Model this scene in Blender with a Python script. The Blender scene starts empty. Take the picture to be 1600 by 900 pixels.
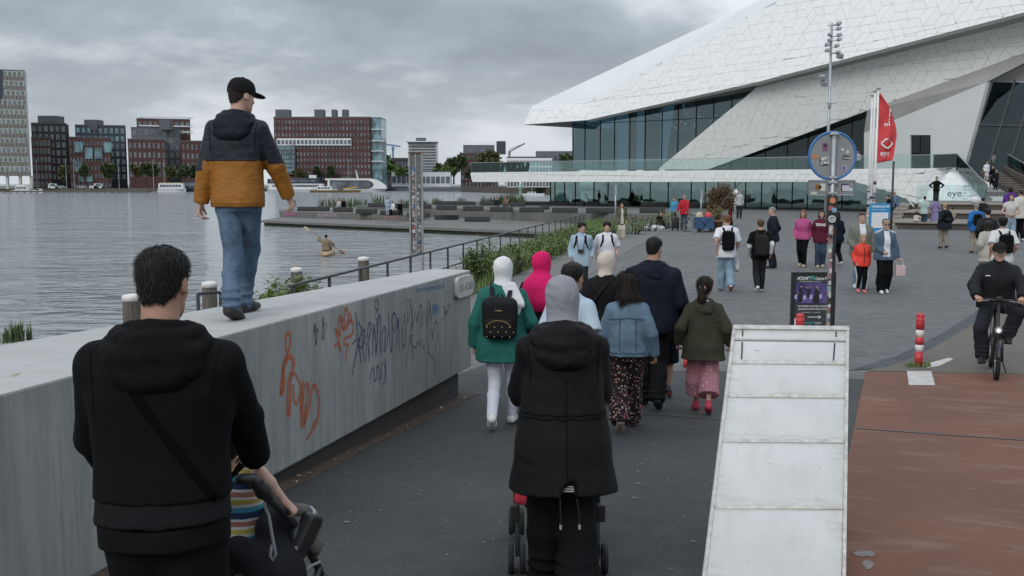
import bpy,bmesh,math,random
import numpy as np
from mathutils import Vector,Matrix
R_=math.radians
random.seed(7)
SC=bpy.context.scene
COL=SC.collection
# ------------------------------------------------------------------ camera
CAMZ=2.58
F=1556.0
PITCH=math.atan(165/F)
cam_d=bpy.data.cameras.new("camera")
cam=bpy.data.objects.new("camera",cam_d)
COL.objects.link(cam)
cam.location=(0,0,CAMZ)
cam.rotation_euler=(math.pi/2-PITCH,0,0)
cam_d.sensor_width=36
cam_d.lens=36*F/1600
cam_d.clip_start=0.05
cam_d.clip_end=6000
SC.camera=cam
# ------------------------------------------------------------------ world: overcast daylight
SUN_EL,SUN_ROT=R_(33),R_(210)
W=bpy.data.worlds.new("World")
SC.world=W
W.use_nodes=True
nt=W.node_tree
nt.nodes.clear()
def WN(t,**kw):
 n=nt.nodes.new(t)
 for k_,v_ in kw.items():
  setattr(n,k_,v_)
 return n
def wmath(op,a,b=None,clamp=False):
 n=WN('ShaderNodeMath',operation=op,use_clamp=clamp)
 for i,v in enumerate((a,b)):
  if v is None:continue
  if hasattr(v,'is_linked'):nt.links.new(v,n.inputs[i])
  else:n.inputs[i].default_value=v
 return n.outputs[0]
wo=WN('ShaderNodeOutputWorld')
sky=WN('ShaderNodeTexSky',sky_type='NISHITA',sun_disc=False)
sky.sun_elevation=SUN_EL
sky.sun_rotation=SUN_ROT
sky.air_density=1.5
sky.dust_density=3.0
bg1=WN('ShaderNodeBackground');bg1.inputs[1].default_value=0.06
nt.links.new(sky.outputs[0],bg1.inputs[0])
tc=WN('ShaderNodeTexCoord')
sep=WN('ShaderNodeSeparateXYZ')
nt.links.new(tc.outputs['Generated'],sep.inputs[0])
zc=wmath('MAXIMUM',sep.outputs[2],0.0)
den=wmath('ADD',zc,0.26)
cmb=WN('ShaderNodeCombineXYZ')
nt.links.new(wmath('DIVIDE',sep.outputs[0],den),cmb.inputs[0])
nt.links.new(wmath('DIVIDE',sep.outputs[1],den),cmb.inputs[1])
cmb.inputs[2].default_value=3.7
nz=WN('ShaderNodeTexNoise');nz.inputs['Scale'].default_value=1.55
nz.inputs['Detail'].default_value=7;nz.inputs['Roughness'].default_value=0.57
nz.inputs['Distortion'].default_value=0.1
nt.links.new(cmb.outputs[0],nz.inputs['Vector'])
nz2=WN('ShaderNodeTexNoise');nz2.inputs['Scale'].default_value=0.55
nz2.inputs['Detail'].default_value=3
nt.links.new(cmb.outputs[0],nz2.inputs['Vector'])
dens=wmath('ADD',wmath('MULTIPLY',nz.outputs[0],0.6),wmath('MULTIPLY',nz2.outputs[0],0.4))
ramp=WN('ShaderNodeValToRGB')
cr=ramp.color_ramp
cr.elements[0].position=0.395;cr.elements[0].color=(0.66,0.70,0.74,1)
cr.elements[1].position=0.595;cr.elements[1].color=(0.255,0.29,0.335,1)
e=cr.elements.new(0.5);e.color=(0.35,0.395,0.445,1)
nt.links.new(dens,ramp.inputs[0])
el=WN('ShaderNodeMapRange');el.inputs[1].default_value=0.10;el.inputs[2].default_value=0.95
el.inputs[3].default_value=1.10;el.inputs[4].default_value=3.0
nt.links.new(zc,el.inputs[0])
hz=WN('ShaderNodeMapRange');hz.inputs[1].default_value=0.0;hz.inputs[2].default_value=0.11
hz.inputs[3].default_value=0.72;hz.inputs[4].default_value=0.0
nt.links.new(zc,hz.inputs[0])
mixh=WN('ShaderNodeMix',data_type='RGBA');mixh.inputs[7].default_value=(0.60,0.65,0.69,1)
nt.links.new(hz.outputs[0],mixh.inputs[0]);nt.links.new(ramp.outputs[0],mixh.inputs[6])
bg2=WN('ShaderNodeBackground')
nt.links.new(mixh.outputs[2],bg2.inputs[0]);nt.links.new(el.outputs[0],bg2.inputs[1])
mx=WN('ShaderNodeMixShader');mx.inputs[0].default_value=0.9
nt.links.new(bg1.outputs[0],mx.inputs[1]);nt.links.new(bg2.outputs[0],mx.inputs[2])
nt.links.new(mx.outputs[0],wo.inputs[0])
sun_d=bpy.data.lights.new("sun",'SUN')
sun_d.energy=1.15
sun_d.angle=R_(26)
sun_d.color=(1.0,0.97,0.93)
sun=bpy.data.objects.new("sun",sun_d)
COL.objects.link(sun)
sdir=Vector((math.sin(SUN_ROT)*math.cos(SUN_EL),math.cos(SUN_ROT)*math.cos(SUN_EL),math.sin(SUN_EL)))
sun.rotation_euler=sdir.to_track_quat('Z','Y').to_euler()
sun.location=(0,0,60)
SC.view_settings.view_transform='Standard'
SC.view_settings.look='None'
SC.view_settings.gamma=1
SC.view_settings.exposure=0.1
SC.render.resolution_x,SC.render.resolution_y=1024,576
SC.cycles.max_bounces=6
SC.cycles.transparent_max_bounces=12
# ------------------------------------------------------------------ picture <-> place
cP,sP=math.cos(PITCH),math.sin(PITCH)
def ray(x,y):
 dx,dy=(x-800)/F,(450-y)/F
 return Vector((dx,cP+dy*sP,-sP+dy*cP))
def at(x,y,Y):
 """point of the place seen at photo pixel (x, y) at distance Y ahead"""
 d=ray(x,y)
 return Vector((0,0,CAMZ))+d*(Y/d.y)
def on_z(x,y,z):
 d=ray(x,y)
 return Vector((0,0,CAMZ))+d*((z-CAMZ)/d.z)
def on_plane(x,y,p0,n):
 d=ray(x,y);o=Vector((0,0,CAMZ))
 return o+d*((p0-o).dot(n)/d.dot(n))
HEAD=R_(18)
def svalue(x,y):return x*math.sin(HEAD)+y*math.cos(HEAD)
def gz(x,y):
 s=svalue(x,y)
 t=14.0-s
 if t<=-1:return 0.0
 if t<1:return 0.05*(t+1)**2/4
 return 0.05*min(t,22)
def on_ground(x,y):
 z=0.0
 for _ in range(30):
  p=on_z(x,y,z)
  z=gz(p.x,p.y)
 return p
WATER=-1.45
# ------------------------------------------------------------------ objects
def new_mesh(name,verts,faces,smooth=False):
 me=bpy.data.meshes.new(name)
 me.from_pydata([tuple(v)for v in verts],[],[tuple(f)for f in faces])
 if smooth:
  me.polygons.foreach_set('use_smooth',[True]*len(me.polygons))
 me.update()
 return me
def link(name,me,parent=None,mat=None,kind=None):
 o=bpy.data.objects.new(name,me)
 COL.objects.link(o)
 if parent is not None:o.parent=parent
 if mat is not None and me is not None and len(me.materials)==0:me.materials.append(mat)
 if kind:o['kind']=kind
 return o
def tag(o,label,cat,group=None):
 o['label']=label;o['category']=cat
 if group:o['group']=group
 return o
def thing(name,label,cat,loc=(0,0,0),rotz=0.0,group=None):
 o=bpy.data.objects.new(name,None)
 COL.objects.link(o)
 o.location=loc;o.rotation_euler=(0,0,rotz)
 o.empty_display_size=0.2
 return tag(o,label,cat,group)
def copy_tree(o,parent=None):
 c=o.copy();COL.objects.link(c);c.parent=parent
 for ch in list(o.children):copy_tree(ch,c)
 return c
class MB:
 """collects shapes, links them as one mesh object"""
 def __init__(s):s.v=[];s.f=[];s.m=[];s.mi=0
 def add(s,vs,fs):
  b=len(s.v)
  s.v+=[tuple(v)for v in vs]
  s.f+=[tuple(i+b for i in f)for f in fs]
  s.m+=[s.mi]*len(fs)
  return s
 def box(s,c,size,rotz=0.0,R=None):
  x,y,z=size[0]/2,size[1]/2,size[2]/2
  M=R if R is not None else Matrix.Rotation(rotz,3,'Z')
  vs=[Vector(c)+M@Vector((a*x,b*y,d*z))for a in(-1,1)for b in(-1,1)for d in(-1,1)]
  return s.add(vs,[(0,1,3,2),(4,6,7,5),(0,4,5,1),(2,3,7,6),(0,2,6,4),(1,5,7,3)])
 def rbox(s,c,size,bev,R=None):
  """box with bevelled edges"""
  bm=bmesh.new()
  bmesh.ops.create_cube(bm,size=1.0)
  for v in bm.verts:v.co=Vector((v.co.x*size[0],v.co.y*size[1],v.co.z*size[2]))
  bmesh.ops.bevel(bm,geom=list(bm.edges),offset=bev,segments=2,affect='EDGES',profile=0.6)
  M=R if R is not None else Matrix.Identity(3)
  bm.verts.index_update()
  vs=[Vector(c)+M@v.co for v in bm.verts]
  fs=[[v.index for v in f.verts]for f in bm.faces]
  bm.free()
  return s.add(vs,fs)
 def bar(s,p0,p1,w,h,up=(0,0,1)):
  p0,p1=Vector(p0),Vector(p1)
  d=(p1-p0).normalized();u=Vector(up)
  sd=d.cross(u)
  if sd.length<1e-4:sd=d.cross(Vector((0,1,0)))
  sd.normalize();u=sd.cross(d)
  a,b=sd*(w/2),u*(h/2)
  vs=[p+i*a+j*b for p in(p0,p1)for i,j in((-1,-1),(1,-1),(1,1),(-1,1))]
  return s.add(vs,[(3,2,1,0),(4,5,6,7),(0,1,5,4),(1,2,6,5),(2,3,7,6),(3,0,4,7)])
 def tube(s,pts,r,n=8,caps=True):
  pts=[Vector(p)for p in pts]
  rs=r if isinstance(r,(list,tuple))else[r]*len(pts)
  ref=None;rings=[]
  for i,p in enumerate(pts):
   d=(pts[min(i+1,len(pts)-1)]-pts[max(i-1,0)]).normalized()
   if ref is None:
    ref=d.cross(Vector((0,0,1)))
    if ref.length<1e-3:ref=d.cross(Vector((1,0,0)))
   ref=(ref-d*ref.dot(d)).normalized()
   t=d.cross(ref)
   rings.append([p+(ref*math.cos(2*math.pi*j/n)+t*math.sin(2*math.pi*j/n))*rs[i]for j in range(n)])
  vs=[v for rg in rings for v in rg]
  fs=[(i*n+j,i*n+(j+1)%n,(i+1)*n+(j+1)%n,(i+1)*n+j)for i in range(len(pts)-1)for j in range(n)]
  if caps:
   fs+=[tuple(range(n-1,-1,-1)),tuple((len(pts)-1)*n+j for j in range(n))]
  return s.add(vs,fs)
 def lathe(s,c,prof,n=16,R=None):
  """prof: (radius, height) pairs about local z"""
  M=R if R is not None else Matrix.Identity(3)
  vs=[Vector(c)+M@Vector((r*math.cos(2*math.pi*j/n),r*math.sin(2*math.pi*j/n),h))for r,h in prof for j in range(n)]
  fs=[(i*n+j,i*n+(j+1)%n,(i+1)*n+(j+1)%n,(i+1)*n+j)for i in range(len(prof)-1)for j in range(n)]
  fs+=[tuple(range(n-1,-1,-1)),tuple((len(prof)-1)*n+j for j in range(n))]
  return s.add(vs,fs)
 def prism(s,poly,ext):
  """polygon (3D points) swept by vector ext"""
  poly=[Vector(p)for p in poly];ext=Vector(ext);n=len(poly)
  nn=Vector((0,0,0))
  for i in range(n):nn+=poly[i].cross(poly[(i+1)%n])
  if nn.dot(ext)>0:poly=poly[::-1]
  vs=poly+[p+ext for p in poly]
  fs=[tuple(range(n)),tuple(range(2*n-1,n-1,-1))]
  fs+=[(i,i+n,(i+1)%n+n,(i+1)%n)for i in range(n)]
  return s.add(vs,fs)
 def quad(s,*p):return s.add(p,[tuple(range(len(p)))])
 def torus(s,c,R0,r,R=None,n=28,m=8):
  M=R if R is not None else Matrix.Identity(3)
  vs=[]
  for i in range(n):
   a=2*math.pi*i/n
   for j in range(m):
    b=2*math.pi*j/m
    vs.append(Vector(c)+M@Vector(((R0+r*math.cos(b))*math.cos(a),(R0+r*math.cos(b))*math.sin(a),r*math.sin(b))))
  fs=[(i*m+j,((i+1)%n)*m+j,((i+1)%n)*m+(j+1)%m,i*m+(j+1)%m)for i in range(n)for j in range(m)]
  return s.add(vs,fs)
 def ball(s,c,r,n=10,m=7):
  r=r if isinstance(r,(tuple,list))else(r,r,r)
  vs=[Vector(c)+Vector((0,0,r[2]))]
  for i in range(1,m):
   a=math.pi*i/m
   vs+=[Vector(c)+Vector((r[0]*math.sin(a)*math.cos(2*math.pi*j/n),r[1]*math.sin(a)*math.sin(2*math.pi*j/n),r[2]*math.cos(a)))for j in range(n)]
  vs.append(Vector(c)-Vector((0,0,r[2])))
  fs=[(0,1+j,1+(j+1)%n)for j in range(n)]
  fs+=[(1+i*n+j,1+(i+1)*n+j,1+(i+1)*n+(j+1)%n,1+i*n+(j+1)%n)for i in range(m-2)for j in range(n)]
  L=len(vs)-1
  fs+=[(L,1+(m-2)*n+(j+1)%n,1+(m-2)*n+j)for j in range(n)]
  return s.add(vs,fs)
 def mesh(s,name,mats=None,smooth=False,off=None):
  v=s.v if off is None else[(a-off[0],b-off[1],c-off[2])for a,b,c in s.v]
  me=new_mesh(name,v,s.f,smooth)
  for m in(mats if isinstance(mats,(list,tuple))else[mats]):
   if m is not None:me.materials.append(m)
  if any(s.m):me.polygons.foreach_set('material_index',s.m)
  return me
 def build(s,name,mat,parent=None,smooth=False,off=None,kind=None):
  """off: world base point of the parent when the shapes were given in world space"""
  return link(name,s.mesh(name,mat,smooth,off),parent,None,kind)
 def smooth_by_angle(s):return s
def text_mesh(txt,size,mat,name,extrude=0.0,align='LEFT',bold=0.0,shear=0.0,spacing=1.0):
 cu=bpy.data.curves.new(name,'FONT')
 cu.body=txt;cu.size=size;cu.extrude=extrude;cu.align_x=align;cu.offset=bold
 cu.shear=shear;cu.space_character=spacing;cu.resolution_u=3
 to=bpy.data.objects.new(name,cu)
 COL.objects.link(to)
 bpy.context.view_layer.update()
 me=bpy.data.meshes.new_from_object(to.evaluated_get(bpy.context.evaluated_depsgraph_get()))
 bpy.data.objects.remove(to);bpy.data.curves.remove(cu)
 me.materials.clear();me.materials.append(mat)
 return me
def put_text(txt,size,mat,name,parent,origin,xdir,ydir,off=(0,0,0),**kw):
 """lettering lying in the plane spanned by xdir (reading) and ydir (up); origin in world, off = parent's world base"""
 me=text_mesh(txt,size,mat,name,**kw)
 x,y=Vector(xdir).normalized(),Vector(ydir).normalized()
 z=x.cross(y)
 M=Matrix((x,y,z)).transposed().to_4x4()
 M.translation=Vector(origin)-Vector(off)
 me.transform(M)
 return link(name,me,parent)
# ------------------------------------------------------------------ materials
class NT:
 def __init__(s,name):
  s.m=bpy.data.materials.new(name);s.m.use_nodes=True
  s.t=s.m.node_tree;s.b=s.t.nodes['Principled BSDF']
 def n(s,t,ins=None,**kw):
  n=s.t.nodes.new(t)
  for k_,v_ in kw.items():setattr(n,k_,v_)
  for k_,v_ in(ins or{}).items():s.set(n.inputs[k_],v_)
  return n
 def set(s,sock,v):
  if isinstance(v,bpy.types.NodeSocket):s.t.links.new(v,sock)
  else:sock.default_value=v
 def math(s,op,a,b=0.0,clamp=False):
  n=s.n('ShaderNodeMath',operation=op,use_clamp=clamp)
  s.set(n.inputs[0],a);s.set(n.inputs[1],b)
  return n.outputs[0]
 def coord(s,kind='Object'):return s.n('ShaderNodeTexCoord').outputs[kind]
 def pos(s):return s.n('ShaderNodeNewGeometry').outputs['Position']
 def mapping(s,v,scale=(1,1,1),rot=(0,0,0),loc=(0,0,0)):
  return s.n('ShaderNodeMapping',{'Vector':v,'Scale':scale,'Rotation':rot,'Location':loc}).outputs[0]
 def noise(s,v,scale,detail=4,rough=0.55,dist=0.0):
  return s.n('ShaderNodeTexNoise',{'Vector':v,'Scale':scale,'Detail':detail,'Roughness':rough,'Distortion':dist}).outputs[0]
 def ramp(s,f,stops):
  n=s.n('ShaderNodeValToRGB',{0:f});c=n.color_ramp
  while len(c.elements)<len(stops):c.elements.new(0.5)
  for e_,(p,col)in zip(c.elements,stops):
   e_.position=p;e_.color=(*col,1)if len(col)==3 else col
  return n.outputs[0]
 def rng(s,f,a,b,c=0.0,d=1.0):
  return s.n('ShaderNodeMapRange',{0:f,1:a,2:b,3:c,4:d}).outputs[0]
 def mix(s,f,a,b,blend='MIX'):
  n=s.n('ShaderNodeMix',data_type='RGBA',blend_type=blend)
  s.set(n.inputs[0],f)
  s.set(n.inputs[6],(*a,1)if isinstance(a,tuple)and len(a)==3 else a)
  s.set(n.inputs[7],(*b,1)if isinstance(b,tuple)and len(b)==3 else b)
  return n.outputs[2]
 def bump(s,h,strength,dist=0.01,normal=None):
  n=s.n('ShaderNodeBump',{'Height':h,'Strength':strength,'Distance':dist})
  if normal is not None:s.set(n.inputs['Normal'],normal)
  s.t.links.new(n.outputs[0],s.b.inputs['Normal'])
  return n.outputs[0]
 def color(s,c):s.set(s.b.inputs['Base Color'],(*c,1)if isinstance(c,tuple)and len(c)==3 else c)
 def rough(s,r):s.set(s.b.inputs['Roughness'],r)
 def spec(s,v):s.b.inputs['Specular IOR Level'].default_value=v
 def metal(s,v):s.b.inputs['Metallic'].default_value=v
def plain(name,c,rough=0.6,var=0.12,scale=3.0,metal=0.0,bump=0.0,spec=0.5,bscale=None):
 t=NT(name)
 v=t.coord()
 n=t.noise(v,scale,5,0.6)
 lo=tuple(x*(1-var)for x in c);hi=tuple(min(1,x*(1+var))for x in c)
 t.color(t.ramp(n,[(0.3,lo),(0.7,hi)]));t.rough(t.rng(n,0.3,0.7,rough*0.9,min(1,rough*1.1)))
 t.metal(metal);t.spec(spec)
 if bump:t.bump(t.noise(v,bscale or scale*8,4),bump,0.01)
 return t.m
_cl={}
def cloth(c,rough=0.9,weave=400,bump=0.25,var=0.10,spec=0.25):
 """fabric of colour c"""
 key=(c,rough,weave,bump)
 if key in _cl:return _cl[key]
 t=NT('fabric')
 v=t.coord()
 n=t.noise(v,7,3,0.6)
 f=t.noise(v,weave,2,0.5)
 lo=tuple(x*(1-var)for x in c);hi=tuple(min(1,x*(1+var))for x in c)
 t.color(t.mix(0.25,t.ramp(n,[(0.3,lo),(0.7,hi)]),t.ramp(f,[(0.35,tuple(x*.7 for x in c)),(0.65,tuple(min(1,x*1.3)for x in c))])))
 t.rough(rough);t.spec(spec if max(c)>.05 else .12)
 b1=t.bump(t.noise(t.mapping(v,(1,1,1.2)),8,3,0.5,1.0),bump*(1.3 if max(c)>.05 else .7),0.03)
 t.bump(f,0.12,0.002,b1)
 _cl[key]=t.m
 return t.m
def denim(c,fade=0.5):
 t=NT('denim');v=t.coord()
 n=t.noise(v,5,4,0.6);f=t.noise(t.mapping(v,(1,1,.4)),260,2)
 hi=tuple(min(1,x*(1+1.2*fade)+0.03*fade)for x in c)
 t.color(t.mix(0.3,t.ramp(n,[(0.38,c),(0.66,hi)]),t.ramp(f,[(0.4,tuple(x*.6 for x in c)),(0.6,hi)])))
 t.rough(0.9);t.spec(0.2)
 t.bump(t.noise(t.mapping(v,(1,1,2.6)),11,3,0.5,1.0),0.35,0.02)
 return t.m
def skin(c):
 t=NT('skin');v=t.coord();n=t.noise(v,12,4)
 t.color(t.ramp(n,[(0.3,tuple(x*.88 for x in c)),(0.7,tuple(min(1,x*1.08)for x in c))]))
 t.rough(0.55);t.spec(0.4)
 t.b.inputs['Subsurface Weight'].default_value=0.08
 t.b.inputs['Subsurface Radius'].default_value=(0.02,0.008,0.004)
 t.bump(t.noise(v,160,2),0.08,0.002)
 return t.m
def hairm(c):
 t=NT('hair');v=t.coord()
 n=t.noise(t.mapping(v,(1,1,.25)),170,3,0.6)
 t.color(t.ramp(n,[(0.3,tuple(x*.45 for x in c)),(0.7,tuple(min(1,x*1.5)for x in c))]))
 t.rough(0.55);t.spec(0.2);t.bump(n,0.4,0.003)
 return t.m
def pale_face(c=(0.62,0.42,0.33)):return c
M_={}
def mk():
 M_['dark_steel']=plain('dark painted steel',(0.035,0.045,0.05),0.45,0.2,8)
 M_['galv']=plain('galvanised steel',(0.42,0.44,0.45),0.45,0.15,14,metal=0.6)
 M_['grey_steel']=plain('grey painted steel',(0.24,0.255,0.26),0.5,0.12,6)
 M_['black']=plain('black plastic',(0.018,0.018,0.019),0.45,0.2,10)
 M_['rubber']=plain('black rubber',(0.014,0.014,0.014),0.8,0.25,20)
 M_['white_paint']=plain('white paint',(0.74,0.74,0.72),0.5,0.08,6)
 M_['red_paint']=plain('red paint',(0.50,0.035,0.04),0.45,0.15,12)
 M_['off_white']=plain('off white band',(0.66,0.63,0.60),0.5,0.12,15)
 M_['blue_rim']=plain('blue enamel',(0.03,0.16,0.40),0.4,0.08)
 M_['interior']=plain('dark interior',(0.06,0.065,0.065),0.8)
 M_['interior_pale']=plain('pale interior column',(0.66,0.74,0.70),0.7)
 t=NT('dark asphalt');v=t.pos()
 n1=t.noise(v,0.7,5,0.6);n2=t.noise(v,75,3,0.8);n3=t.noise(v,5,5,0.7)
 c=t.mix(0.55,t.ramp(n1,[(0.3,(0.025,0.0252,0.0256)),(0.7,(0.064,0.0642,0.0645))]),t.ramp(n2,[(0.3,(0.012,0.012,0.0125)),(0.72,(0.10,0.10,0.099))]))
 vo=t.n('ShaderNodeTexVoronoi',{'Vector':v,'Scale':2.6},feature='F1').outputs[0]
 sp=t.math('LESS_THAN',t.math('ADD',vo,t.math('MULTIPLY',n3,0.05)),0.052)
 spn=t.math('MULTIPLY',sp,t.math('GREATER_THAN',t.noise(v,1.7,2),0.46))
 c=t.mix(spn,c,(0.16,0.155,0.15))
 t.color(c);t.rough(t.rng(n3,0.3,0.7,0.72,0.9));t.spec(0.35);t.bump(n2,0.5,0.006)
 M_['asphalt']=t.m
 t=NT('red asphalt');v=t.pos()
 vr=t.mapping(v,(1,1,1),(0,0,HEAD))
 n1=t.noise(vr,0.8,5,0.65);n2=t.noise(v,75,3,0.8);n3=t.noise(t.mapping(vr,(0.8,2.4,1)),1.6,6,0.68)
 c=t.mix(0.45,t.ramp(n1,[(0.3,(0.155,0.064,0.040)),(0.7,(0.215,0.096,0.063))]),t.ramp(n2,[(0.3,(0.080,0.034,0.024)),(0.72,(0.24,0.115,0.082))]))
 c=t.mix(t.rng(n3,0.52,0.70,0,0.6),c,(0.27,0.185,0.145))
 c=t.mix(t.rng(t.noise(v,0.45,3),0.45,0.7,0,0.35),c,(0.075,0.045,0.038))
 t.color(c);t.rough(0.85);t.spec(0.3);t.bump(n2,0.45,0.006)
 M_['red_asphalt']=t.m
 t=NT('grey clinker paving');v=t.pos()
 vr=t.mapping(v,(1,1,1),(0,0,R_(8)))
 br=t.n('ShaderNodeTexBrick',{'Vector':vr,'Scale':1.0,'Mortar Size':0.006,'Mortar Smooth':0.3,'Bias':0.0,'Brick Width':0.21,'Row Height':0.085,'Color1':(0.092,0.092,0.091,1),'Color2':(0.19,0.19,0.187,1),'Mortar':(0.062,0.062,0.060,1)})
 n1=t.noise(v,0.25,5,0.6);n2=t.noise(t.mapping(vr,(1,4.5,1)),3.0,5,0.75)
 c=t.mix(t.rng(n2,0.40,0.66,0,0.6),br.outputs[0],(0.20,0.199,0.195))
 c=t.mix(t.rng(n1,0.35,0.7,0.0,0.5),c,(0.088,0.090,0.092))
 t.color(c);t.rough(0.85);t.spec(0.3);t.bump(t.math('MULTIPLY',br.outputs[1],-1.0),0.5,0.01)
 M_['brick_pave']=t.m
 t=NT('dark edging pavers');v=t.pos()
 br=t.n('ShaderNodeTexBrick',{'Vector':t.mapping(v,(1,1,1),(0,0,R_(55))),'Scale':1.0,'Mortar Size':0.007,'Brick Width':0.21,'Row Height':0.1,'Color1':(0.055,0.060,0.068,1),'Color2':(0.085,0.091,0.10,1),'Mortar':(0.05,0.05,0.05,1)})
 t.color(br.outputs[0]);t.rough(0.8);t.spec(0.3);M_['edge_pave']=t.m
 t=NT('exposed aggregate');v=t.pos()
 n=t.noise(v,38,3,0.85);n1=t.noise(v,0.8,4)
 c=t.mix(0.55,t.ramp(n1,[(0.3,(0.125,0.110,0.092)),(0.7,(0.165,0.148,0.125))]),t.ramp(n,[(0.35,(0.05,0.047,0.042)),(0.65,(0.20,0.185,0.165))]))
 t.color(c);t.rough(0.9);t.spec(0.25);t.bump(n,0.4,0.008);M_['aggregate']=t.m
 t=NT('pale concrete path');v=t.pos()
 n=t.noise(v,1.2,6,0.65);n2=t.noise(v,50,3)
 t.color(t.mix(0.3,t.ramp(n,[(0.3,(0.125,0.123,0.118)),(0.7,(0.175,0.172,0.165))]),t.ramp(n2,[(0.3,(0.11,0.11,0.105)),(0.7,(0.26,0.25,0.24))])))
 t.rough(0.9);t.spec(0.3);M_['path']=t.m
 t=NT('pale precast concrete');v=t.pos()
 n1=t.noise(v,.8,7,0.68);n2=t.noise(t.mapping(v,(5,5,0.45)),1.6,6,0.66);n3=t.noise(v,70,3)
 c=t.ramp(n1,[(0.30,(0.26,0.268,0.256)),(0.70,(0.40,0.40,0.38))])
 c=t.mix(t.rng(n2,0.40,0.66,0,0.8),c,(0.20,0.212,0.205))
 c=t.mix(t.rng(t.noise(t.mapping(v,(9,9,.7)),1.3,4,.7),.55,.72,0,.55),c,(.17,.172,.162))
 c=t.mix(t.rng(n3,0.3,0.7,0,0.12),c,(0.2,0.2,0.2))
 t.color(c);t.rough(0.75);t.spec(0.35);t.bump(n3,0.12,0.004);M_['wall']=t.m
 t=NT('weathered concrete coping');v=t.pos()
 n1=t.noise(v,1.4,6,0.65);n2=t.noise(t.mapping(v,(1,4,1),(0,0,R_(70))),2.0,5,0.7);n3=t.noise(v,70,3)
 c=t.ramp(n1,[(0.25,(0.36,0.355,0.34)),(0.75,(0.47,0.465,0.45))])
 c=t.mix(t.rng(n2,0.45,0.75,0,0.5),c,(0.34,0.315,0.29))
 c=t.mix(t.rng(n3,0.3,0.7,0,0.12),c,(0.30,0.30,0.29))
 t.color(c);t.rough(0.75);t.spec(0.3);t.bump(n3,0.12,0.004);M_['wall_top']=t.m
 t=NT('stained concrete');v=t.pos()
 n1=t.noise(v,0.35,6,0.65);n2=t.noise(t.mapping(v,(3,3,0.4)),1.2,5,0.65)
 c=t.ramp(n1,[(0.25,(0.125,0.125,0.12)),(0.75,(0.20,0.2,0.19))])
 c=t.mix(t.rng(n2,0.4,0.7,0,0.6),c,(0.085,0.088,0.075))
 t.color(c);t.rough(0.9);t.spec(0.25);M_['quay']=t.m
 t=NT('algae stained quay base');v=t.pos()
 n2=t.noise(t.mapping(v,(3,3,0.6)),1.5,5,0.65)
 t.color(t.ramp(n2,[(0.3,(0.022,0.026,0.014)),(0.7,(0.06,0.065,0.04))]));t.rough(0.7);M_['algae']=t.m
 t=NT('harbour water');v=t.pos()
 t.color((0.235,0.25,0.25));t.rough(0.13);t.spec(0.5)
 t.b.inputs['IOR'].default_value=1.33
 va=t.mapping(v,(0.5,1.0,1),(0,0,R_(-12)))
 h=t.math('ADD',t.math('MULTIPLY',t.noise(va,0.75,2,0.5,0.8),1.3),t.math('MULTIPLY',t.noise(va,2.4,2,0.5,0.6),0.30))
 h=t.math('ADD',h,t.math('MULTIPLY',t.noise(va,0.11,3,0.5),2.2))
 t.bump(h,1.0,.5);M_['water']=t.m
 t=NT('weathered timber pile');v=t.coord()
 n=t.noise(t.mapping(v,(14,14,1.2)),2.0,5,0.7)
 t.color(t.ramp(n,[(0.3,(0.055,0.045,0.036)),(0.7,(0.16,0.14,0.115))]));t.rough(0.9);t.bump(n,0.5,0.01);M_['timber']=t.m
 t=NT('weathered deck boards');v=t.pos()
 n=t.noise(t.mapping(v,(1.2,9,9)),1.5,5,0.7)
 t.color(t.ramp(n,[(0.3,(0.17,0.15,0.13)),(0.7,(0.29,0.26,0.23))]));t.rough(0.85);M_['deck']=t.m
 M_['deck_dark']=plain('dark deck riser',(0.085,0.07,0.058),0.9,0.3,2)
 def clad(nm,c):
  t=NT(nm);v=t.pos()
  n=t.noise(v,0.12,4,0.6);n2=t.noise(t.mapping(v,(1,1,.25)),0.9,4)
  cc=t.mix(0.5,t.ramp(n,[(0.3,tuple(x*.96 for x in c)),(0.7,c)]),t.ramp(n2,[(0.3,tuple(x*.94 for x in c)),(0.7,c)]))
  t.color(cc);t.rough(0.5);t.spec(0.4);return t.m
 M_['clad']=[clad('white aluminium cladding',tuple(x*f for x in(0.79,0.80,0.785)))for f in(1.0,0.99,0.975)]
 M_['clad_back']=plain('cladding joint',(0.70,0.705,0.69),0.8,0.1,0.4)
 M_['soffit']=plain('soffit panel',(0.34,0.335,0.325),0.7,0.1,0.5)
 M_['smooth_white']=plain('white render',(0.62,0.63,0.62),0.6,0.05,0.3)
 def glass(nm,tint,refl=0.12,clear=0.85):
  t=NT(nm)
  tr=t.n('ShaderNodeBsdfTransparent',{'Color':(*tint,1)})
  gl=t.n('ShaderNodeBsdfGlossy',{'Color':(0.78,0.95,0.93,1),'Roughness':0.02})
  fr=t.n('ShaderNodeFresnel',{'IOR':1.55})
  nb=t.n('ShaderNodeBump',{'Height':t.noise(t.pos(),0.35,2),'Strength':0.25,'Distance':0.05})
  t.set(gl.inputs['Normal'],nb.outputs[0])
  f=t.math('ADD',fr.outputs[0],refl,True)
  ms=t.n('ShaderNodeMixShader',{0:f})
  t.set(ms.inputs[1],tr.outputs[0]);t.set(ms.inputs[2],gl.outputs[0])
  t.t.links.new(ms.outputs[0],t.t.nodes['Material Output'].inputs[0])
  return t.m
 M_['glass_teal']=glass('teal curtain glass',(0.20,0.32,0.39),0.13)
 M_['glass_green']=glass('green ground floor glass',(0.42,0.58,0.54),0.20)
 M_['glass_rail']=glass('pale balustrade glass',(0.89,0.95,0.94),0.03)
 M_['glass_dark']=glass('dark entrance glass',(0.07,0.10,0.105),0.02)
 M_['mullion']=plain('black mullion',(0.02,0.024,0.026),0.5)
 M_['rail_steel']=plain('brushed steel handrail',(0.45,0.46,0.46),0.4,0.1,5,metal=0.7)
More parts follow.
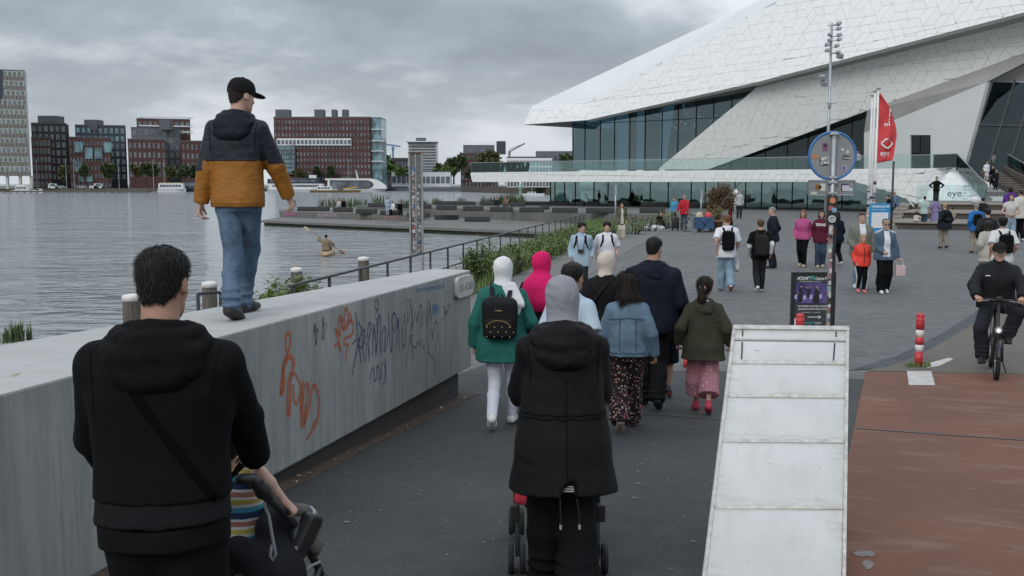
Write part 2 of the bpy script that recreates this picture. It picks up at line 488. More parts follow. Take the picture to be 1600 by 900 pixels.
 def farglass(nm,c,r=0.15):
  t=NT(nm);oi=t.noise(t.mapping(t.pos(),(0.31,0.31,0.29)),1.0,1)
  t.color(t.ramp(oi,[(0.35,tuple(x*.35 for x in c)),(0.65,c)]));t.rough(r);t.spec(0.8);return t.m
 M_['far_glass']=farglass('window glass',(0.16,0.19,0.22))
 M_['far_glass_blue']=farglass('blue glass',(0.20,0.34,0.38))
 M_['far_frame']=plain('window frame',(0.19,0.19,0.19),0.6)
 def brick(nm,c):
  t=NT(nm);v=t.pos()
  n=t.noise(v,0.06,4,0.7);n2=t.noise(v,1.5,4,0.7)
  t.color(t.mix(0.5,t.ramp(n,[(0.3,tuple(x*.8 for x in c)),(0.7,tuple(x*1.15 for x in c))]),t.ramp(n2,[(0.3,tuple(x*.75 for x in c)),(0.7,tuple(x*1.2 for x in c))])))
  t.rough(0.9);t.spec(0.2);return t.m
 M_['brick_red']=brick('red brick',(0.112,0.060,0.052))
 M_['brick_maroon']=brick('maroon brick',(0.102,0.055,0.051))
 M_['brick_brown']=brick('dark brown brick',(0.062,0.052,0.052))
 M_['brick_slate']=brick('slate grey brick',(0.068,0.082,0.095))
 M_['brick_grey']=brick('grey brick',(0.15,0.16,0.17))
 M_['conc_pale']=brick('pale facade panels',(0.50,0.48,0.445))
 M_['conc_tan']=brick('tan facade panels',(0.32,0.285,0.25))
 M_['white_facade']=brick('white facade',(0.70,0.72,0.72))
 M_['roof_grey']=plain('roof plant',(0.10,0.11,0.12),0.8)
 def leaf(nm,c,c2):
  t=NT(nm);oi=t.noise(t.pos(),5.0,2);o2=t.noise(t.pos(),0.6,3)
  t.color(t.mix(0.5,t.ramp(oi,[(0.3,c),(0.7,c2)]),t.ramp(o2,[(0.3,c),(0.7,c2)])));t.rough(0.6);t.spec(0.3)
  t.b.inputs['Subsurface Weight'].default_value=0.0
  return t.m
 M_['leaf']=leaf('bright leaf',(0.075,0.125,0.034),(0.17,0.24,0.075))
 M_['leaf_dark']=leaf('dark leaf',(0.04,0.068,0.027),(0.09,0.13,0.052))
 M_['leaf_olive']=leaf('olive leaf',(0.065,0.078,0.030),(0.145,0.15,0.06))
 M_['reed']=leaf('reed blade',(0.05,0.085,0.03),(0.12,0.16,0.06))
 M_['dry']=leaf('dry brown frond',(0.085,0.05,0.024),(0.20,0.125,0.065))
 M_['bark']=plain('bark',(0.06,0.048,0.038),0.9,0.3,6)
 M_['terracotta']=plain('terracotta',(0.26,0.12,0.07),0.85)
 M_['bench_dark']=plain('dark stone bench',(0.038,0.042,0.045),0.75,0.2,2.0)
mk()
# ------------------------------------------------------------------ implicit surfaces -> one continuous mesh
def V(*a):return np.array(a,dtype=np.float64)
def nrm(v):
 v=np.asarray(v,float);l=np.linalg.norm(v)
 return v/l if l>1e-9 else v
def rotm(yaw=0,pitch=0,roll=0):
 """local->parent; yaw about z (left +), pitch about x (look up +), roll about y"""
 return np.array(Matrix.Rotation(yaw,3,'Z')@Matrix.Rotation(pitch,3,'X')@Matrix.Rotation(roll,3,'Y'))
I3=np.eye(3)
_tab=np.random.RandomState(5).rand(4096).astype(np.float32)
def vnoise(x,y,z):
 """smooth value noise, 0..1"""
 xi,yi,zi=(np.floor(v).astype(np.int64)for v in(x,y,z))
 fx,fy,fz=x-xi,y-yi,z-zi
 fx,fy,fz=(f*f*(3-2*f)for f in(fx,fy,fz))
 g=lambda a,b,c:_tab[((xi+a)*73856093^(yi+b)*19349663^(zi+c)*83492791)&4095]
 l=lambda a,b,t:a+(b-a)*t
 return l(l(l(g(0,0,0),g(1,0,0),fx),l(g(0,1,0),g(1,1,0),fx),fy),l(l(g(0,0,1),g(1,0,1),fx),l(g(0,1,1),g(1,1,1),fx),fy),fz)
def wrinkle(X,Y,Z,seed,sc):
 """irregular cloth creases: narrow ridges along drifting diagonals over broad soft swells"""
 r=np.random.RandomState(seed);o=r.rand(9)*40;s=sc/14.0
 sw=vnoise(X*5*s+o[0],Y*5*s+o[1],Z*4*s+o[2])-.5
 mk_=vnoise(X*4+o[3],Y*4+o[4],Z*3.5+o[5])
 out=0.9*sw
 for t,fz,w in((.62,3.2,1.0),(-.55,3.0,.9),(.05,15.0,.55)):
  u=X*math.cos(t)+Z*math.sin(t);v=-X*math.sin(t)+Z*math.cos(t)
  n=vnoise(u*12*s+2.0*sw+o[6],Y*9*s+o[7],v*fz*s+o[8])
  m=np.clip(2.2*(mk_ if w>.8 and t>0 else 1-mk_)-.55,0,1)
  out=out+w*m*(1.0-np.abs(2*n-1)*2.0)*.8
 return(-out*.75).astype(np.float32)
class Sdf:
 def __init__(s):s.ops=[]
 def op(s,fn,lo,hi,k=0.02,mode='add'):
  s.ops.append((fn,np.asarray(lo,float),np.asarray(hi,float),k,mode));return s
 def cone(s,p0,p1,r0,r1,k=0.02,side=None,fl=1.0,flat=False,mode='add'):
  p0=np.asarray(p0,float);p1=np.asarray(p1,float)
  d=p1-p0;L=max(np.linalg.norm(d),1e-6);u=d/L
  if side is not None:
   a=np.asarray(side,float);a=nrm(a-u*a.dot(u));b=np.cross(u,a)
  def fn(X,Y,Z):
   qx,qy,qz=X-p0[0],Y-p0[1],Z-p0[2]
   hr=(qx*u[0]+qy*u[1]+qz*u[2])/L
   h=np.clip(hr,0,1)
   r=r0+(r1-r0)*h
   ax=(hr-h)*L
   if side is None:
    wx,wy,wz=qx-hr*d[0],qy-hr*d[1],qz-hr*d[2]
    rad2=wx*wx+wy*wy+wz*wz
    if flat:
     return np.maximum(np.sqrt(rad2)-r,(np.abs(hr-.5)-.5)*L)
    return np.sqrt(rad2+ax*ax)-r
   qa=qx*a[0]+qy*a[1]+qz*a[2];qb=qx*b[0]+qy*b[1]+qz*b[2]
   m=r*min(1,fl)
   if flat:
    return np.maximum((np.sqrt((qa/r)**2+(qb/(r*fl))**2)-1)*m,(np.abs(hr-.5)-.5)*L)
   return(np.sqrt((qa/r)**2+(qb/(r*fl))**2+(ax/m)**2)-1)*m
  R=max(r0,r1)*max(1,fl)
  return s.op(fn,np.minimum(p0,p1)-R,np.maximum(p0,p1)+R,k,mode)
 def ell(s,c,r,R=I3,k=0.02,mode='add',p=2):
  c=np.asarray(c,float);r=np.asarray(r,float)
  def fn(X,Y,Z):
   q=[X-c[0],Y-c[1],Z-c[2]]
   l=[(q[0]*R[0][i]+q[1]*R[1][i]+q[2]*R[2][i])/r[i]for i in range(3)]
   if p!=2:
    return((np.abs(l[0])**p+np.abs(l[1])**p+np.abs(l[2])**p)**(1/p)-1)*r.min()
   return(np.sqrt(l[0]**2+l[1]**2+l[2]**2)-1)*r.min()
  e=np.abs(np.asarray(R))@r
  return s.op(fn,c-e,c+e,k,mode)
 def box(s,c,half,r,R=I3,k=0.0,mode='add'):
  c=np.asarray(c,float);h=np.asarray(half,float)-r
  def fn(X,Y,Z):
   q=[X-c[0],Y-c[1],Z-c[2]]
   l=[np.abs(q[0]*R[0][i]+q[1]*R[1][i]+q[2]*R[2][i])-h[i]for i in range(3)]
   o=np.sqrt(sum(np.maximum(x,0)**2 for x in l))
   return o+np.minimum(np.maximum(np.maximum(l[0],l[1]),l[2]),0)-r
  e=np.abs(np.asarray(R))@np.asarray(half,float)
  return s.op(fn,c-e,c+e,k,mode)
 def loft(s,zs,a,b,cx=None,cy=None,R=I3,t=(0,0,0),k=0.02,p=2.0,mode='add',flat=True):
  zs=np.asarray(zs,float);t=np.asarray(t,float)
  n=len(zs)
  prof=[np.asarray(v if v is not None else[0]*n,float)for v in(a,b,cx,cy)]
  zz=np.linspace(zs[0],zs[-1],64)
  def cub(v):
   m=np.gradient(v,zs)
   i=np.clip(np.searchsorted(zs,zz)-1,0,n-2)
   h=zs[i+1]-zs[i];u=(zz-zs[i])/h
   return((2*u**3-3*u**2+1)*v[i]+(u**3-2*u**2+u)*h*m[i]+(-2*u**3+3*u**2)*v[i+1]+(u**3-u**2)*h*m[i+1])
  A,B,CX,CY=[cub(v)for v in prof]
  A=np.maximum(A,0.004);B=np.maximum(B,0.004)
  def fn(X,Y,Z):
   q=[X-t[0],Y-t[1],Z-t[2]]
   l=[q[0]*R[0][i]+q[1]*R[1][i]+q[2]*R[2][i]for i in range(3)]
   z=l[2]
   f=(np.clip(z,zs[0],zs[-1])-zs[0])*(63/(zs[-1]-zs[0]))
   i=np.minimum(f.astype(np.int32),62);w=f-i
   g=lambda T:T[i]*(1-w)+T[i+1]*w
   a_,b_=g(A),g(B)
   x_=np.abs(l[0]-g(CX))/a_;y_=np.abs(l[1]-g(CY))/b_
   rr=np.sqrt(x_*x_+y_*y_)if p==2 else(x_**p+y_**p)**(1/p)
   d=(rr-1)*np.minimum(a_,b_)
   ax=np.maximum(zs[0]-z,z-zs[-1])
   return np.maximum(d,ax)
  m=max(A.max()+np.abs(CX).max(),B.max()+np.abs(CY).max())
  cs=np.array([[x,y,z]for x in(-A.max()+CX.min(),A.max()+CX.max())for y in(-B.max()+CY.min(),B.max()+CY.max())for z in(zs[0],zs[-1])])
  w_=cs@np.asarray(R).T+t
  return s.op(fn,w_.min(0),w_.max(0),k,mode)
 def half(s,pt,n,k=0.0):
  """removes the side of the plane the normal points to"""
  pt=np.asarray(pt,float);n=nrm(n)
  s.ops.append((lambda X,Y,Z:(X-pt[0])*n[0]+(Y-pt[1])*n[1]+(Z-pt[2])*n[2],None,None,k,'int'));return s
 def build(s,vox,wr=None,attr=None):
  """wr = (amplitude, scale, seed); returns mesh"""
  ad=[o for o in s.ops if o[4]=='add']
  lo=np.min([o[1]for o in ad],0)-2.5*vox-(wr[0]if wr else 0)
  hi=np.max([o[2]for o in ad],0)+2.5*vox+(wr[0]if wr else 0)
  n=np.ceil((hi-lo)/vox).astype(int)+1
  ax=[(lo[i]+np.arange(n[i])*vox).astype(np.float32)for i in range(3)]
  vol=np.full(n,1.0,np.float32)
  for fn,l,h,k,mode in s.ops:
   if l is None:sl=(slice(None),)*3
   else:
    i0=np.maximum(((l-k-3*vox-lo)/vox).astype(int),0);i1=np.minimum(((h+k+3*vox-lo)/vox).astype(int)+2,n)
    if np.any(i1<=i0):continue
    sl=tuple(slice(i0[i],i1[i])for i in range(3))
   X,Y,Z=ax[0][sl[0]][:,None,None],ax[1][sl[1]][None,:,None],ax[2][sl[2]][None,None,:]
   d=fn(X,Y,Z).astype(np.float32)
   c=vol[sl]
   if mode=='add':
    if k>0:
     hh=np.clip(0.5+0.5*(c-d)/k,0,1)
     vol[sl]=c+(d-c)*hh-k*hh*(1-hh)
    else:vol[sl]=np.minimum(c,d)
   elif mode=='sub':
    if k>0:
     hh=np.clip(0.5-0.5*(c+d)/k,0,1)
     vol[sl]=c+(-d-c)*hh+k*hh*(1-hh)
    else:vol[sl]=np.maximum(c,-d)
   else:vol[sl]=np.maximum(c,d)
  if wr:
   m=np.argwhere(np.abs(vol)<max(3*vox,2.5*wr[0]))
   x,y,z=(lo[i]+m[:,i]*vox for i in range(3))
   vol[m[:,0],m[:,1],m[:,2]]+=wr[0]*wrinkle(x,y,z,wr[2],wr[1])
  vol[0],vol[-1],vol[:,0],vol[:,-1],vol[:,:,0],vol[:,:,-1]=1,1,1,1,1,1
  ins=vol<0
  cnt=np.zeros(n-1,np.int8)
  cor=[(a,b,c)for a in(0,1)for b in(0,1)for c in(0,1)]
  def sh(v,c):return v[c[0]:n[0]-1+c[0],c[1]:n[1]-1+c[1],c[2]:n[2]-1+c[2]]
  for c in cor:cnt+=sh(ins,c)
  act=(cnt>0)&(cnt<8)
  idx=np.argwhere(act)
  if len(idx)==0:return None
  val=np.stack([vol[idx[:,0]+c[0],idx[:,1]+c[1],idx[:,2]+c[2]]for c in cor],1)
  pos=np.zeros((len(idx),3));num=np.zeros(len(idx))
  for i in range(8):
   for j in range(i+1,8):
    if sum(abs(p-q)for p,q in zip(cor[i],cor[j]))!=1:continue
    va,vb=val[:,i],val[:,j]
    cx=(va<0)!=(vb<0)
    t=np.where(cx,va/np.where(cx,va-vb,1),0)
    ca,cb=np.array(cor[i],float),np.array(cor[j],float)
    pos+=cx[:,None]*(ca+(cb-ca)*t[:,None]);num+=cx
  vs=(idx+pos/num[:,None])*vox+lo
  ids=np.full(n-1,-1,np.int32);ids[act]=np.arange(len(idx))
  quads=[]
  for a in range(3):
   b,c=(a+1)%3,(a+2)%3
   s0=[slice(1,-1)]*3;s1=[slice(1,-1)]*3
   s0[a]=slice(0,-1);s1[a]=slice(1,None)
   A,B=ins[tuple(s0)],ins[tuple(s1)]
   for sg in(0,1):
    e=np.argwhere((A&~B)if sg==0 else(~A&B))
    if len(e)==0:continue
    base=e.copy();base[:,b]+=1;base[:,c]+=1
    def cell(db,dc):
     q=base.copy();q[:,b]-=db;q[:,c]-=dc
     return ids[q[:,0],q[:,1],q[:,2]]
    q=np.stack([cell(1,1),cell(0,1),cell(0,0),cell(1,0)],1)
    quads.append(q if sg==0 else q[:,::-1])
  q=np.concatenate(quads)
  q=q[(q>=0).all(1)]
  nb=np.zeros_like(vs);dg=np.zeros(len(vs))
  for i in range(4):
   np.add.at(nb,q[:,i],vs[q[:,(i+1)%4]]);np.add.at(dg,q[:,i],1)
  vs=np.where(dg[:,None]>0,vs*0.6+0.4*nb/np.maximum(dg,1)[:,None],vs)
  me=np_mesh("shape",vs,q)
  if attr is not None:
   at_=me.attributes.new("mask",'FLOAT','POINT')
   at_.data.foreach_set('value',attr(vs).astype(np.float32))
  return me
def np_mesh(name,vs,q,smooth=True):
 me=bpy.data.meshes.new(name)
 me.vertices.add(len(vs));me.vertices.foreach_set('co',np.asarray(vs,np.float32).ravel())
 m=q.shape[1]
 me.loops.add(len(q)*m);me.loops.foreach_set('vertex_index',q.astype(np.int32).ravel())
 me.polygons.add(len(q));me.polygons.foreach_set('loop_start',np.arange(0,len(q)*m,m,dtype=np.int32))
 if smooth:me.polygons.foreach_set('use_smooth',np.ones(len(q),bool))
 me.update(calc_edges=True)
 return me
def verts_of(me):
 a=np.empty(len(me.vertices)*3,np.float32);me.vertices.foreach_get('co',a)
 return a.reshape(-1,3)
def face_mats(me,fn):
 """material index per face from its centre"""
 a=np.empty(len(me.polygons)*3,np.float32);me.polygons.foreach_get('center',a)
 me.polygons.foreach_set('material_index',fn(a.reshape(-1,3)).astype(np.int32))
# ------------------------------------------------------------------ people
def ik(a,b,l1,l2,pole):
 a,b=np.asarray(a,float),np.asarray(b,float)
 d=b-a;D=np.linalg.norm(d)
 if D>(l1+l2)*0.999:b=a+d/D*(l1+l2)*0.999;d=b-a;D=np.linalg.norm(d)
 u=d/D
 x=(l1*l1-l2*l2+D*D)/(2*D);h=math.sqrt(max(l1*l1-x*x,0))
 p=np.asarray(pole,float);p=nrm(p-u*p.dot(u))
 return a+u*x+p*h,b
SKIN={}
def skin_of(t):
 c={'light':(0.50,0.31,0.24),'tan':(0.38,0.215,0.15),'brown':(0.27,0.145,0.095)}[t]
 if t not in SKIN:SKIN[t]=skin(c)
 return SKIN[t]
class Fig:
 """A posed figure in its own frame: x right, y forward, z up, ground at z=0."""
 def __init__(s,H=1.75,female=False,bulk=1.0,walk=0.0,lean=0.02,side=0.0,head=(0,0,0),arms=None,feet=None,hip=None,elbow=None,fist=0.5,width=1.0,twist=0.0,handdir=None,knee=((0,1,0),(0,1,0))):
  s.H,s.fem,s.bulk=H,female,bulk
  k=s.k=H/1.75
  hs=s.hs=min(1.02,max(0.8,k**0.42))*(0.97 if female else 1.0)
  chin=H-0.235*hs;s.shz=chin-0.066*k
  s.hipj=0.515*H
  tl=s.shz-s.hipj;s.tl=tl
  s.sw=0.185*k*(0.88 if female else 1.0)*width*(0.5+0.5*bulk)
  s.hw=0.088*k*(1.06 if female else 1)
  th,shn=0.245*H,0.235*H;an=0.045*H
  if feet is None:
   if walk:
    w=walk
    f,b=(abs(w)*0.30*k,0.0,0.0),(-abs(w)*0.36*k,0.11*k*min(1,abs(w)),-0.75*min(1,abs(w)))
    L,Rr=(f,b)if w>0 else(b,f)
    feet=((-0.075*k,L[0],L[1],L[2],0.08),(0.075*k,Rr[0],Rr[1],Rr[2],-0.08))
   else:feet=((-0.10*k,0.02,0,0,0.15),(0.10*k,-0.02,0,0,-0.15))
  s.feet=[]
  ank=[]
  for f in feet:
   Rf=rotm(f[4]if len(f)>4 else 0,f[3]if len(f)>3 else 0)
   base=V(f[0],f[1],f[2])
   a=base+Rf@V(0,-0.035*k,an)
   s.feet.append((base,Rf));ank.append(a)
  if hip is None:
   hz=s.hipj
   for i,a in enumerate(ank):
    dx=a[0]-(-s.hw if i==0 else s.hw);dy=a[1]
    hz=min(hz,a[2]+math.sqrt(max(((th+shn)*0.992)**2-dx*dx-dy*dy,0.01)))
   hip=(0,0,hz)
  s.P=np.array(hip,float)
  Rt=s.R=np.array(Matrix.Rotation(-lean,3,'X')@Matrix.Rotation(side,3,'Y')@Matrix.Rotation(twist,3,'Z'))
  s.hipL=s.P+V(-s.hw,0,0);s.hipR=s.P+V(s.hw,0,0)
  s.kneeL,s.ankL=ik(s.hipL,ank[0],th,shn,knee[0]);s.kneeR,s.ankR=ik(s.hipR,ank[1],th,shn,knee[1])
  s.T=lambda x,y,z:s.P+Rt@V(x,y,z)
  s.neck=s.T(0,-0.005*k,tl+0.015*k)
  s.Rh=Rt@rotm(*head)if abs(lean)<0.25 else np.array(Matrix.Rotation(-lean*0.35,3,'X'))@rotm(*head)
  s.hc=s.T(0,0.005*k,tl+0.064*k)+s.Rh@V(0,0.018*hs,0.124*hs)
  s.Hd=lambda x,y,z:s.hc+s.Rh@(V(x,y,z)*hs)
  s.shL,s.shR=s.T(-s.sw,-0.01,tl-(.062+.06*(bulk-1))*k),s.T(s.sw,-0.01,tl-(.062+.06*(bulk-1))*k)
  ua,fa=0.165*H,0.147*H
  if arms is None:
   sw_=0.20*walk
   arms=((-s.sw-0.045*k-0.05*(bulk-1),-sw_*k+0.04,s.hipj+tl-0.525*k),(s.sw+0.045*k+0.05*(bulk-1),sw_*k+0.04,s.hipj+tl-0.525*k))
  elbow=elbow or((-0.35,-1,-0.1),(0.35,-1,-0.1))
  drop=V(0,0,s.P[2]-s.hipj)
  s.elbL,s.wrL=ik(s.shL,np.asarray(arms[0][:3],float)+(drop if len(arms[0])==3 else 0),ua,fa,elbow[0])
  s.elbR,s.wrR=ik(s.shR,np.asarray(arms[1][:3],float)+(drop if len(arms[1])==3 else 0),ua,fa,elbow[1])
  s.fist=fist;s.handdir=handdir or(None,None)
 def head_sdf(s,d,k=0.012):
  h=s.hs;f=0.94 if s.fem else 1.0
  z=np.array([-.122,-.112,-.09,-.055,-.02,.02,.05,.08,.10,.111])*h
  a=np.array([.020,.036,.052,.062,.069,.0755,.0765,.067,.047,.012])*h*f
  b=np.array([.016,.030,.049,.074,.090,.0975,.098,.085,.06,.015])*h
  cy=np.array([.066,.058,.044,.020,.006,-.001,-.003,-.004,-.004,-.004])*h
  d.loft(z,a,b,None,cy,s.Rh,s.hc,k=k)
  d.cone(s.Hd(0,.086,.012),s.Hd(0,.107,-.026),.008*h,.0125*h,k=.010*h)
  d.ell(s.Hd(0,.098,-.034),V(.017,.011,.009)*h,s.Rh,k=.006)
  for sg in(-1,1):
   d.ell(s.Hd(sg*.031,.096,.008),V(.017,.012,.010)*h,s.Rh,k=.010,mode='sub')
   d.ell(s.Hd(sg*.030,.083,.026),V(.022,.010,.006)*h,s.Rh,k=.012)
   d.ell(s.Hd(sg*.036,.066,-.028),V(.02,.016,.016)*h,s.Rh,k=.02)
   Re=s.Rh@rotm(sg*-.35,.12,0)
   d.ell(s.Hd(sg*.079,-.008,-.008),V(.009,.020,.032)*h,Re,k=.006)
   d.ell(s.Hd(sg*.088,-.001,-.006),V(.006,.009,.016)*h,Re,k=.004,mode='sub')
  d.ell(s.Hd(0,.085,-.062),V(.024,.011,.009)*h,s.Rh,k=.008)
  d.ell(s.Hd(0,.077,-.104),V(.018,.014,.014)*h,s.Rh,k=.014)
  nk=.056*s.k*(0.86 if s.fem else 1)*(0.6+0.4*s.bulk)
  d.cone(s.neck-V(0,0,.03),s.Hd(0,-.016,-.055),nk*1.08,nk*0.98,k=.025)
 def hand_sdf(s,d,side,vox):
  w=s.wrL if side<0 else s.wrR;e=s.elbL if side<0 else s.elbR
  k=s.k;hd=s.handdir[0 if side<0 else 1]
  u=nrm(w-e)
  pn=s.R@V(-side,0.15,0)
  if hd is not None:u=nrm(hd[0]);pn=np.asarray(hd[1],float)
  pn=nrm(pn-u*pn.dot(u));f=np.cross(u,pn)*1.0
  if f[1]+0.3*f[2]<0 and hd is None:f=-f
  if hd is not None and len(hd)>2 and np.dot(f,hd[2])<0:f=-f
  d.cone(w-u*.015*k,w+u*.085*k,.026*k,.039*k,k=.012,side=f,fl=.45)
  rf=max(.0085*k,.5*vox)
  c=s.fist
  for i,(off,ln)in enumerate(((.030,.072),(.010,.080),(-.010,.074),(-.029,.058))):
   b=w+u*.082*k+f*off*k
   a1=.25+.95*c+.06*i
   d1=nrm(u*math.cos(a1)+pn*math.sin(a1)+f*off*1.5)
   m=b+d1*ln*.52*k
   a2=a1+.25+1.25*c
   d2=nrm(u*math.cos(a2)+pn*math.sin(a2))
   d.cone(b-u*.01,m,rf*1.08,rf,k=.003);d.cone(m,m+d2*ln*.5*k,rf,rf*.82,k=.003)
  t0=w+u*.022*k+f*.026*k
  t1=t0+nrm(u*.75+f*.75+pn*.35)*.042*k
  t2=t1+nrm(u*.95+f*.15+pn*(.3+.6*c))*.034*k
  d.cone(t0,t1,rf*1.5,rf*1.15,k=.008);d.cone(t1,t2,rf*1.15,rf*.9,k=.003)
 def torso(s,o=0.0,top=1.0,lo=-.12,bk=None):
  """section tables of the trunk, z measured along the spine from the hips, o = how loose"""
  k=s.k;q=s.tl/.53
  bx=bk or s.bulk
  if s.fem:
   t=[(-.14,.155,.115,-.012),(-.02,.168,.118,-.015),(.08,.150,.105,-.005),(.19,.125,.09,0),(.30,.142,.112,.008),(.39,.150,.112,.002),(.455,.140,.096,-.006),(.51,.104,.078,-.012),(.55,.070,.062,-.01),(.585,.056,.056,-.006)]
  else:
   t=[(-.14,.160,.115,-.01),(-.02,.166,.118,-.012),(.08,.157,.110,-.004),(.19,.153,.106,0),(.30,.168,.118,.002),(.38,.176,.122,-.002),(.45,.166,.110,-.008),(.505,.126,.088,-.013),(.55,.085,.070,-.012),(.585,.066,.062,-.006)]
  z=np.array([r[0]*q for r in t]);a=np.array([r[1]for r in t])*k*bx;b=np.array([r[2]for r in t])*k*(0.4+0.6*bx);cy=np.array([r[3]for r in t])*k
  return z,a+o,b+o,cy
 def cut_torso(s,z0,z1,tab,flare=0.0):
  z,a,b,cy=tab
  zz=np.linspace(z0,z1,14)
  A,B,C=(np.interp(zz,z,v)for v in(a,b,cy))
  if flare:
   w=np.clip((0.02-zz)/max(0.02-z0,.01),0,1);A=A+w*flare;B=B+w*flare*.8
  return zz,A,B,C
 def legs_sdf(s,d,o=0.0,k_=.02,loose=0.0):
  k=s.k;m=(1.08 if s.fem else 1.0)*(.55+.45*s.bulk)
  for h,kn,an in((s.hipL,s.kneeL,s.ankL),(s.hipR,s.kneeR,s.ankR)):
   d.cone(h+V(0,-.005,.0),kn,.086*k*m+o,.056*k+o+loose*.5,k=k_)
   c=kn+(an-kn)*.3+s_back(kn,an)*.018*k
   d.cone(kn,c,.053*k+o+loose*.5,.053*k+o+loose*.8,k=k_);d.cone(c,an,.053*k+o+loose*.8,.036*k+o+loose,k=k_)
 def body(s,vox):
  d=Sdf();k=s.k
  z,a,b,cy=s.cut_torso(-.10*k,s.tl+.02*k,s.torso(-.012))
  d.loft(z,a,b,None,cy,s.R,s.P,k=.03)
  s.head_sdf(d)
  for sh,el,wr,sd in((s.shL,s.elbL,s.wrL,-1),(s.shR,s.elbR,s.wrR,1)):
   m=.6+.4*s.bulk;g=.85 if s.fem else 1
   d.cone(sh,el,.048*k*m*g,.039*k*m*g,k=.03);
   c=el+(wr-el)*.3
   d.cone(el,c,.038*k*m*g,.040*k*m*g,k=.02);d.cone(c,wr,.040*k*m*g,.026*k,k=.02,)
   s.hand_sdf(d,sd,vox)
  s.legs_sdf(d,-.006)
  for(base,Rf),an in zip(s.feet,(s.ankL,s.ankR)):
   d.cone(base+Rf@V(0,-.05*k,.038*k),base+Rf@V(0,.13*k,.025*k),.03*k,.022*k,k=.02,side=Rf@V(1,0,0),fl=.8)
   d.cone(an,base+Rf@V(0,-.045*k,.04*k),.034*k,.03*k,k=.02)
  return d.build(vox)
def s_back(kn,an):
 u=nrm(an-kn);b=V(0,-1,0);b=b-u*b.dot(u)
 return nrm(b)
def fold(vox,amp,sc=14,seed=1):
 return(amp,sc,seed)if vox<.022 else None
def g_top(s,vox,o=.018,hem=-.06,sleeve=1.0,sl=.016,flare=0.0,hood=None,collar=0.0,amp=.006,seed=1,cuff=None,neckz=None,p=2.25,rib=False,boxy=0.0,front=None,vent=None,ease=.016):
 """upper garment; hem: height relative to the hip joint; sleeve 0..1 of the arm"""
 d=Sdf();k=s.k
 tz=s.torso(o)
 lo=hem*k
 top=s.tl+(.045 if neckz is None else neckz)*k
 if lo<tz[0][0]:
  zz,a,b,cy=s.cut_torso(tz[0][0],top,tz,0)
  n=6;ex=np.linspace(lo,tz[0][0],n,endpoint=False);w=(tz[0][0]-ex)/(tz[0][0]-lo)
  zz=np.concatenate([ex,zz]);a=np.concatenate([a[0]+flare*w,a]);b=np.concatenate([b[0]+flare*.9*w,b]);cy=np.concatenate([np.full(n,cy[0]),cy])
 else:zz,a,b,cy=s.cut_torso(lo,top,tz,flare)
 sh_=np.clip((zz/(s.tl/.53)-.38)/.16,0,1)*o*.62;a=a-sh_;b=b-sh_*.5
 w_=np.clip((.16-zz)/.16,0,1)*ease;a=a+w_;b=b+w_
 if boxy:
  q_=np.clip((zz-zz[0])/(.36*s.tl/.53-zz[0]),0,1);ch=np.interp(.36*s.tl/.53,zz,a);cb_=np.interp(.36*s.tl/.53,zz,b)
  a=np.where(q_<1,np.maximum(a,(1-boxy)*a+boxy*(a[0]+(ch-a[0])*q_)),a);b=np.where(q_<1,np.maximum(b,(1-boxy)*b+boxy*(b[0]+(cb_-b[0])*q_)),b)
 if rib:a[0]-=.02;b[0]-=.02;a[1]+=.006
 d.loft(zz,a,b,None,cy,s.R,s.P,k=.025,p=p)
 for sh,el,wr in((s.shL,s.elbL,s.wrL),(s.shR,s.elbR,s.wrR)):
  m=(.6+.4*s.bulk)*(.88 if s.fem else 1)
  r0,r1,r2=.048*k*m+sl*.6,.043*k*m+sl,.031*k*m+sl*(.8 if cuff is None else cuff)
  d.cone(s.T(0,-.012,s.tl+.015*k)*.6+sh*.4,sh,.040*k+o*.2,.048*k*m+o*.5,k=.06)
  if sleeve>=.56:
   t=(sleeve-.53)/.47
   e=el+(wr-el)*t
   d.cone(sh,el,r0,r1,k=.022);d.cone(el,e,r1,r1+(r2-r1)*t,k=.018,flat=True)
  else:
   e=sh+(el-sh)*(sleeve/.53)
   d.cone(sh,sh+(e-sh)*.3,r0,r0,k=.022)
   d.cone(sh,e,r0,r1+.016*k,k=.022,flat=True)
 if front:
  wt,wb=front;c_=.5*(wt+wb);sl_=(wt-wb)/(top-lo)
  for sg in(-1,1):d.half(s.T(sg*c_,0,(lo+top)/2),s.R@V(sg,0,-sl_))
  d.half(s.T(0,.02,0),s.R@V(0,-1,0));return d.build(vox,fold(vox,amp,15,seed))
 if collar:
  d.cone(s.neck-s.R@V(0,0,.03),s.neck+s.R@V(0,.012,.03+collar),.072*k,.068*k,k=.015,flat=True)
 if vent:d.ell(s.T(vent,-.26,lo),V(.045,.12,.085),s.R@rotm(0,0,.25),k=.01,mode='sub')
 return d.build(vox,fold(vox,amp,15,seed))
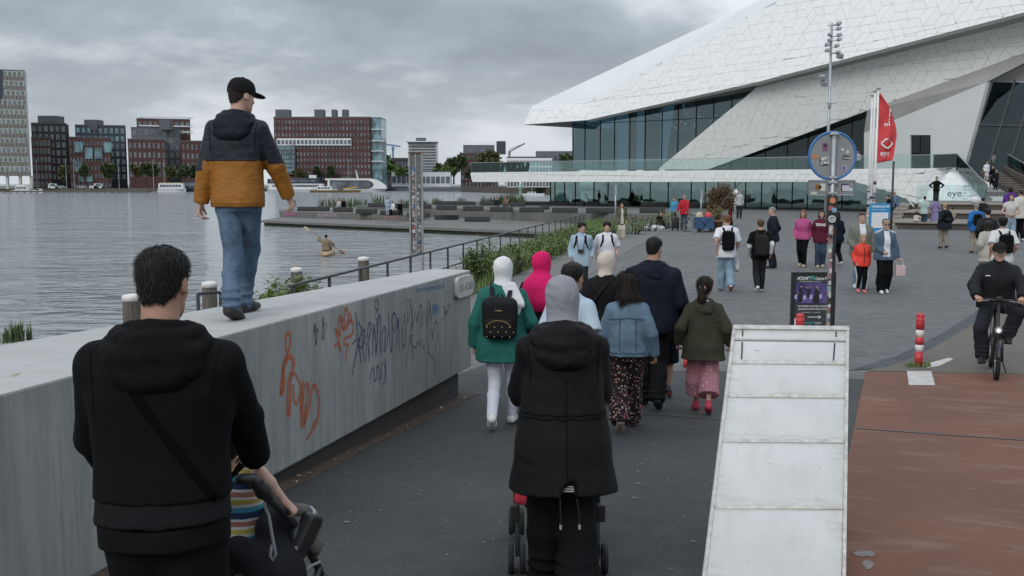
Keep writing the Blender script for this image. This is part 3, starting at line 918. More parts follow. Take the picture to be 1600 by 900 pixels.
def g_hood(s,vox,h=1.0,o=.03,seed=6,open_=.066,sag=1.0):
 """hood lying on the back: inner collar, rim rolls and the hanging pouch"""
 d=Sdf();k=s.k
 for rx,ry,zs,zb,y0,r in((.080,.078,.040,.052,.0,.020),(.108,.098,.030,.012,-.010,.027),(.128,.104,.004,-.040,-.020,.030),(.118,.092,-.03,-.105*sag,-.035,.030)):
  tm=2.5 if r<.028 else 1.9 if zs>0 else 1.25
  tt=np.linspace(-tm,tm,20)
  q=lambda t:s.T(math.sin(t)*rx*k*h,(y0-o*.5)*k-math.cos(t)*ry*k*h,s.tl+(zs+(zb-zs)*(.5+.5*math.cos(t))**1.5)*k)
  for a,b in zip(tt[:-1],tt[1:]):d.cone(q(a),q(b),r*k*h*(1-.25*abs(a)/2.5),r*k*h*(1-.25*abs(b)/2.5),k=.012)
 d.ell(s.T(.005,-.105*k-o*.7,s.tl-.055*k),V(.118,.048,.085*sag)*k*h,s.R,k=.022)
 d.ell(s.T(.03,-.125*k-o*.7,s.tl-.085*k*sag),V(.07,.038,.045)*k*h,s.R@rotm(0,0,.3),k=.014)
 d.ell(s.T(0,.012*k,s.tl+.09*k),V(open_,open_*1.02,.10)*k,s.R,k=.012,mode='sub')
 return d.build(vox,fold(vox,.008,30,seed))
def g_legs(s,vox,o=.012,loose=.012,ln=1.0,amp=.006,seed=2,waist=.07,stack=True,seat=.004):
 """trousers / shorts; ln 1 = to the shoe, .5 = to the knee"""
 d=Sdf();k=s.k
 z,a,b,cy=s.cut_torso(-.10*k,waist*k,s.torso(min(o,seat)))
 d.loft(z,a,b,None,cy,s.R if waist>.2 else s.R*.4+I3*.6,s.P,k=.03)
 m=(1.08 if s.fem else 1.0)*(.55+.45*s.bulk)
 for i,(h,kn,an)in enumerate(((s.hipL,s.kneeL,s.ankL),(s.hipR,s.kneeR,s.ankR))):
  ho=h+V(0,-.005,-.01);oh=min(o,seat+.002)
  if ln<.52:
   e=h+(kn-h)*(ln/.5)
   d.cone(ho,e,.09*k*m+o,.07*k+o+loose,k=.03,flat=True);d.cone(ho,ho+(e-ho)*.3,.09*k*m+o,.088*k*m+o,k=.03)
   continue
  d.cone(ho,kn,.086*k*m+oh,.058*k+o+loose*.6,k=.03)
  t=(ln-.5)/.5
  e=kn+(an-kn)*(t*1.02)+nrm(an-kn)*(.03*k if ln>=1 else 0)
  c=kn+(e-kn)*.35+s_back(kn,an)*.016*k
  d.cone(kn,c,.056*k+o+loose*.6,.054*k+o+loose*.8,k=.02)
  d.cone(c,e,.054*k+o+loose*.8,.040*k+o+loose,k=.02,flat=True)
  if stack and ln>=1 and vox<.02:
   for q,am in((.62,.006),(.76,.009),(.9,.011)):
    c_=kn+(e-kn)*q
    tn=nrm(V(.3*(i-.5),.5,1))
    d.ell(c_+s_back(kn,an)*.012,V(1,1,.25)*(.043*k+o+loose*.9+am),k=.012)
 return d.build(vox,fold(vox,amp,13,seed))
def g_skirt(s,vox,hem,a0=.0,flare=.06,amp=.008,seed=3,waist=.16,sway=0.0):
 """hem: height above the ground"""
 d=Sdf();k=s.k
 z,a,b,cy=s.cut_torso(-.08*k,waist*k,s.torso(.014+a0))
 lo=hem-s.P[2]
 n=8;ex=np.linspace(lo,z[0],n,endpoint=False);w=(z[0]-ex)/(z[0]-lo)
 z=np.concatenate([ex,z]);a=np.concatenate([a[0]+flare*w,a]);b=np.concatenate([b[0]+flare*w,b]);cy=np.concatenate([cy[0]+sway*w,cy])
 d.loft(z,a,b,None,cy,I3,s.P,k=.02)
 me=d.build(vox,(amp,9,seed)if vox<.03 else None)
 return me
def g_shoe(s,vox,i,high=0.0,chunky=1.0):
 base,Rf=s.feet[i];an=(s.ankL,s.ankR)[i];k=s.k
 d=Sdf();L=lambda x,y,z:base+Rf@(V(x,y,z)*k)
 sx=Rf@V(1,0,0);c=chunky
 d.cone(L(0,-.065,.040),L(0,.05,.036),.042*k*c,.046*k*c,k=.02,side=sx,fl=.9)
 d.cone(L(0,.05,.034),L(.0,.135,.026),.046*k*c,.038*k*c,k=.02,side=sx,fl=.75)
 d.cone(L(0,-.055,.05),L(0,-.04,.095+high),.040*k,.041*k,k=.02)
 d.cone(L(0,.0,.06),L(0,.07,.045),.04*k,.035*k,k=.02)
 d.half(L(0,0,.0),-Rf[:,2])
 me=d.build(vox)
 if me is None:return None
 def f(c_):
  loc=(c_-base)@Rf
  return(loc[:,2]<.024*k)
 me.materials.clear()
 return me,f
def g_hair(s,vox,style,o=.012,seed=5,amp=.004):
 d=Sdf();h=s.hs
 z=np.array([-.09,-.055,-.02,.02,.05,.08,.105,.122])*h
 a=(np.array([.050,.058,.066,.0745,.0765,.069,.048,.012])+o)*h*(.97 if s.fem else 1)
 b=(np.array([.060,.072,.086,.096,.0975,.088,.062,.015])+o)*h
 cy=np.array([-.012,-.008,-.006,-.004,-.004,-.004,-.004,-.004])*h
 d.loft(z,a,b,None,cy,s.Rh,s.hc,k=.01)
 Rh,hc=s.Rh,s.hc
 back={'short':-.068,'bob':-.09}.get(style,-.085)*h
 def cutf(X,Y,Z):
  q=(X-hc[0],Y-hc[1],Z-hc[2])
  y=q[0]*Rh[0][1]+q[1]*Rh[1][1]+q[2]*Rh[2][1];z_=q[0]*Rh[0][2]+q[1]*Rh[1][2]+q[2]*Rh[2][2]
  A=.058*h-z_-.25*(.05*h-y)*0
  side_=np.maximum(y-.022*h,np.maximum(-.012*h-z_-(-.02*h-y)*1.2,back-z_))
  return np.minimum(A,side_)
 d.ops.append((cutf,None,None,0,'int'))
 if style=='fringe':
  d.ell(s.Hd(0,.066,.066),V(.066,.034,.032)*h,s.Rh@rotm(0,-.4),k=.02)
  d.ell(s.Hd(0,-.005,.07),V(.083,.098,.058)*h,s.Rh,k=.02)
  amp=.009
  for sg in(-1,1):d.ell(s.Hd(sg*.070,.045,.030),V(.014,.036,.042)*h,s.Rh,k=.012)
 if style in('long','bob','wavy'):
  low={'long':-.30,'bob':-.13,'wavy':-.21}[style]*h
  w={'long':.085,'bob':.085,'wavy':.108}[style]*h
  d.cone(s.Hd(0,-.045,.02),s.hc+Rh@V(0,-.072*h,low*.55),.082*h,w,k=.03,side=s.Rh[:,0],fl=.62)
  d.cone(s.hc+Rh@V(0,-.072*h,low*.55),s.hc+V(0,-.085*h,low),w,w*.72,k=.03,side=s.Rh[:,0],fl=.5)
  for sg in(-1,1):
   d.cone(s.Hd(sg*.072,.0,.02),s.hc+V(*(Rh@V(sg*.085,-.02,0)))*h+V(0,0,low*.7),.022*h,.026*h,k=.03)
 if style=='ponytail':
  p0=s.Hd(0,-.098,.005);p1=p0+Rh@V(.0,-.045,-.035)*h;p2=p0+V(*(Rh@V(.01,-.055,0)))*h+V(0,0,-.12*h);p3=p2+V(.01,.005,-.11*h)
  d.cone(p0,p1,.020*h,.034*h,k=.012);d.cone(p1,p2,.034*h,.042*h,k=.02);d.cone(p2,p3,.042*h,.016*h,k=.02)
 if style=='bun':
  d.ell(s.Hd(0,-.105,.045),V(.038,.034,.036)*h,k=.012)
 if vox<.02:return d.build(vox,(amp,60,seed))
 return d.build(vox)
def g_hijab(s,vox,drape=.17,amp=.004,seed=8,open_=True,back=True,out=.0,cape=True):
 d=Sdf();h=s.hs;k=s.k
 z=np.array([-.15,-.11,-.07,-.02,.03,.07,.10,.122,.132])*h
 a=np.array([.058,.064,.074,.084,.089,.084,.069,.044,.012])*h
 b=np.array([.060,.068,.084,.102,.109,.103,.085,.056,.015])*h
 cy=np.array([.006,.006,.004,.0,-.006,-.008,-.008,-.006,-.004])*h
 d.loft(z,a,b,None,cy,s.Rh,s.hc,k=.02)
 nk=s.neck
 d.ell(s.Hd(0,-.038,.012),V(.082,.088,.088)*h,s.Rh,k=.02)
 d.cone(s.Hd(0,-.012,-.06),nk+V(0,-.014,.0),.070*h,.088*k,k=.05)
 w=.165*k*(s.sw/(.165*k))**.7+out*.8
 if not cape:
  d.cone(nk+V(0,-.012,.0),s.T(0,-.02*k,s.tl-.05*k),.080*k,.115*k,k=.04,side=s.R[:,0],fl=.75);back=False
 else:d.cone(nk+V(0,-.016,.02),s.T(0,-.026*k,s.tl-.05*k),.088*k,w*.95,k=.05,side=s.R[:,0],fl=.66+out*2)
 if cape:d.cone(s.T(0,-.026*k,s.tl-.05*k),s.T(0,-.03*k,s.tl-.05*k-drape*.5),w*.95,w*1.02,k=.03,side=s.R[:,0],fl=.70+out*2.5)
 if back:d.ell(s.T(0.0,-.060*k-out,s.tl-drape*.62),V(.125*k+out,.080*k,drape*.62),s.R,k=.04)
 for j in range(6):
  c0=[]
  for q in np.linspace(.35,2.8,10):
   zq=.050-.034*j+(.045-.018*j)*math.cos(q)-.012*math.sin(q)
   c0.append(s.Hd(-np.interp(zq*h,z,a)/h*math.cos(q)*.97,np.interp(zq*h,z,cy)/h-np.interp(zq*h,z,b)/h*math.sin(q)*.97,zq))
  for a_,b_ in zip(c0[:-1],c0[1:]):d.cone(a_,b_,.0065*h,.0065*h,k=.014)
 if open_:d.ell(s.Hd(0,.112,-.018),V(.056,.055,.082)*h,s.Rh,k=.012,mode='sub')
 return d.build(vox,(amp,24,seed)if vox<.025 else None)
def g_cap(s,vox):
 d=Sdf();h=s.hs
 z=np.array([.012,.05,.085,.112,.130,.136])*h
 a=np.array([.087,.087,.080,.062,.032,.008])*h;b=np.array([.109,.108,.098,.078,.040,.01])*h
 d.loft(z,a,b,None,np.array([-.002]*6)*h,s.Rh,s.hc,k=.01)
 d.ell(s.Hd(0,.125,.034),V(.07,.080,.010)*h,s.Rh@rotm(0,-.12),k=.006)
 d.ell(s.Hd(0,0,.137),V(.010,.010,.006)*h,s.Rh,k=.004)
 d.ell(s.Hd(0,-.112,.018),V(.032,.02,.021)*h,s.Rh,k=.006,mode='sub')
 return d.build(vox)
def face_parts(s,root,brow=(0.02,0.015,0.012),glasses=False):
 """eyes, brows and mouth of a face that looks our way"""
 h=s.hs;Rm=Matrix(s.Rh.tolist())
 eb=plain('eye white',(0.55,0.53,0.5),0.25)if 'eye' not in M_ else M_['eye'];M_['eye']=eb
 ir=M_.setdefault('iris',plain('dark iris',(0.02,0.013,0.01),0.2))
 lp=M_.setdefault('lip',plain('lip',(0.30,0.11,0.10),0.5))
 bm_=M_.setdefault('brow',plain('eyebrow hair',brow,0.8))
 def put(name,mb,m):
  me=mb.mesh(name,m,True)
  me.transform(Rm.to_4x4());me.transform(Matrix.Translation(Vector(s.hc)))
  return link(name,me,root)
 for sg in(-1,1):
  if not glasses:
   e=put('eye',MB().ball(V(sg*.031,.083,.006)*h,tuple(V(.0125,.011,.0085)*h)),eb)
   mb=MB().ball(V(sg*.031,.0915,.006)*h,tuple(V(.0062,.0045,.0062)*h));mb_me=mb.mesh('iris',ir,True)
   mb_me.transform(Rm.to_4x4());mb_me.transform(Matrix.Translation(Vector(s.hc)));link('iris',mb_me,e)
  put('eyebrow',MB().tube([V(sg*.014,.097,.026)*h,V(sg*.03,.096,.031)*h,V(sg*.048,.085,.026)*h],.0042*h,6),bm_)
 put('mouth',MB().ball(V(0,.0945,-.0625)*h,tuple(V(.022,.005,.0055)*h),10,6),lp)
 if glasses:
  mb=MB()
  for sg in(-1,1):mb.ball(V(sg*.033,.096,.006)*h,tuple(V(.025,.006,.019)*h),12,8)
  mb.tube([V(-.01,.102,.012)*h,V(.01,.102,.012)*h],.003*h,5)
  for sg in(-1,1):mb.tube([V(sg*.055,.09,.01)*h,V(sg*.083,.0,.012)*h],.003*h,5)
  put('sunglasses',mb,M_['black'])
def hair_strands(root_hair,me,mat,n,ln,flow,seed=1,jitter=.35,width=.0011,keep=None):
 """thin tapered strands standing on a hair mesh, joined as one part of the hair"""
 rng=np.random.RandomState(seed)
 v=verts_of(me);m=len(v)
 nr=np.empty(m*3,np.float32);me.vertices.foreach_get('normal',nr);nr=nr.reshape(-1,3)
 sel=np.arange(m)
 if keep is not None:sel=sel[keep(v)]
 i=sel[rng.randint(0,len(sel),n)]
 p=v[i]+rng.normal(size=(n,3))*.003;N=nr[i]
 d=np.array([flow(a,b)for a,b in zip(p,N)])
 d=d+rng.normal(size=(n,3))*jitter;d/=np.linalg.norm(d,axis=1)[:,None]
 s=np.cross(d,N);s/=np.maximum(np.linalg.norm(s,axis=1),1e-6)[:,None]
 L=ln*(0.5+rng.rand(n))[:,None]
 w=width
 mid=p+d*L*.55+N*L*.10;tip=p+d*L-np.array([0,0,.12])*L+N*L*.02
 vs=np.concatenate([p-s*w-N*.002,p+s*w-N*.002,mid-s*w*.8,mid+s*w*.8,tip])
 a=np.arange(n)
 q=np.stack([a,a+n,a+3*n,a+2*n],1)
 t=np.stack([a+2*n,a+3*n,a+4*n,a+4*n],1)
 me2=new_mesh('strand',vs.tolist(),q.tolist()+t[:,:3].tolist(),True)
 o=link('strand',me2,root_hair,mat);o['kind']='stuff'
 return o
def person(label,x,y,Z,fig,vox,skin_t='tan',top=None,top_m=None,legs=None,legs_m=None,skirt=None,skirt_m=None,shoes=None,sole=None,shoe_kw=None,hair=None,hair_m=None,hijab=None,hijab_m=None,cap=None,coat=None,coat_m=None,shirt=None,shirt_m=None,face=False,glasses=False,rot=0.0,group=None,names=None,strands=0):
 """rot: degrees, 0 walks away from the camera, + turns left"""
 nm=dict(top='jacket',legs='trousers',skirt='skirt',coat='coat',shirt='shirt');nm.update(names or{})
 t=thing('person',label,'person',(x,y,Z),R_(rot),group)
 s=fig
 me=s.body(vox);me.name='body'
 link('body',me,t,skin_of(skin_t))
 bx_=min(vox*1.15,.03)
 for part,fn,mm in((shirt,g_top,shirt_m),(top,g_top,top_m),(coat,g_top,coat_m)):
  key='shirt' if part is shirt and part is not None else('top' if part is top else 'coat')
  if part is None:continue
  me=fn(s,bx_,**part);link(nm[key],me,t,mm)
  if part.get('hood'):link('hood',g_hood(s,max(vox,.008),part['hood'],part.get('o',.03)),t,mm)
 if legs is not None:link(nm['legs'],g_legs(s,bx_,**legs),t,legs_m)
 if skirt is not None:link(nm['skirt'],g_skirt(s,bx_,**skirt),t,skirt_m)
 if shoes is not None:
  for i in(0,1):
   r=g_shoe(s,max(min(vox,.02)*.8,.007),i,**(shoe_kw or{}))
   if r is None:continue
   me,f=r
   me.materials.append(shoes);me.materials.append(sole or shoes)
   face_mats(me,f);link('shoe',me,t)
 if hair is not None:
  hm=hair_m or M_.setdefault('hair_black',hairm((0.016,0.013,0.012)))
  me=g_hair(s,max(vox*.8,.006),**hair);ho=link('hair',me,t,hm)
  if strands:
   hc=s.hc
   st=hair['style']
   def flow(p,n,g=np.array([0,-.45,-.85])):
    q=nrm(p-hc);g2=g+np.array([q[0]*.5,-.25 if p[2]>hc[2]+.05 else 0,0])
    return nrm(g2-n*n.dot(g2)+n*.12)
   hair_strands(ho,me,hm,strands,{'short':.014,'wavy':.06,'ponytail':.035,'bob':.04}.get(st,.03),flow,jitter=.16)
 if hijab is not None:link('headscarf',g_hijab(s,max(vox*.9,.007),**hijab),t,hijab_m)
 if cap is not None:link('cap',g_cap(s,max(vox*.8,.006)),t,cap)
 if face:face_parts(s,t,glasses=glasses)
 return t
def backpack(label,root,s,mat,vox,w=.15,h=.23,dep=.075,zc=.30,strap=True,pocket=None,group=None,y0=None,trim=None,o=.03):
 """pack hanging from the shoulders of figure s; a thing of its own"""
 t=thing('backpack',label,'backpack',root.location,root.rotation_euler[2],group)
 k=s.k;v=max(vox,.008)
 yb=(y0 if y0 is not None else-(.125*k+o+dep))
 R=s.R
 c=s.T(0,yb,s.tl-.08*k-h)
 d=Sdf().box(c,V(w,dep,h),min(w,dep,h)*.75,R,k=.02)
 d.ell(c+R@V(0,0,h*.35),V(w*.97,dep*.9,h*.72),R,k=.03,p=3)
 link('pack_body',d.build(v,fold(v,.003,20,4)),t,mat)
 d=Sdf().box(c+R@V(0,-dep*.9,-h*.42),V(w*.82,dep*.42,h*.46),dep*.32,R,k=.02)
 link('front_pocket',d.build(v),t,pocket or mat)
 if strap:
  for sg in(-1,1):
   x=sg*.095*k
   pts=[s.T(x*.8,yb+dep*.6,s.tl-.10*k),s.T(x,-.075*k-o,s.tl-.005*k),s.T(x*1.02,-.01,s.tl+.022*k+o*.75),s.T(x*1.08,.085*k+o*.6,s.tl-.035*k),s.T(x*1.2,.128*k+o*.8,s.tl-.14*k),s.T(x*1.6,.08*k+o,s.tl-.28*k),s.T(x*1.5,yb+dep,s.tl-.36*k)]
   mb=MB()
   for a,b in zip(pts[:-1],pts[1:]):mb.bar(a,b,.045*k,.014,up=tuple(R@V(0,-.6,.8)))
   mb.build('strap',mat,t)
  link('handle',MB().tube([s.T(-.03,yb+dep*.5,s.tl-.085*k),s.T(-.02,yb,s.tl-.04*k),s.T(.02,yb,s.tl-.04*k),s.T(.03,yb+dep*.5,s.tl-.085*k)],.008,6).mesh('handle',mat),t)
 if trim:
  link('zip',MB().tube([c+R@V(math.cos(a)*w*.72,-dep*1.36,-h*.42+math.sin(a)*h*.38)for a in np.linspace(.15,math.pi-.15,9)],.004,5).mesh('zip',trim),t)
 return t,c
# ------------------------------------------------------------------ the ground
def struct(name,me,mat):return link(name,me,None,mat,'structure')
struct('water',new_mesh('water',[(-1500,-60,WATER),(900,-60,WATER),(900,2600,WATER),(-1500,2600,WATER)],[(0,1,2,3)]),M_['water'])
def quay_x(y):return-3.2+(y-16.2)*(6.2/30.8)
Hs,Hc=math.sin(HEAD),math.cos(HEAD)
def sv(s,v,dz=0.0):
 """point at s along the bridge heading, v to its right"""
 x,y=s*Hs+v*Hc,s*Hc-v*Hs
 return Vector((x,y,gz(x,y)+dz))
def strip_sheet(name,left,right,s0,s1,step,mat,dz):
 """sheet following the ramp between two edges given as v(s)"""
 n=max(1,int(round((s1-s0)/step)));vs,fs=[],[]
 for i in range(n+1):
  s=s0+(s1-s0)*i/n
  vs+=[sv(s,left(s),dz),sv(s,right(s),dz)]
 for i in range(n):fs.append((2*i,2*i+1,2*i+3,2*i+2))
 return struct(name,new_mesh(name,vs,fs),mat)
vs,fs=[],[]
ys=[-14+i for i in range(0,40)]
for y in ys:
 for x in[quay_x(y)-0.45,-1.0,1.0,3.0,5.0,8.0,12.0,20.0,60.0]:
  vs.append((x,y,gz(x,y)-0.004))
for i in range(len(ys)-1):
 for j in range(8):fs.append((i*9+j,i*9+j+1,(i+1)*9+j+1,(i+1)*9+j))
Y1=ys[-1]
b=len(vs)
ring=[(quay_x(Y1)-.45,Y1),(60,Y1),(140,Y1),(140,140),(-2,140),(-15,124),(-17.5,113),(-9.3,104),(3.4,89),(13,78),(8.6,66.5),(quay_x(47)-.45,47)]
vs+=[(x,y,gz(x,y)-0.004)for x,y in ring]
fs.append(tuple(range(b,b+len(ring))))
struct('plaza_ground',new_mesh('plaza_ground',vs,fs),M_['brick_pave'])
q=[(quay_x(y)-.45,y)for y in range(-14,48,4)]+[(8.6,66.5)]
mb=MB()
for(x0,y0),(x1,y1)in zip(q[:-1],q[1:]):
 mb.prism([(x0,y0,gz(x0,y0)-.006),(x1,y1,gz(x1,y1)-.006),(x1,y1,-3),(x0,y0,-3)],(.5,-.1,0))
tag(mb.build('quay_wall',M_['quay']),'stained concrete quay wall under the railing beside the water','wall')
v_fp0=lambda s:-3.45+0.02*s
v_div=lambda s:2.12+0.03*(s-6)
strip_sheet('footpath_asphalt',lambda s:-4.6,lambda s:.9,-6,13.6,.7,M_['asphalt'],0.000)
fl_,fr_=on_ground(1352,581),on_ground(1612,585.5)
def sheet(name,lf,rf,n,mat,dz):
 """grid between a left and a right edge, each a function of 0..1 giving (x, y)"""
 vs=[]
 for i in range(n+1):
  (x0,y0),(x1,y1)=lf(i/n),rf(i/n)
  for j in range(7):
   x,y=x0+(x1-x0)*j/6,y0+(y1-y0)*j/6;vs.append((x,y,gz(x,y)+dz))
 return struct(name,new_mesh(name,vs,[(i*7+j,i*7+j+1,i*7+j+8,i*7+j+7)for i in range(n)for j in range(6)]),mat)
sL,sR=svalue(fl_.x,fl_.y),svalue(fr_.x,fr_.y)
vR=fr_.x*Hc-fr_.y*Hs
def redl(t):
 s=-6+(sL+6)*t;p=sv(s,.02+max(0,s-6)*((fl_.x*Hc-fl_.y*Hs)-.02)/(sL-6));return p.x,p.y
def redr(t):
 p=sv(-6+(sR+6)*t,vR+3.0*(1-t));return p.x,p.y
sheet('red_cycle_path',redl,redr,30,M_['red_asphalt'],.006)
strip_sheet('expansion_joint',lambda s:.25,lambda s:6.5,10.02,10.065,.05,M_['dark_steel'],0.012)
strip_sheet('expansion_joint',lambda s:-3.4,lambda s:.25,10.02,10.05,.05,plain('pale joint mastic',(.10,.10,.098),.8,.3,20),0.006)
band_in=[(1362,577),(1385,573),(1420,561),(1455,545),(1490,525),(1520,507),(1560,485),(1610,462)]
band_out=[(1326,579),(1365,568),(1400,557),(1437,540),(1472,521),(1500,504),(1536,480),(1590,452)]
bi=[on_ground(*p)for p in band_in];bo=[on_ground(*p)for p in band_out]
ag=[fl_+Vector((.05,.06,0)),fr_+Vector((0,.02,0)),sv(24,9.0)]+bi[::-1]
struct('aggregate_paving',new_mesh('aggregate_paving',[(p.x,p.y,gz(p.x,p.y)+.006)for p in ag],[tuple(range(len(ag)))]),M_['aggregate'])
vs=[(p.x,p.y,gz(p.x,p.y)+.008)for p in bi+bo];n=len(bi)
struct('paver_band',new_mesh('paver_band',vs,[(i+n,i,i+1,i+1+n)for i in range(n-1)]),M_['edge_pave'])
rr=random.Random(17)
for x0,y0,w,h in((1350,867,17,6),(1356,884,11,7)):
 n_=14;ps=[on_ground(x0+math.cos(6.283*i/n_)*w*rr.uniform(.6,1.2),y0+math.sin(6.283*i/n_)*h*rr.uniform(.6,1.2))for i in range(n_)]
 struct('worn_patch',new_mesh('worn_patch',[(p.x,p.y,p.z+.009)for p in ps],[tuple(range(n_))[::-1]]),plain('bare grey patch',(.20,.185,.17),.9,.25,20))
mb=MB()
for _ in range(420):
 s_,v_=rr.uniform(3.6,13),rr.uniform(-3.0,-.05)if rr.random()<.8 else rr.uniform(.3,4)
 p=sv(s_,v_,.012);l=rr.uniform(.003,.010)*(2.2 if rr.random()<.08 else 1);a=rr.uniform(-.5,.5)-HEAD
 d1,d2=Vector((math.cos(a),math.sin(a),0))*l*1.6,Vector((-math.sin(a),math.cos(a),0))*l*.6
 mb.quad(p-d1,p-d2,p+d1+Vector((0,0,.002)),p+d2)
o=mb.build('ground_specks',plain('pale specks',(.22,.215,.205),.9,.4,30));o['kind']='stuff'
for pts in([(1417,581),(1455,581),(1461,603),(1420,603)],[(1442,571),(1482,560),(1490,562),(1467,573),(1450,576)]):
 ps=[on_ground(*p)for p in pts]
 struct('painted_road_mark',new_mesh('painted_road_mark',[(p.x,p.y,p.z+.011)for p in ps],[tuple(range(len(ps)))][::1]),plain('worn white road paint',(0.48,0.46,0.43),.8,.2,6))
pl=[(quay_x(y)+1.0+(.4 if y>30 else .0),y)for y in(14.6,22,30,38,47,56)]
pr=[(quay_x(y)+2.6+(y-14)*.03,y)for y in(14.6,22,30,38,47,56)]
vs=[(x,y,gz(x,y)+.004)for x,y in pl+pr]
struct('quay_path',new_mesh('quay_path',vs,[(i,i+6,i+7,i+1)for i in range(5)]),M_['path'])
pl=[(quay_x(y)-.44,y)for y in(2,8,14.6,22,30,38,47,60)];pr=[(quay_x(y)+1.0,y)for y in(2,8,14.6,22,30,38,47,60)]
vs=[(x,y,gz(x,y)+.003)for x,y in pl+pr]
struct('soil_strip',new_mesh('soil_strip',vs,[(i,i+8,i+9,i+1)for i in range(7)]),plain('soil',(.07,.06,.045),.95,.3,4))
# ------------------------------------------------------------------ concrete parapet
WT,WB=1.595,0.49
wp0=on_z(0,616,WT);wp1=on_z(735.5,422,WT);wq0=on_z(0,539.5,WT);wq1=on_z(677,419.5,WT)
wd=(wp1-wp0).normalized();wn=Vector((wd.y,-wd.x,0))
wdb=(wq1-wq0).normalized()
back_ext=4.2
a0,a1=wp0-wd*back_ext,wp1
b0,b1=wq0-wdb*back_ext,wq1
wl=(a0+b0+a1+b1)/4;base=Vector((wl.x,wl.y,gz(wl.x,wl.y)))
par=thing('parapet','long pale concrete parapet with graffiti beside the dark footpath','wall',base)
bm=bmesh.new()
lo=[Vector((p.x,p.y,WB))for p in(a0,a1,b1,b0)];hi=[Vector((p.x,p.y,WT))for p in(a0,a1,b1,b0)]
bv=[bm.verts.new(p-base)for p in lo+hi]
for f in((3,2,1,0),(0,1,5,4),(1,2,6,5),(2,3,7,6),(3,0,4,7)):bm.faces.new([bv[i]for i in f])
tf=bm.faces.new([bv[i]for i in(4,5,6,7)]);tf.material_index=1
bmesh.ops.recalc_face_normals(bm,faces=bm.faces)
bmesh.ops.bevel(bm,geom=[e for e in bm.edges],offset=.014,segments=2,affect='EDGES',profile=.5)
me=bpy.data.meshes.new('wall_block');bm.to_mesh(me);bm.free()
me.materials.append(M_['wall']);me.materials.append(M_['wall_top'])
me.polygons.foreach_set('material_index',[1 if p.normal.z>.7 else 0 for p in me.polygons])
link('wall_block',me,par)
mb=MB();inn=.07
foot=[a0-wn*inn,a1-wn*inn-wd*.25,b1+wn*.1-wd*.25,b0+wn*.1]
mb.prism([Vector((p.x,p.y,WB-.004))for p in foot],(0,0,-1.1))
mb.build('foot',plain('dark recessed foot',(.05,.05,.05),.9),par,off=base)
vs=[]
for i in range(20):
 p=a0+(a1-a0)*i/19
 for w in(-.12,.10+.03*math.sin(i*1.7)):
  q_=p+wn*w;vs.append((q_.x,q_.y,gz(q_.x,q_.y)+.004))
t=NT('rusty gutter dirt');v=t.pos();n=t.noise(v,9,5,.7)
t.color(t.ramp(n,[(.3,(.035,.024,.018)),(.7,(.10,.065,.045))]));t.rough(.95)
o=link('gutter_dirt',new_mesh('gutter_dirt',vs,[(2*i,2*i+1,2*i+3,2*i+2)for i in range(19)]),None,t.m);o['kind']='structure'
mb=MB();rr=random.Random(4)
for i in range(46):
 p=a0+(a1-a0)*rr.uniform(.45,.99)+wn*abs(rr.gauss(.04,.07))
 z=gz(p.x,p.y)+.012;a=rr.uniform(0,6.28);l=rr.uniform(.008,.03);w=l*rr.uniform(.2,.6)
 d1,d2=Vector((math.cos(a),math.sin(a),rr.uniform(-.1,.4)))*l,Vector((-math.sin(a),math.cos(a),0))*w
 c=Vector((p.x,p.y,z));mb.quad(c-d1,c+d2,c+d1+Vector((0,0,.008)),c-d2)
mb.f=mb.f
o=mb.build('gutter_litter',plain('dry leaf litter',(.30,.27,.22),.9,.5,30));o['kind']='stuff'
def wall_pt(x,y,off=.003):return on_plane(x,y,wp0+wn*off,wn)
def ribbon(mb,pts,w,off=.003):
 ps=[wall_pt(x,y,off)for x,y in pts]
 for _ in range(2):
  q_=[ps[0]]
  for u,v_ in zip(ps[:-1],ps[1:]):q_+=[u*.75+v_*.25,u*.25+v_*.75]
  ps=q_+[ps[-1]]
 vs=[]
 for i,p in enumerate(ps):
  d=(ps[min(i+1,len(ps)-1)]-ps[max(i-1,0)])
  d=d.normalized()if d.length>1e-6 else Vector((0,0,1))
  s_=wn.cross(d);e_=1.4*w*(.6+.4*math.sin(math.pi*min(1,(i+.5)/len(ps)*1.2)))
  vs+=[p-s_*e_/2,p+s_*e_/2]
 mb.add(vs,[(2*i,2*i+1,2*i+3,2*i+2)for i in range(len(ps)-1)])
def spray(nm,c,hole):
 """thin worn paint"""
 t=NT(nm);n=t.noise(t.pos(),26,4,.7)
 tr=t.n('ShaderNodeBsdfTransparent');ms=t.n('ShaderNodeMixShader',{0:t.rng(n,hole-.08,hole+.16,.12,.85)})
 t.color(c);t.rough(.7);t.set(ms.inputs[1],tr.outputs[0]);t.set(ms.inputs[2],t.b.outputs[0])
 t.t.links.new(ms.outputs[0],t.t.nodes['Material Output'].inputs[0]);return t.m
Zc=lambda pts,x0=400,y0=400,s=2.5:[(x0+a/s,y0+b_/s)for a,b_ in pts]
Zd=lambda pts:[(480+a/4.498,410+b_/4.498)for a,b_ in pts]
org,org2,navy,blk,blk2,blu,blu2=(MB()for _ in range(7))
for st in([(118,372),(116,320),(124,297),(136,305),(135,350),(122,385),(108,420),(100,500),(98,552),(112,500),(106,440),(128,390),(148,400),(146,445),(130,470),(126,540),(122,600),(128,630),(136,590),(134,480),(146,455),(160,470),(176,500),(172,550),(158,585),(148,560),(146,500)],[(176,672),(180,640),(184,560),(194,500),(206,500),(202,560),(190,630),(184,668),(196,640),(214,560),(220,505),(236,510),(246,545),(248,600),(238,650),(222,690),(204,700),(198,722),(214,690),(232,640)],[(186,486),(176,560),(178,640)]):ribbon(org,Zc(st),.030)
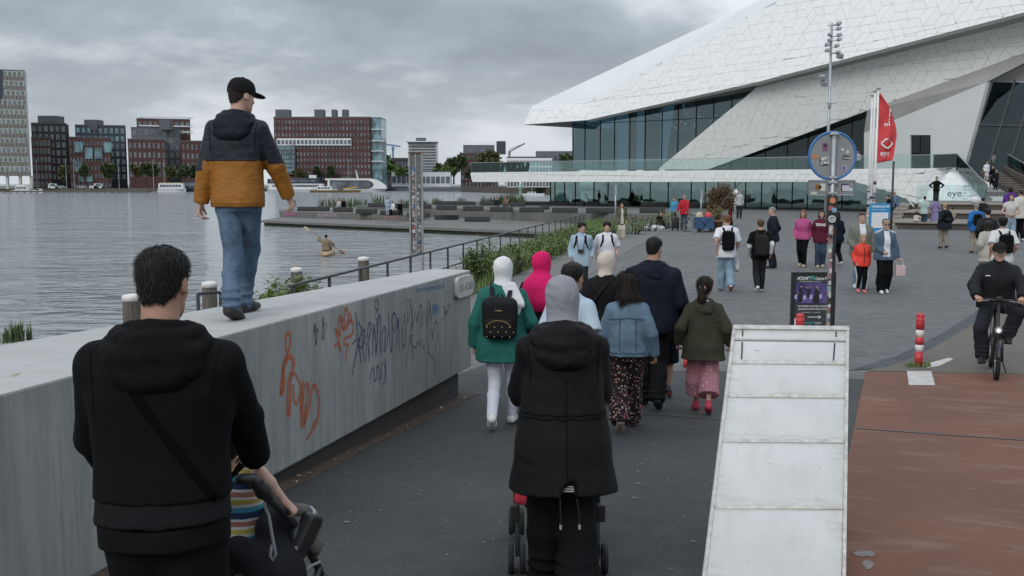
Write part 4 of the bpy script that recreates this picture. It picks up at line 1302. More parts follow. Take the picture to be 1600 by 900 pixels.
for st in([(190,600),(205,570),(222,575),(238,640),(226,560),(208,500),(198,460),(216,480),(236,530),(222,430),(226,370),(244,420),(256,500),(240,400),(238,360),(262,420),(268,470),(262,400)],[(256,340),(276,318),(296,360),(290,410),(264,440),(258,470),(280,460),(300,400),(322,420),(326,480),(310,520),(286,520),(262,540),(258,580),(296,570),(284,600),(272,640),(276,710)],[(280,310),(262,380),(254,400)],[(300,350),(314,390),(300,420)]):ribbon(org2,Zd(st),.024)
for st in([(342,345),(350,430),(352,520),(372,640),(382,706)],[(318,790),(330,720),(352,600),(372,520),(388,470),(366,430),(350,420)],[(316,572),(350,540),(380,535),(352,570),(376,610),(404,560),(408,480),(392,470),(388,560),(398,660),(410,702),(418,640),(414,560)],[(438,704),(430,600),(424,480),(436,418),(452,430),(446,500),(426,560),(440,640)],[(462,650),(464,540),(470,400),(482,560),(480,664),(494,560),(492,400),(476,380)],[(484,668),(492,560),(498,380),(514,360),(516,480),(512,640)],[(524,640),(528,500),(540,440),(552,470),(548,560),(538,640),(560,600),(570,480),(572,350)],[(572,350),(576,520),(596,670),(598,480),(596,370),(616,350),(628,400),(620,490),(604,480),(606,420)],[(630,612),(634,480),(640,360),(646,500),(650,620)],[(478,360),(496,340),(500,270),(488,252),(474,280),(480,330),(494,330)],[(442,854),(448,770),(466,730),(474,790),(470,840),(490,820),(488,740),(500,720),(510,780),(504,836),(526,800),(520,720),(540,690),(552,760),(562,858)],[(536,870),(552,780),(552,670)]):ribbon(navy,Zd(st),.015)
for st in([(690,350),(672,420),(668,540),(676,616),(690,560),(692,420),(684,360)],[(706,250),(708,360),(704,440),(724,360),(722,240),(738,300),(734,420),(716,560),(696,740)],[(742,300),(740,500),(730,600),(752,690)],[(744,460),(764,310),(772,460),(790,300),(806,296),(810,380),(796,440),(800,470),(820,430),(826,330)],[(838,440),(848,280),(860,270),(862,350),(846,440),(838,520),(846,560)],[(864,290),(876,440)],[(720,520),(744,506),(724,530),(740,590),(760,608),(780,540),(792,600),(806,516),(812,600),(826,630),(832,560)],[(852,560),(862,480),(880,470),(878,560),(890,470),(906,404),(924,440),(916,540),(898,620),(900,700),(898,790)],[(852,570),(856,650),(884,660),(898,720)],[(42,530),(48,480),(56,410),(58,500),(56,600),(70,540),(68,450),(78,470),(66,560)],[(112,380),(110,460),(104,540),(120,540),(122,470),(108,420),(116,384),(112,430),(140,430),(136,470)],[(950,400),(962,408),(970,350),(960,300),(946,320)],[(972,380),(976,320),(984,380),(990,330),(996,290),(1008,300),(1012,340),(1004,390)]):ribbon(blk if st[0][0]>600 else blk2,Zd(st),.011)
rr=random.Random(3)
for k_ in range(13):
 x=770+k_*15;y=185-k_*2.2
 ribbon(blu,Zd([(x,y+28),(x+1,y),(x+9,y-6+rr.uniform(0,12)),(x+3,y+14),(x+11,y+24),(x+13,y+rr.uniform(-4,10))]),.012)
for k_ in range(5):ribbon(blu2,Zd([(880+k_*9,370),(884+k_*9,270+rr.uniform(0,20)),(890+k_*9,340)]),.022)
OS,BM,BS=spray('orange spray paint',(.52,.13,.05),.42),spray('black marker',(.04,.04,.045),.44),spray('pale blue spray paint',(.10,.22,.42),.48)
for nm,mb,m in(('orange_tag',org,OS),('orange_tag',org2,OS),('black_tag',blk2,BM),('blue_tag',blu2,BS),('navy_tag',navy,spray('navy marker',(.05,.045,.14),.42)),('black_tag',blk,BM),('blue_tag',blu,BS)):
 mb.build(nm,m,par,off=base)
mb=MB()
for x0,y0,w in((205,560,60),(18,586,12),(150,566,30)):
 p=[on_z(x0+w*i/6,y0-w*i/6*.16+rr.uniform(-3,3),WT+.003)for i in range(7)]
 for u,v_ in zip(p[:-1],p[1:]):
  sd=Vector((0,.018,0));mb.quad(u-sd,v_-sd,v_+sd,u+sd)
mb.build('yellow_scribble',spray('yellow chalk',(.52,.46,.18),.52),par,off=base)
pc=(wall_pt(708,448)+wall_pt(736.5,446))/2
c0,c1=wall_pt(709,448),wall_pt(734,445)
pw=(c1-c0).length/2+.02;ph=.115
outl=[]
for i in range(24):
 a=2*math.pi*i/24;ca,sa=math.cos(a),math.sin(a)
 outl.append(pc-wd*0.0+wd*(math.copysign(abs(ca)**.35,ca)*pw)+Vector((0,0,math.copysign(abs(sa)**.5,sa)*ph)))
plate=MB().prism(outl,wn*.035).build('name_plate',plain('pale cast plate',(.50,.50,.48),.6,.15,12),par,off=base)
put_text('OELUVOREO',.115,plain('plate lettering',(.33,.33,.32),.7),'plate_lettering',plate,pc+wn*.0355-wd*(pw*.86)-Vector((0,0,.045)),wd,(0,0,1),off=base,extrude=.004,spacing=.78)
# ------------------------------------------------------------------ quay railing
def rail_pt(y,z):return Vector((quay_x(y),y,z))
rail=thing('quay_railing','dark steel flat bar railing along the quay edge above the water','railing',(quay_x(24),24,0))
off=Vector((quay_x(24),24,0))
def zr(y):return gz(quay_x(y),y)
Y0r,Y1r=15.2,50.0
MB().bar(rail_pt(Y0r,1.0),rail_pt(Y1r,1.0),.06,.035).build('top_rail',M_['dark_steel'],rail,off=off)
MB().bar(rail_pt(Y0r,.52),rail_pt(Y1r,.52),.04,.025).build('lower_rail',M_['dark_steel'],rail,off=off)
pm=MB().box((0,0,.49),(.025,.085,.98)).mesh('post',M_['dark_steel'])
n=24
for i in range(n):
 y=Y0r+.05+(Y1r-Y0r-.1)*i/(n-1)
 o=link('post',pm,rail);o.location=rail_pt(y,0)-off;o.rotation_euler.z=-R_(11.4)
p0,p1=on_z(310,483,.35),on_z(345,480,.35)
lo_=(p0+p1)/2
lp=thing('loop_rail','short black hoop rail beside the second mooring post','railing',(lo_.x,lo_.y,.1))
tops=[Vector((p.x,p.y,.62))for p in(p0,p1)]
ob=Vector((lo_.x,lo_.y,.1))
for t_ in tops:MB().bar((t_.x,t_.y,-.3),t_,.05,.05).build('post',M_['dark_steel'],lp,off=ob)
MB().bar(tops[0],tops[1],.05,.05).build('top_rail',M_['dark_steel'],lp,off=ob)
MB().bar(tops[0]-Vector((0,0,.3)),tops[1]-Vector((0,0,.3)),.04,.04).build('lower_rail',M_['dark_steel'],lp,off=ob)
# ------------------------------------------------------------------ mooring posts in the water
for(x,yt,w,d,lab)in((205,461,27,17,'weathered timber mooring post with white cap, nearest of four, behind hooded man'),(327,441,23,20,'weathered timber mooring post with yellow smear on white cap, beside hoop rail'),(463,419,18,26,'timber mooring post half hidden by leafy shrub'),(568,402,17,29,'timber mooring post with white cap seen through quay railing')):
 p=at(x,yt,d);r=w/2*d/F
 bo=thing('mooring_post',lab,'mooring post',(p.x,p.y,WATER),0,'timber mooring posts in the water')
 h=p.z-WATER
 MB().lathe((0,0,-1),[(r*1.12,0),(r*1.08,h*.6),(r,h+.88),(r*.97,h+.9)],14).build('pile',M_['timber'],bo,True)
 MB().lathe((0,0,h-.1),[(r*1.07,0),(r*1.07,.07),(r*.98,.10),(r*.4,.12),(.01,.12)],14).build('cap',M_['off_white'],bo,True)
# ------------------------------------------------------------------ stepped quay platform with stone benches
plat=thing('stepped_platform','low stepped concrete quay platform reaching into the water','platform',(-8,88,WATER))
off=Vector((-8,88,WATER))
def slab(pts,zt,zb,nm,m,par_=plat,off_=off):
 return MB().prism([(x,y,zt)for x,y in pts],(0,0,zb-zt)).build(nm,m,par_,off=off_)
Pg=lambda x,d:(((x-800)/F)*d*1.0,d)
L0,L1=Pg(408,93),(8.9,66.0)
slab([L0,L1,(13.2,78),(3.2,89.3),(-9.6,104.2),(-24,106)],-.95,-1.15,'lower_ledge',M_['path'])
e=Vector((L1[0]-L0[0],L1[1]-L0[1],0)).normalized();nn=Vector((e.y,-e.x,0))
slab([(L0[0]-.0+.25,L0[1]+.25),(L1[0],L1[1]+.3),(13,78),(-24,106)],-1.154,-2.6,'ledge_wall',M_['algae'])
T2=[(-23.6,101.7),(-9.4,91.4),(-8.2,93.0),(-9.2,104.1),(-17.4,113.2),(-25.4,109)]
slab(T2,-.36,-2.6,'middle_tier',M_['quay'])
T3=[(-17.6,112.8),(-9.3,103.8),(3.4,88.8),(13.1,77.8),(17,81),(8,98),(-6,118),(-14,125)]
slab(T3,.012,-2.6,'upper_tier',M_['quay'])
def tier_pt(x,y):
 a_,b_=Vector((*T2[0],0)),Vector((*T2[1],0));d_=(b_-a_).normalized();n_=Vector((d_.y,-d_.x,0));return on_plane(x,y,a_+n_*.02,n_),n_
rr=random.Random(5)
for x0,x1,y0,y1,c_ in((443,462,331,338,(.34,.13,.22)),(496,528,332.5,340,(.36,.26,.30)),(558,585,335,341,(.24,.21,.19)),(600,622,337,342.5,(.26,.15,.13))):
 mb=MB();st=[(x0+(x1-x0)*i/15,y0 if i%2 else y1+rr.uniform(-1,0))for i in range(16)]
 for(xa,ya),(xb,yb)in zip(st[:-1],st[1:]):
  pa,n_=tier_pt(xa,ya);pb,_=tier_pt(xb,yb);mb.bar(pa,pb,.09,.01,up=n_)
 mb.build('painted_tag',plain('faded tag paint',c_,.8,.3,3),plat,off=off)
bb=[(575,604,324,0),(607,636,325,0),(661,673,326.5,0),(680,712,320.5,0),(713,742,321,0),(750,775,321.5,0),(797,821,323,0),(844,858,328,0),(682,713,328.5,0),(724,755,330,0),(766,801,331.5,0),(812,850,332.2,0),(679,716,343.5,-.95),(726,765,346.5,-.95),(464,514,330,-.36),(520,550,331.5,-.36),(556,588,334,-.36),(594,628,336.6,-.36),(636,671,340.5,-.36),(860,890,320.5,0),(901,936,321.5,0),(950,986,322,0),(1002,1043,323.5,0),(1060,1098,324.5,0),(863,903,333,0),(916,980,333.5,0),(1000,1040,333.5,0)]
row={0:'on the upper tier',-.36:'on the middle tier',-.95:'on the lower ledge'}
bench_dir=Vector((12.7,-15.2,0)).normalized()
ORD=['leftmost','second','third','fourth','fifth','sixth','seventh','eighth','ninth','tenth','eleventh','twelfth']
def bench_row(b):return('on the lower ledge' if b[3]<-.5 else 'on the middle tier' if b[3]<0 else 'in the back row of the upper tier' if b[2]<325.5 else 'in the middle row of the upper tier' if b[2]<332.4 else 'in the front row of the upper tier')
for i,(x0,x1,yb,z)in enumerate(bb):
 pa,pb=on_z(x0,yb,z),on_z(x1,yb,z)
 c=(pa+pb)/2;w=(pb-pa).length
 rw=bench_row(bb[i]);k_=sorted(b[0]for b in bb if bench_row(b)==rw).index(x0)
 t=thing('stone_bench','dark grey block bench, %s%s %s'%(ORD[k_],'' if k_==0 else ' from left',rw),'bench',(c.x,c.y+.3,z+.012),R_(-8),'dark stone benches on the stepped quay')
 MB().rbox((0,0,.27),(w,.62,.34),.03).build('bench_block',M_['bench_dark'],t)
 MB().box((0,0,.05),(w*.985,.58,.1)).build('plinth',M_['black'],t)
# ------------------------------------------------------------------ planting
def leaf_cloud(mb,c,rad,n,size,rng,up=.3,hang=0,thin=.45):
 """many small bent leaves through an ellipsoid's volume, clumped round twigs"""
 tw=[]
 for _ in range(max(3,n//22)):
  while True:
   p=Vector((rng.uniform(-1,1),rng.uniform(-1,1),rng.uniform(-1,1)))
   if p.length<1:break
  p=p*(p.length**.2 if p.length else 1)
  tw.append(p)
 for _ in range(n):
  q_=tw[rng.randrange(len(tw))]
  s_=.30
  p=Vector(c)+Vector(((q_.x+rng.gauss(0,s_*.5))*rad[0],(q_.y+rng.gauss(0,s_*.5))*rad[1],(q_.z+rng.gauss(0,s_*.5))*rad[2]))
  a=rng.uniform(0,6.28);d=Vector((math.cos(a),math.sin(a),rng.uniform(-.4,.8)+up-hang)).normalized()
  s2=d.cross(Vector((rng.uniform(-1,1),rng.uniform(-1,1),1))).normalized()
  L=size*rng.uniform(.6,1.3);w=L*thin
  nn_=d.cross(s2)*L*.15
  mb.add([p,p+d*L*.5+s2*w/2+nn_,p+d*L,p+d*L*.5-s2*w/2+nn_],[(0,1,2),(0,2,3)])
def shrub(label,x,y,z,w,h,n,mats,seed,leaf=.07,stems=7,name='shrub',d=None,group=None):
 rng=random.Random(seed)
 t=thing(name,label,'plant',(x,y,z),0,group)
 st=MB();lf=MB()
 d=d or w
 for i in range(stems):
  a=rng.uniform(0,6.28);r=rng.uniform(.1,.9)
  tip=Vector((math.cos(a)*r*w/2,math.sin(a)*r*d/2,h*rng.uniform(.6,1.0)*(1-.25*r)))
  b_=Vector((tip.x*.5,tip.y*.5,0));m=(b_+tip)/2+Vector((rng.uniform(-.05,.05)*w,rng.uniform(-.05,.05)*w,h*.08))
  st.tube([b_,m,tip],[.012+h*.006,.009+h*.003,.003],5)
  for j in range(max(1,n//stems)):
   u=rng.uniform(.12,1.02)**.8
   p=(b_*(1-u)**2+m*2*u*(1-u)+tip*u*u)+Vector((rng.gauss(0,.06)*w,rng.gauss(0,.06)*d,rng.gauss(0,.03)*h))
   a2=rng.uniform(0,6.28);dr=Vector((math.cos(a2),math.sin(a2),rng.uniform(-.2,1.0))).normalized()
   s2=dr.cross(Vector((rng.uniform(-1,1),rng.uniform(-1,1),1))).normalized();L=leaf*rng.uniform(.6,1.4);ww=L*.42
   lf.add([p,p+dr*L*.5+s2*ww/2,p+dr*L,p+dr*L*.5-s2*ww/2],[(0,1,2),(0,2,3)])
 st.build('stem',M_['bark'],t,True)
 lf.build('foliage',mats,t)
 return t
def grass_tuft(label,pts,h,n,mat,seed,name='reed_clump',wid=.012,cat='plant',bend=.35,group=None):
 """blades over a strip of ground points"""
 rng=random.Random(seed);mb=MB()
 c=sum((Vector(p)for p in pts),Vector())/len(pts)
 for _ in range(n):
  i=rng.randrange(len(pts)-1)if len(pts)>1 else 0
  a,b_=Vector(pts[i]),Vector(pts[min(i+1,len(pts)-1)])
  p=a.lerp(b_,rng.random())+Vector((rng.gauss(0,.12)*h,rng.gauss(0,.18)*h,0))-c
  hh=h*rng.uniform(.5,1.15);an=rng.uniform(0,6.28);d=Vector((math.cos(an),math.sin(an),0))
  s_=Vector((-d.y,d.x,0))*wid*rng.uniform(.7,1.4);b2=d*hh*bend*rng.uniform(.1,1)
  m=p+Vector((0,0,hh*.6))+b2*.35;tp=p+Vector((0,0,hh*(1-.15*rng.random())))+b2
  mb.add([p-s_,p+s_,m+s_*.8,m-s_*.8,tp],[(0,1,2,3),(3,2,4)])
 t=thing(name,label,cat,c,0,group)
 mb.build('blades',mat,t)
 return t
for i,(x,y,w,h,n,lab)in enumerate(((441,16.0,1.1,1.34,1500,'leafy green shrub at the railing behind walking man'),(412,15.4,.6,1.2,700,'small leafy sapling behind the walking man in blue jeans'),(486,16.6,.5,1.18,500,'slim leafy sapling left of the railing end'))):
 p=at(x,440,y);z=gz(p.x,y)
 shrub(lab,p.x,y,z,w,h,n,M_['leaf'],20+i,.085,8)
p=at(750,400,25.5);shrub('dense green bush by the railing behind the parapet end',p.x,25.5,0,1.15,1.25,1700,M_['leaf'],31,.085,16)
p=at(668,405,21.5);shrub('olive green weed clump at the foot of the sticker covered post',p.x,21.5,0,1.1,.62,600,M_['leaf_olive'],33,.06,12)
p=at(618,412,19.0);shrub('low olive weeds under the railing',p.x,19.0,0,1.4,.45,500,M_['leaf_olive'],34,.05,14)
p=at(540,440,16.9);shrub('dry low weeds along the railing behind the parapet',p.x,16.9,.02,1.2,.42,420,M_['leaf_olive'],35,.05,14)
p=at(700,405,22.5);shrub('brownish weeds under the quay railing',p.x,22.5,0,.9,.7,420,M_['leaf_olive'],36,.05,12)
vg=[(790,28,.85,1.5),(812,31,.95,1.6),(838,33.5,.9,1.6),(862,36,.95,1.8),(885,39,1.0,1.8),(905,42,.95,1.9),(928,45,.9,2.0),(985,50,1.0,2.2),(1008,53,1.15,2.3),(1036,57,1.35,2.4),(955,48,.8,2.0)]
for i,(x,d,h,w)in enumerate(vg):
 p=at(x,380,d)
 shrub('green verge bush, %s from the parapet end of the planted strip'%('first' if not i else['','second','third','fourth','fifth','sixth','seventh','ninth','tenth','last','eighth'][i]),p.x,d,0,w*1.1,h*.82,800,M_['leaf']if i%4 else M_['leaf_olive'],50+i,.105,22,'verge_bush',w*1.2,'green bushes of the planted verge')
p0=at(8,536,13.5);p1=at(48,531,14)
grass_tuft('tall grass blades rising behind the parapet at the left edge',[p0,p1],.30,90,M_['reed'],3,'grass_clump',.012)
for i,(x0,x1,y,z,h,n)in enumerate(((498,575,324,-.36,1.25,260),(584,600,322,-.36,1.8,70),(622,668,324,0,1.0,150),(752,780,320,0,1.1,130),(778,818,320,0,1.45,240),(676,690,320,0,.9,60),(715,728,319,0,.9,50))):
 a,b_=on_z(x0,y,z),on_z(x1,y,z)
 grass_tuft(('wide reed clump behind the leftmost bench of the middle tier','tallest reed clump right of the wide left clump','low reed clump behind the sticker covered post','reed clump left of the sitting couple','large reed clump behind the sitting couple','short reed tuft between two back row benches','smallest reed tuft right of the short tuft')[i],[a,b_],h,n,M_['reed'],70+i,'reed_clump',.035,'plant',.4,'reeds on the stepped quay')
p=on_ground(1435,574)
grass_tuft('grass tuft round the foot of the red and white bollard',[p+Vector((-.16,0,0)),p+Vector((.16,0,0))],.09,160,M_['leaf'],8,'grass_tuft',.006)
mb=MB();rng=random.Random(77)
for _ in range(3600):
 y=rng.uniform(20,56);x=quay_x(y)+rng.uniform(-.35,1.05);h=rng.uniform(.25,.75)*(1 if y>26 else .6);a=rng.uniform(0,6.28);d_=Vector((math.cos(a),math.sin(a),0));w_=Vector((-d_.y,d_.x,0))*rng.uniform(.006,.014)*(1+y/40)
 p=Vector((x,y,0));m=p+Vector((0,0,h*.6))+d_*h*.12;tp=p+Vector((0,0,h))+d_*h*rng.uniform(.2,.5)
 mb.add([p-w_,p+w_,m+w_*.8,m-w_*.8,tp],[(0,1,2,3),(3,2,4)])
o=mb.build('verge_grass',M_['leaf']);o['kind']='stuff'
# ------------------------------------------------------------------ film museum
MB0=Vector((18,100,0))
mus=thing('film_museum','angular white museum building with tiled cladding and wide overhanging roof','museum',MB0)
def part(nm,mb,m,par=mus,**kw):return mb.build(nm,m,par,off=MB0,**kw)
def plane3(a,b,c):
 n=(b-a).cross(c-a).normalized()
 return a,n
def toward(n,p):
 return n if n.dot(Vector((0,0,CAMZ))-p)>0 else-n
g0,g1=at(860,300,118),at(1240,300,98)
g0.z=g1.z=0
gd=(g1-g0).normalized();gn=toward(gd.cross(Vector((0,0,1))),g0)
onG=lambda x,y,o=0.0:on_plane(x,y,g0+gn*o,gn)
ZT=3.75
def poly_solid(mb,pts,depth,n):
 """polygon facing n with thickness behind it"""
 mb.prism(pts,-n*depth)
A,B,C=at(918,188,112.5),at(1600,22,79),at(918,160,113.6)
pA,nA=plane3(A,B,C);nA=toward(nA,A)
onA=lambda x,y:on_plane(x,y,pA,nA)
upper=[onA(918,188),onA(1182,129),onA(1700,-6),onA(1700,-320),onA(1560,-190),onA(1218,0),onA(918,160)]
wa,wb=onG(1025,264,.5),onG(1105,264,.5);wa.z=wb.z=ZT
wc=at(1600,33,82)
pW,nW=plane3(wa,wb,wc);nW=toward(nW,wa)
onW=lambda x,y:on_plane(x,y,pW,nW)
lower=[onW(1027,265),onW(1106,265),onW(1355,173),onW(1700,47),onW(1700,2),onW(1600,33),onW(1182,137)]
for nm,pl_,n,dp in(('upper_wing',upper,nA,.4),('lower_wing',lower,nW,.4)):
 mb=MB();poly_solid(mb,[p-n*.05 for p in pl_],dp,n);part(nm,mb,M_['clad_back'])
def clip_poly(poly,clip):
 """Sutherland-Hodgman; clip convex counter-clockwise"""
 out=poly
 for i in range(len(clip)):
  a,b=clip[i],clip[(i+1)%len(clip)]
  ex,ey=b[0]-a[0],b[1]-a[1]
  inp,out=out,[]
  for j in range(len(inp)):
   p,q=inp[j],inp[(j+1)%len(inp)]
   sp=ex*(p[1]-a[1])-ey*(p[0]-a[0]);sq=ex*(q[1]-a[1])-ey*(q[0]-a[0])
   if sp>=0:out.append(p)
   if(sp>=0)!=(sq>=0):
    t=sp/(sp-sq);out.append((p[0]+(q[0]-p[0])*t,p[1]+(q[1]-p[1])*t))
  if not out:return[]
 return out
def area2(p):return sum(p[i][0]*p[(i+1)%len(p)][1]-p[(i+1)%len(p)][0]*p[i][1]for i in range(len(p)))/2
def inset(p,d):
 n=len(p);out=[]
 for i in range(n):
  a,b,c=p[i-1],p[i],p[(i+1)%n]
  e1=(b[0]-a[0],b[1]-a[1]);e2=(c[0]-b[0],c[1]-b[1])
  l1,l2=math.hypot(*e1),math.hypot(*e2)
  if l1<1e-3 or l2<1e-3:return None
  n1=(-e1[1]/l1,e1[0]/l1);n2=(-e2[1]/l2,e2[0]/l2)
  k_=1+n1[0]*n2[0]+n1[1]*n2[1]
  if k_<.15:return None
  out.append((b[0]+(n1[0]+n2[0])*d/k_,b[1]+(n1[1]+n2[1])*d/k_))
 return out
TILES=[]
def cladding(pts,n,a=1.15,seed=1,view=None):
 """collect tiles of one facade polygon"""
 rng=random.Random(seed)
 o=pts[0];u=Vector((0,0,1)).cross(n).normalized();v=n.cross(u)
 P2=[((p-o).dot(u),(p-o).dot(v))for p in pts]
 if area2(P2)<0:P2=P2[::-1]
 def convex(q):return all((q[(i+1)%len(q)][0]-q[i][0])*(q[(i+2)%len(q)][1]-q[(i+1)%len(q)][1])-(q[(i+1)%len(q)][1]-q[i][1])*(q[(i+2)%len(q)][0]-q[(i+1)%len(q)][0])>-1e-6 for i in range(len(q)))
 x0,x1=min(p[0]for p in P2),max(p[0]for p in P2);y0,y1=min(p[1]for p in P2),max(p[1]for p in P2)
 s3=math.sqrt(3)
 import mathutils.geometry as mg
 regions=[P2]
 if not convex(P2):
  tri=mg.tessellate_polygon([[Vector((p[0],p[1],0))for p in P2]])
  regions=[[P2[i]for i in t]for t in tri]
  regions=[r if area2(r)>0 else r[::-1]for r in regions]
 H=[(a*math.cos(R_(60*k)),a*math.sin(R_(60*k)))for k in range(6)]
 j=0
 for ix in range(int((x0)/(1.5*a))-2,int(x1/(1.5*a))+3):
  for iy in range(int(y0/(s3*a))-2,int(y1/(s3*a))+3):
   cx,cy=ix*1.5*a,(iy+.5*(ix%2))*s3*a
   kind=rng.randrange(6)
   if kind<2:
    s_=kind;cells=[[(0,0),H[(2*q+s_)%6],H[(2*q+1+s_)%6],H[(2*q+2+s_)%6]]for q in range(3)]
   elif kind<5:
    r=kind-2;cells=[[H[r],H[r+1],H[r+2],H[(r+3)%6]],[H[(r+3)%6],H[(r+4)%6],H[(r+5)%6],H[r]]]
   else:
    cells=[[H[0],H[1],H[2],H[3]],[H[3],H[4],H[5],(0,0)],[(0,0),H[5],H[0]]]
   for c in cells:
    q=[(p[0]+cx,p[1]+cy)for p in c]
    if area2(q)<0:q=q[::-1]
    best=None
    for rg in regions:
     w=clip_poly(q,rg)
     if len(w)<3:continue
     w2=[p for i,p in enumerate(w)if math.hypot(p[0]-w[i-1][0],p[1]-w[i-1][1])>.02]
     if len(w2)<3 or area2(w2)<.02:continue
     w3=inset(w2,.007)
     if w3 is None or area2(w3)<.008:continue
     w4=inset(w3,.012)or w3
     if area2(w4)<.004:w4=w3
     h=.05+rng.uniform(-.006,.006)
     bot=[o+u*p[0]+v*p[1]-n*.03 for p in w3];mid=[o+u*p[0]+v*p[1]+n*(h-.012)for p in w3];top=[o+u*p[0]+v*p[1]+n*h for p in w4]
     m=len(w3)
     fs=[tuple(range(2*m,3*m))]+[(i,(i+1)%m,m+(i+1)%m,m+i)for i in range(m)]+[(m+i,m+(i+1)%m,2*m+(i+1)%m,2*m+i)for i in range(m)]
     c3=sum(top,Vector())/m
     d=c3-Vector((0,0,CAMZ));dd=d.y*cP-d.z*sP
     px,py=800+F*d.x/dd,450-F*(d.y*sP+d.z*cP)/dd
     vis=-20<px<1620 and-20<py<920
     TILES.append((area2(w3)/dd**2*(1 if vis else .001),bot+mid+top,fs,rng.choice((0,0,1,1,2)),c3))
cladding(upper,nA,.94,1)
cladding(lower,nW,.88,2)
T0,T1=at(819,195,112),at(831,166,116)
top_l=[T1,onA(918,160),onA(1218,0),onA(1560,-190),at(1545,-190,130),at(1187,0,140)]
mb=MB();mb.add(top_l,[(0,1,2,5),(2,3,4,5)]);
back=[p+Vector((4,16,-1.5))for p in(T1,top_l[5],top_l[4])]
mb.add([T1,top_l[5],top_l[4]]+back,[(0,1,4,3),(1,2,5,4)])
part('roof_slope',mb,M_['smooth_white'])
tip=[T0,onA(918,188),onA(918,160),T1]
mb=MB();mb.add(tip,[(0,1,2),(0,2,3)]);part('roof_tip',mb,M_['smooth_white'])
pT,nT=plane3(T0,onA(918,188),onA(918,160));nT=toward(nT,T0)
cladding([T0,onA(918,188),onA(918,160),on_plane(831,166,pT,nT)],nT,1.05,5)
gl=onG(893,191);gr=onG(1177,142)
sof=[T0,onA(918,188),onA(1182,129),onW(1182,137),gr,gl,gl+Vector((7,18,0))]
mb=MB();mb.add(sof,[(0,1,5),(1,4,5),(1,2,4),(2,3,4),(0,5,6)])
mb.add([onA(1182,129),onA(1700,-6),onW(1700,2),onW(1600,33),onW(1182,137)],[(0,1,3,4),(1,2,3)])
part('roof_soffit',mb,M_['soffit'])
def glass_wall(nm,pts,n,mat,lines,rows=(),fr=.10):
 """panes between mullion lines: clip the face by vertical bands; each pane a part, mullions one part each"""
 o=pts[0];u=Vector((0,0,1)).cross(n).normalized();v=n.cross(u)
 P2=[((p-o).dot(u),(p-o).dot(v))for p in pts]
 if area2(P2)<0:P2=P2[::-1]
 us=sorted((p-o).dot(u)for p in lines)
 us=[min(p[0]for p in P2)-1]+us+[max(p[0]for p in P2)+1]
 vs_=[-100]+sorted(r-o.z for r in rows)+[100]
 root=link(nm,MB().add([o+u*p[0]+v*p[1]-n*.30 for p in P2],[tuple(range(len(P2)))]).mesh(nm,None),mus)
 bpy.data.objects.remove(root)
 fm=MB()
 for a,b in zip(us[:-1],us[1:]):
  for c,d in zip(vs_[:-1],vs_[1:]):
   w=clip_poly(P2,[(a,c),(b,c),(b,d),(a,d)])
   if len(w)<3 or abs(area2(w))<.05:continue
   part('glass_pane',MB().prism([o+u*p[0]+v*p[1]for p in w],-n*.03),mat)
   for i in range(len(w)):
    p,q=w[i],w[(i+1)%len(w)]
    if math.hypot(p[0]-q[0],p[1]-q[1])>.1:fm.bar(o+u*p[0]+v*p[1]+n*.02,o+u*q[0]+v*q[1]+n*.02,fr*.6,fr,up=n)
 return part('mullions',fm,M_['mullion'],kind='stuff')
glass_wall('curtain',[onG(895,191),gr,onG(1027,265),onG(895,265)],gn,M_['glass_teal'],[onG(x,230)for x in(914,938,960,984,1008,1034,1059,1087,1114,1142)],rows=(9.2,))
glass_wall('curtain',[onG(1106,265),onG(1356,265),onG(1356,172)],gn,M_['glass_dark'],[onG(x,240)for x in(1141,1196,1230,1262,1300,1330)])
cl=onG(895,265);
mb=MB();mb.prism([onG(895,191),onG(895,191)+Vector((7,18,0)),cl+Vector((7,18,0)),cl],Vector((-.03,.01,0)));part('glass_pane',mb,M_['glass_teal'])
def gpt(x,back,z):
 p=onG(x,250);p=p-gn*back;return Vector((p.x,p.y,z))
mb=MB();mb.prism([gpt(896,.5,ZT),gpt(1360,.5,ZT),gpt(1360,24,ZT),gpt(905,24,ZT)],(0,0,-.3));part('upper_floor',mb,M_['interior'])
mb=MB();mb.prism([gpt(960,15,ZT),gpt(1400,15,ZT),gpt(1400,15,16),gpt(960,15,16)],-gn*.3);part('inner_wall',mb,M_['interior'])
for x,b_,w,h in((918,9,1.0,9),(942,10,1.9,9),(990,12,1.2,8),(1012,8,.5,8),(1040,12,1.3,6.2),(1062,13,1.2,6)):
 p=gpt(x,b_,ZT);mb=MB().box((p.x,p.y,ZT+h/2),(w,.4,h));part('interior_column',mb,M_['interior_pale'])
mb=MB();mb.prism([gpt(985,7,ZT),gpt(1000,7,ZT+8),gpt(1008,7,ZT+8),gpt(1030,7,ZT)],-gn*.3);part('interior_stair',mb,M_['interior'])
lampm=NT('lit lamp');lampm.b.inputs['Emission Color'].default_value=(1,.93,.8,1);lampm.b.inputs['Emission Strength'].default_value=1.2
lampm=lampm.m;rl=random.Random(9)
for i in range(26):
 x=rl.choice((1042,1075,1100))+rl.gauss(0,8);p=gpt(x,rl.uniform(2,6),0);p.z=CAMZ+(284-(186+rl.gauss(0,5)-(x-1075)*.12))*(p.y/F)
 part('lamp_globe',MB().ball(p,.10,6,4),lampm)
for x in(1540,1549,1561):
 p=at(x,213,84);part('lamp_globe',MB().ball(p,.10,6,4),lampm)
gb=[onG(x,318)for x in(858,1345)]
bz=2.66
gfl=lambda x:Vector((onG(x,300).x,onG(x,300).y,0))
glass_wall('ground',[Vector((gfl(860).x,gfl(860).y,bz)),Vector((gfl(1440).x,gfl(1440).y,bz)),gfl(1440),gfl(860)],gn,M_['glass_green'],[gfl(x)for x in(867,882,899,928,950,985,1016,1044,1080,1102,1122,1148,1165,1190,1214,1238,1262,1290,1316)])
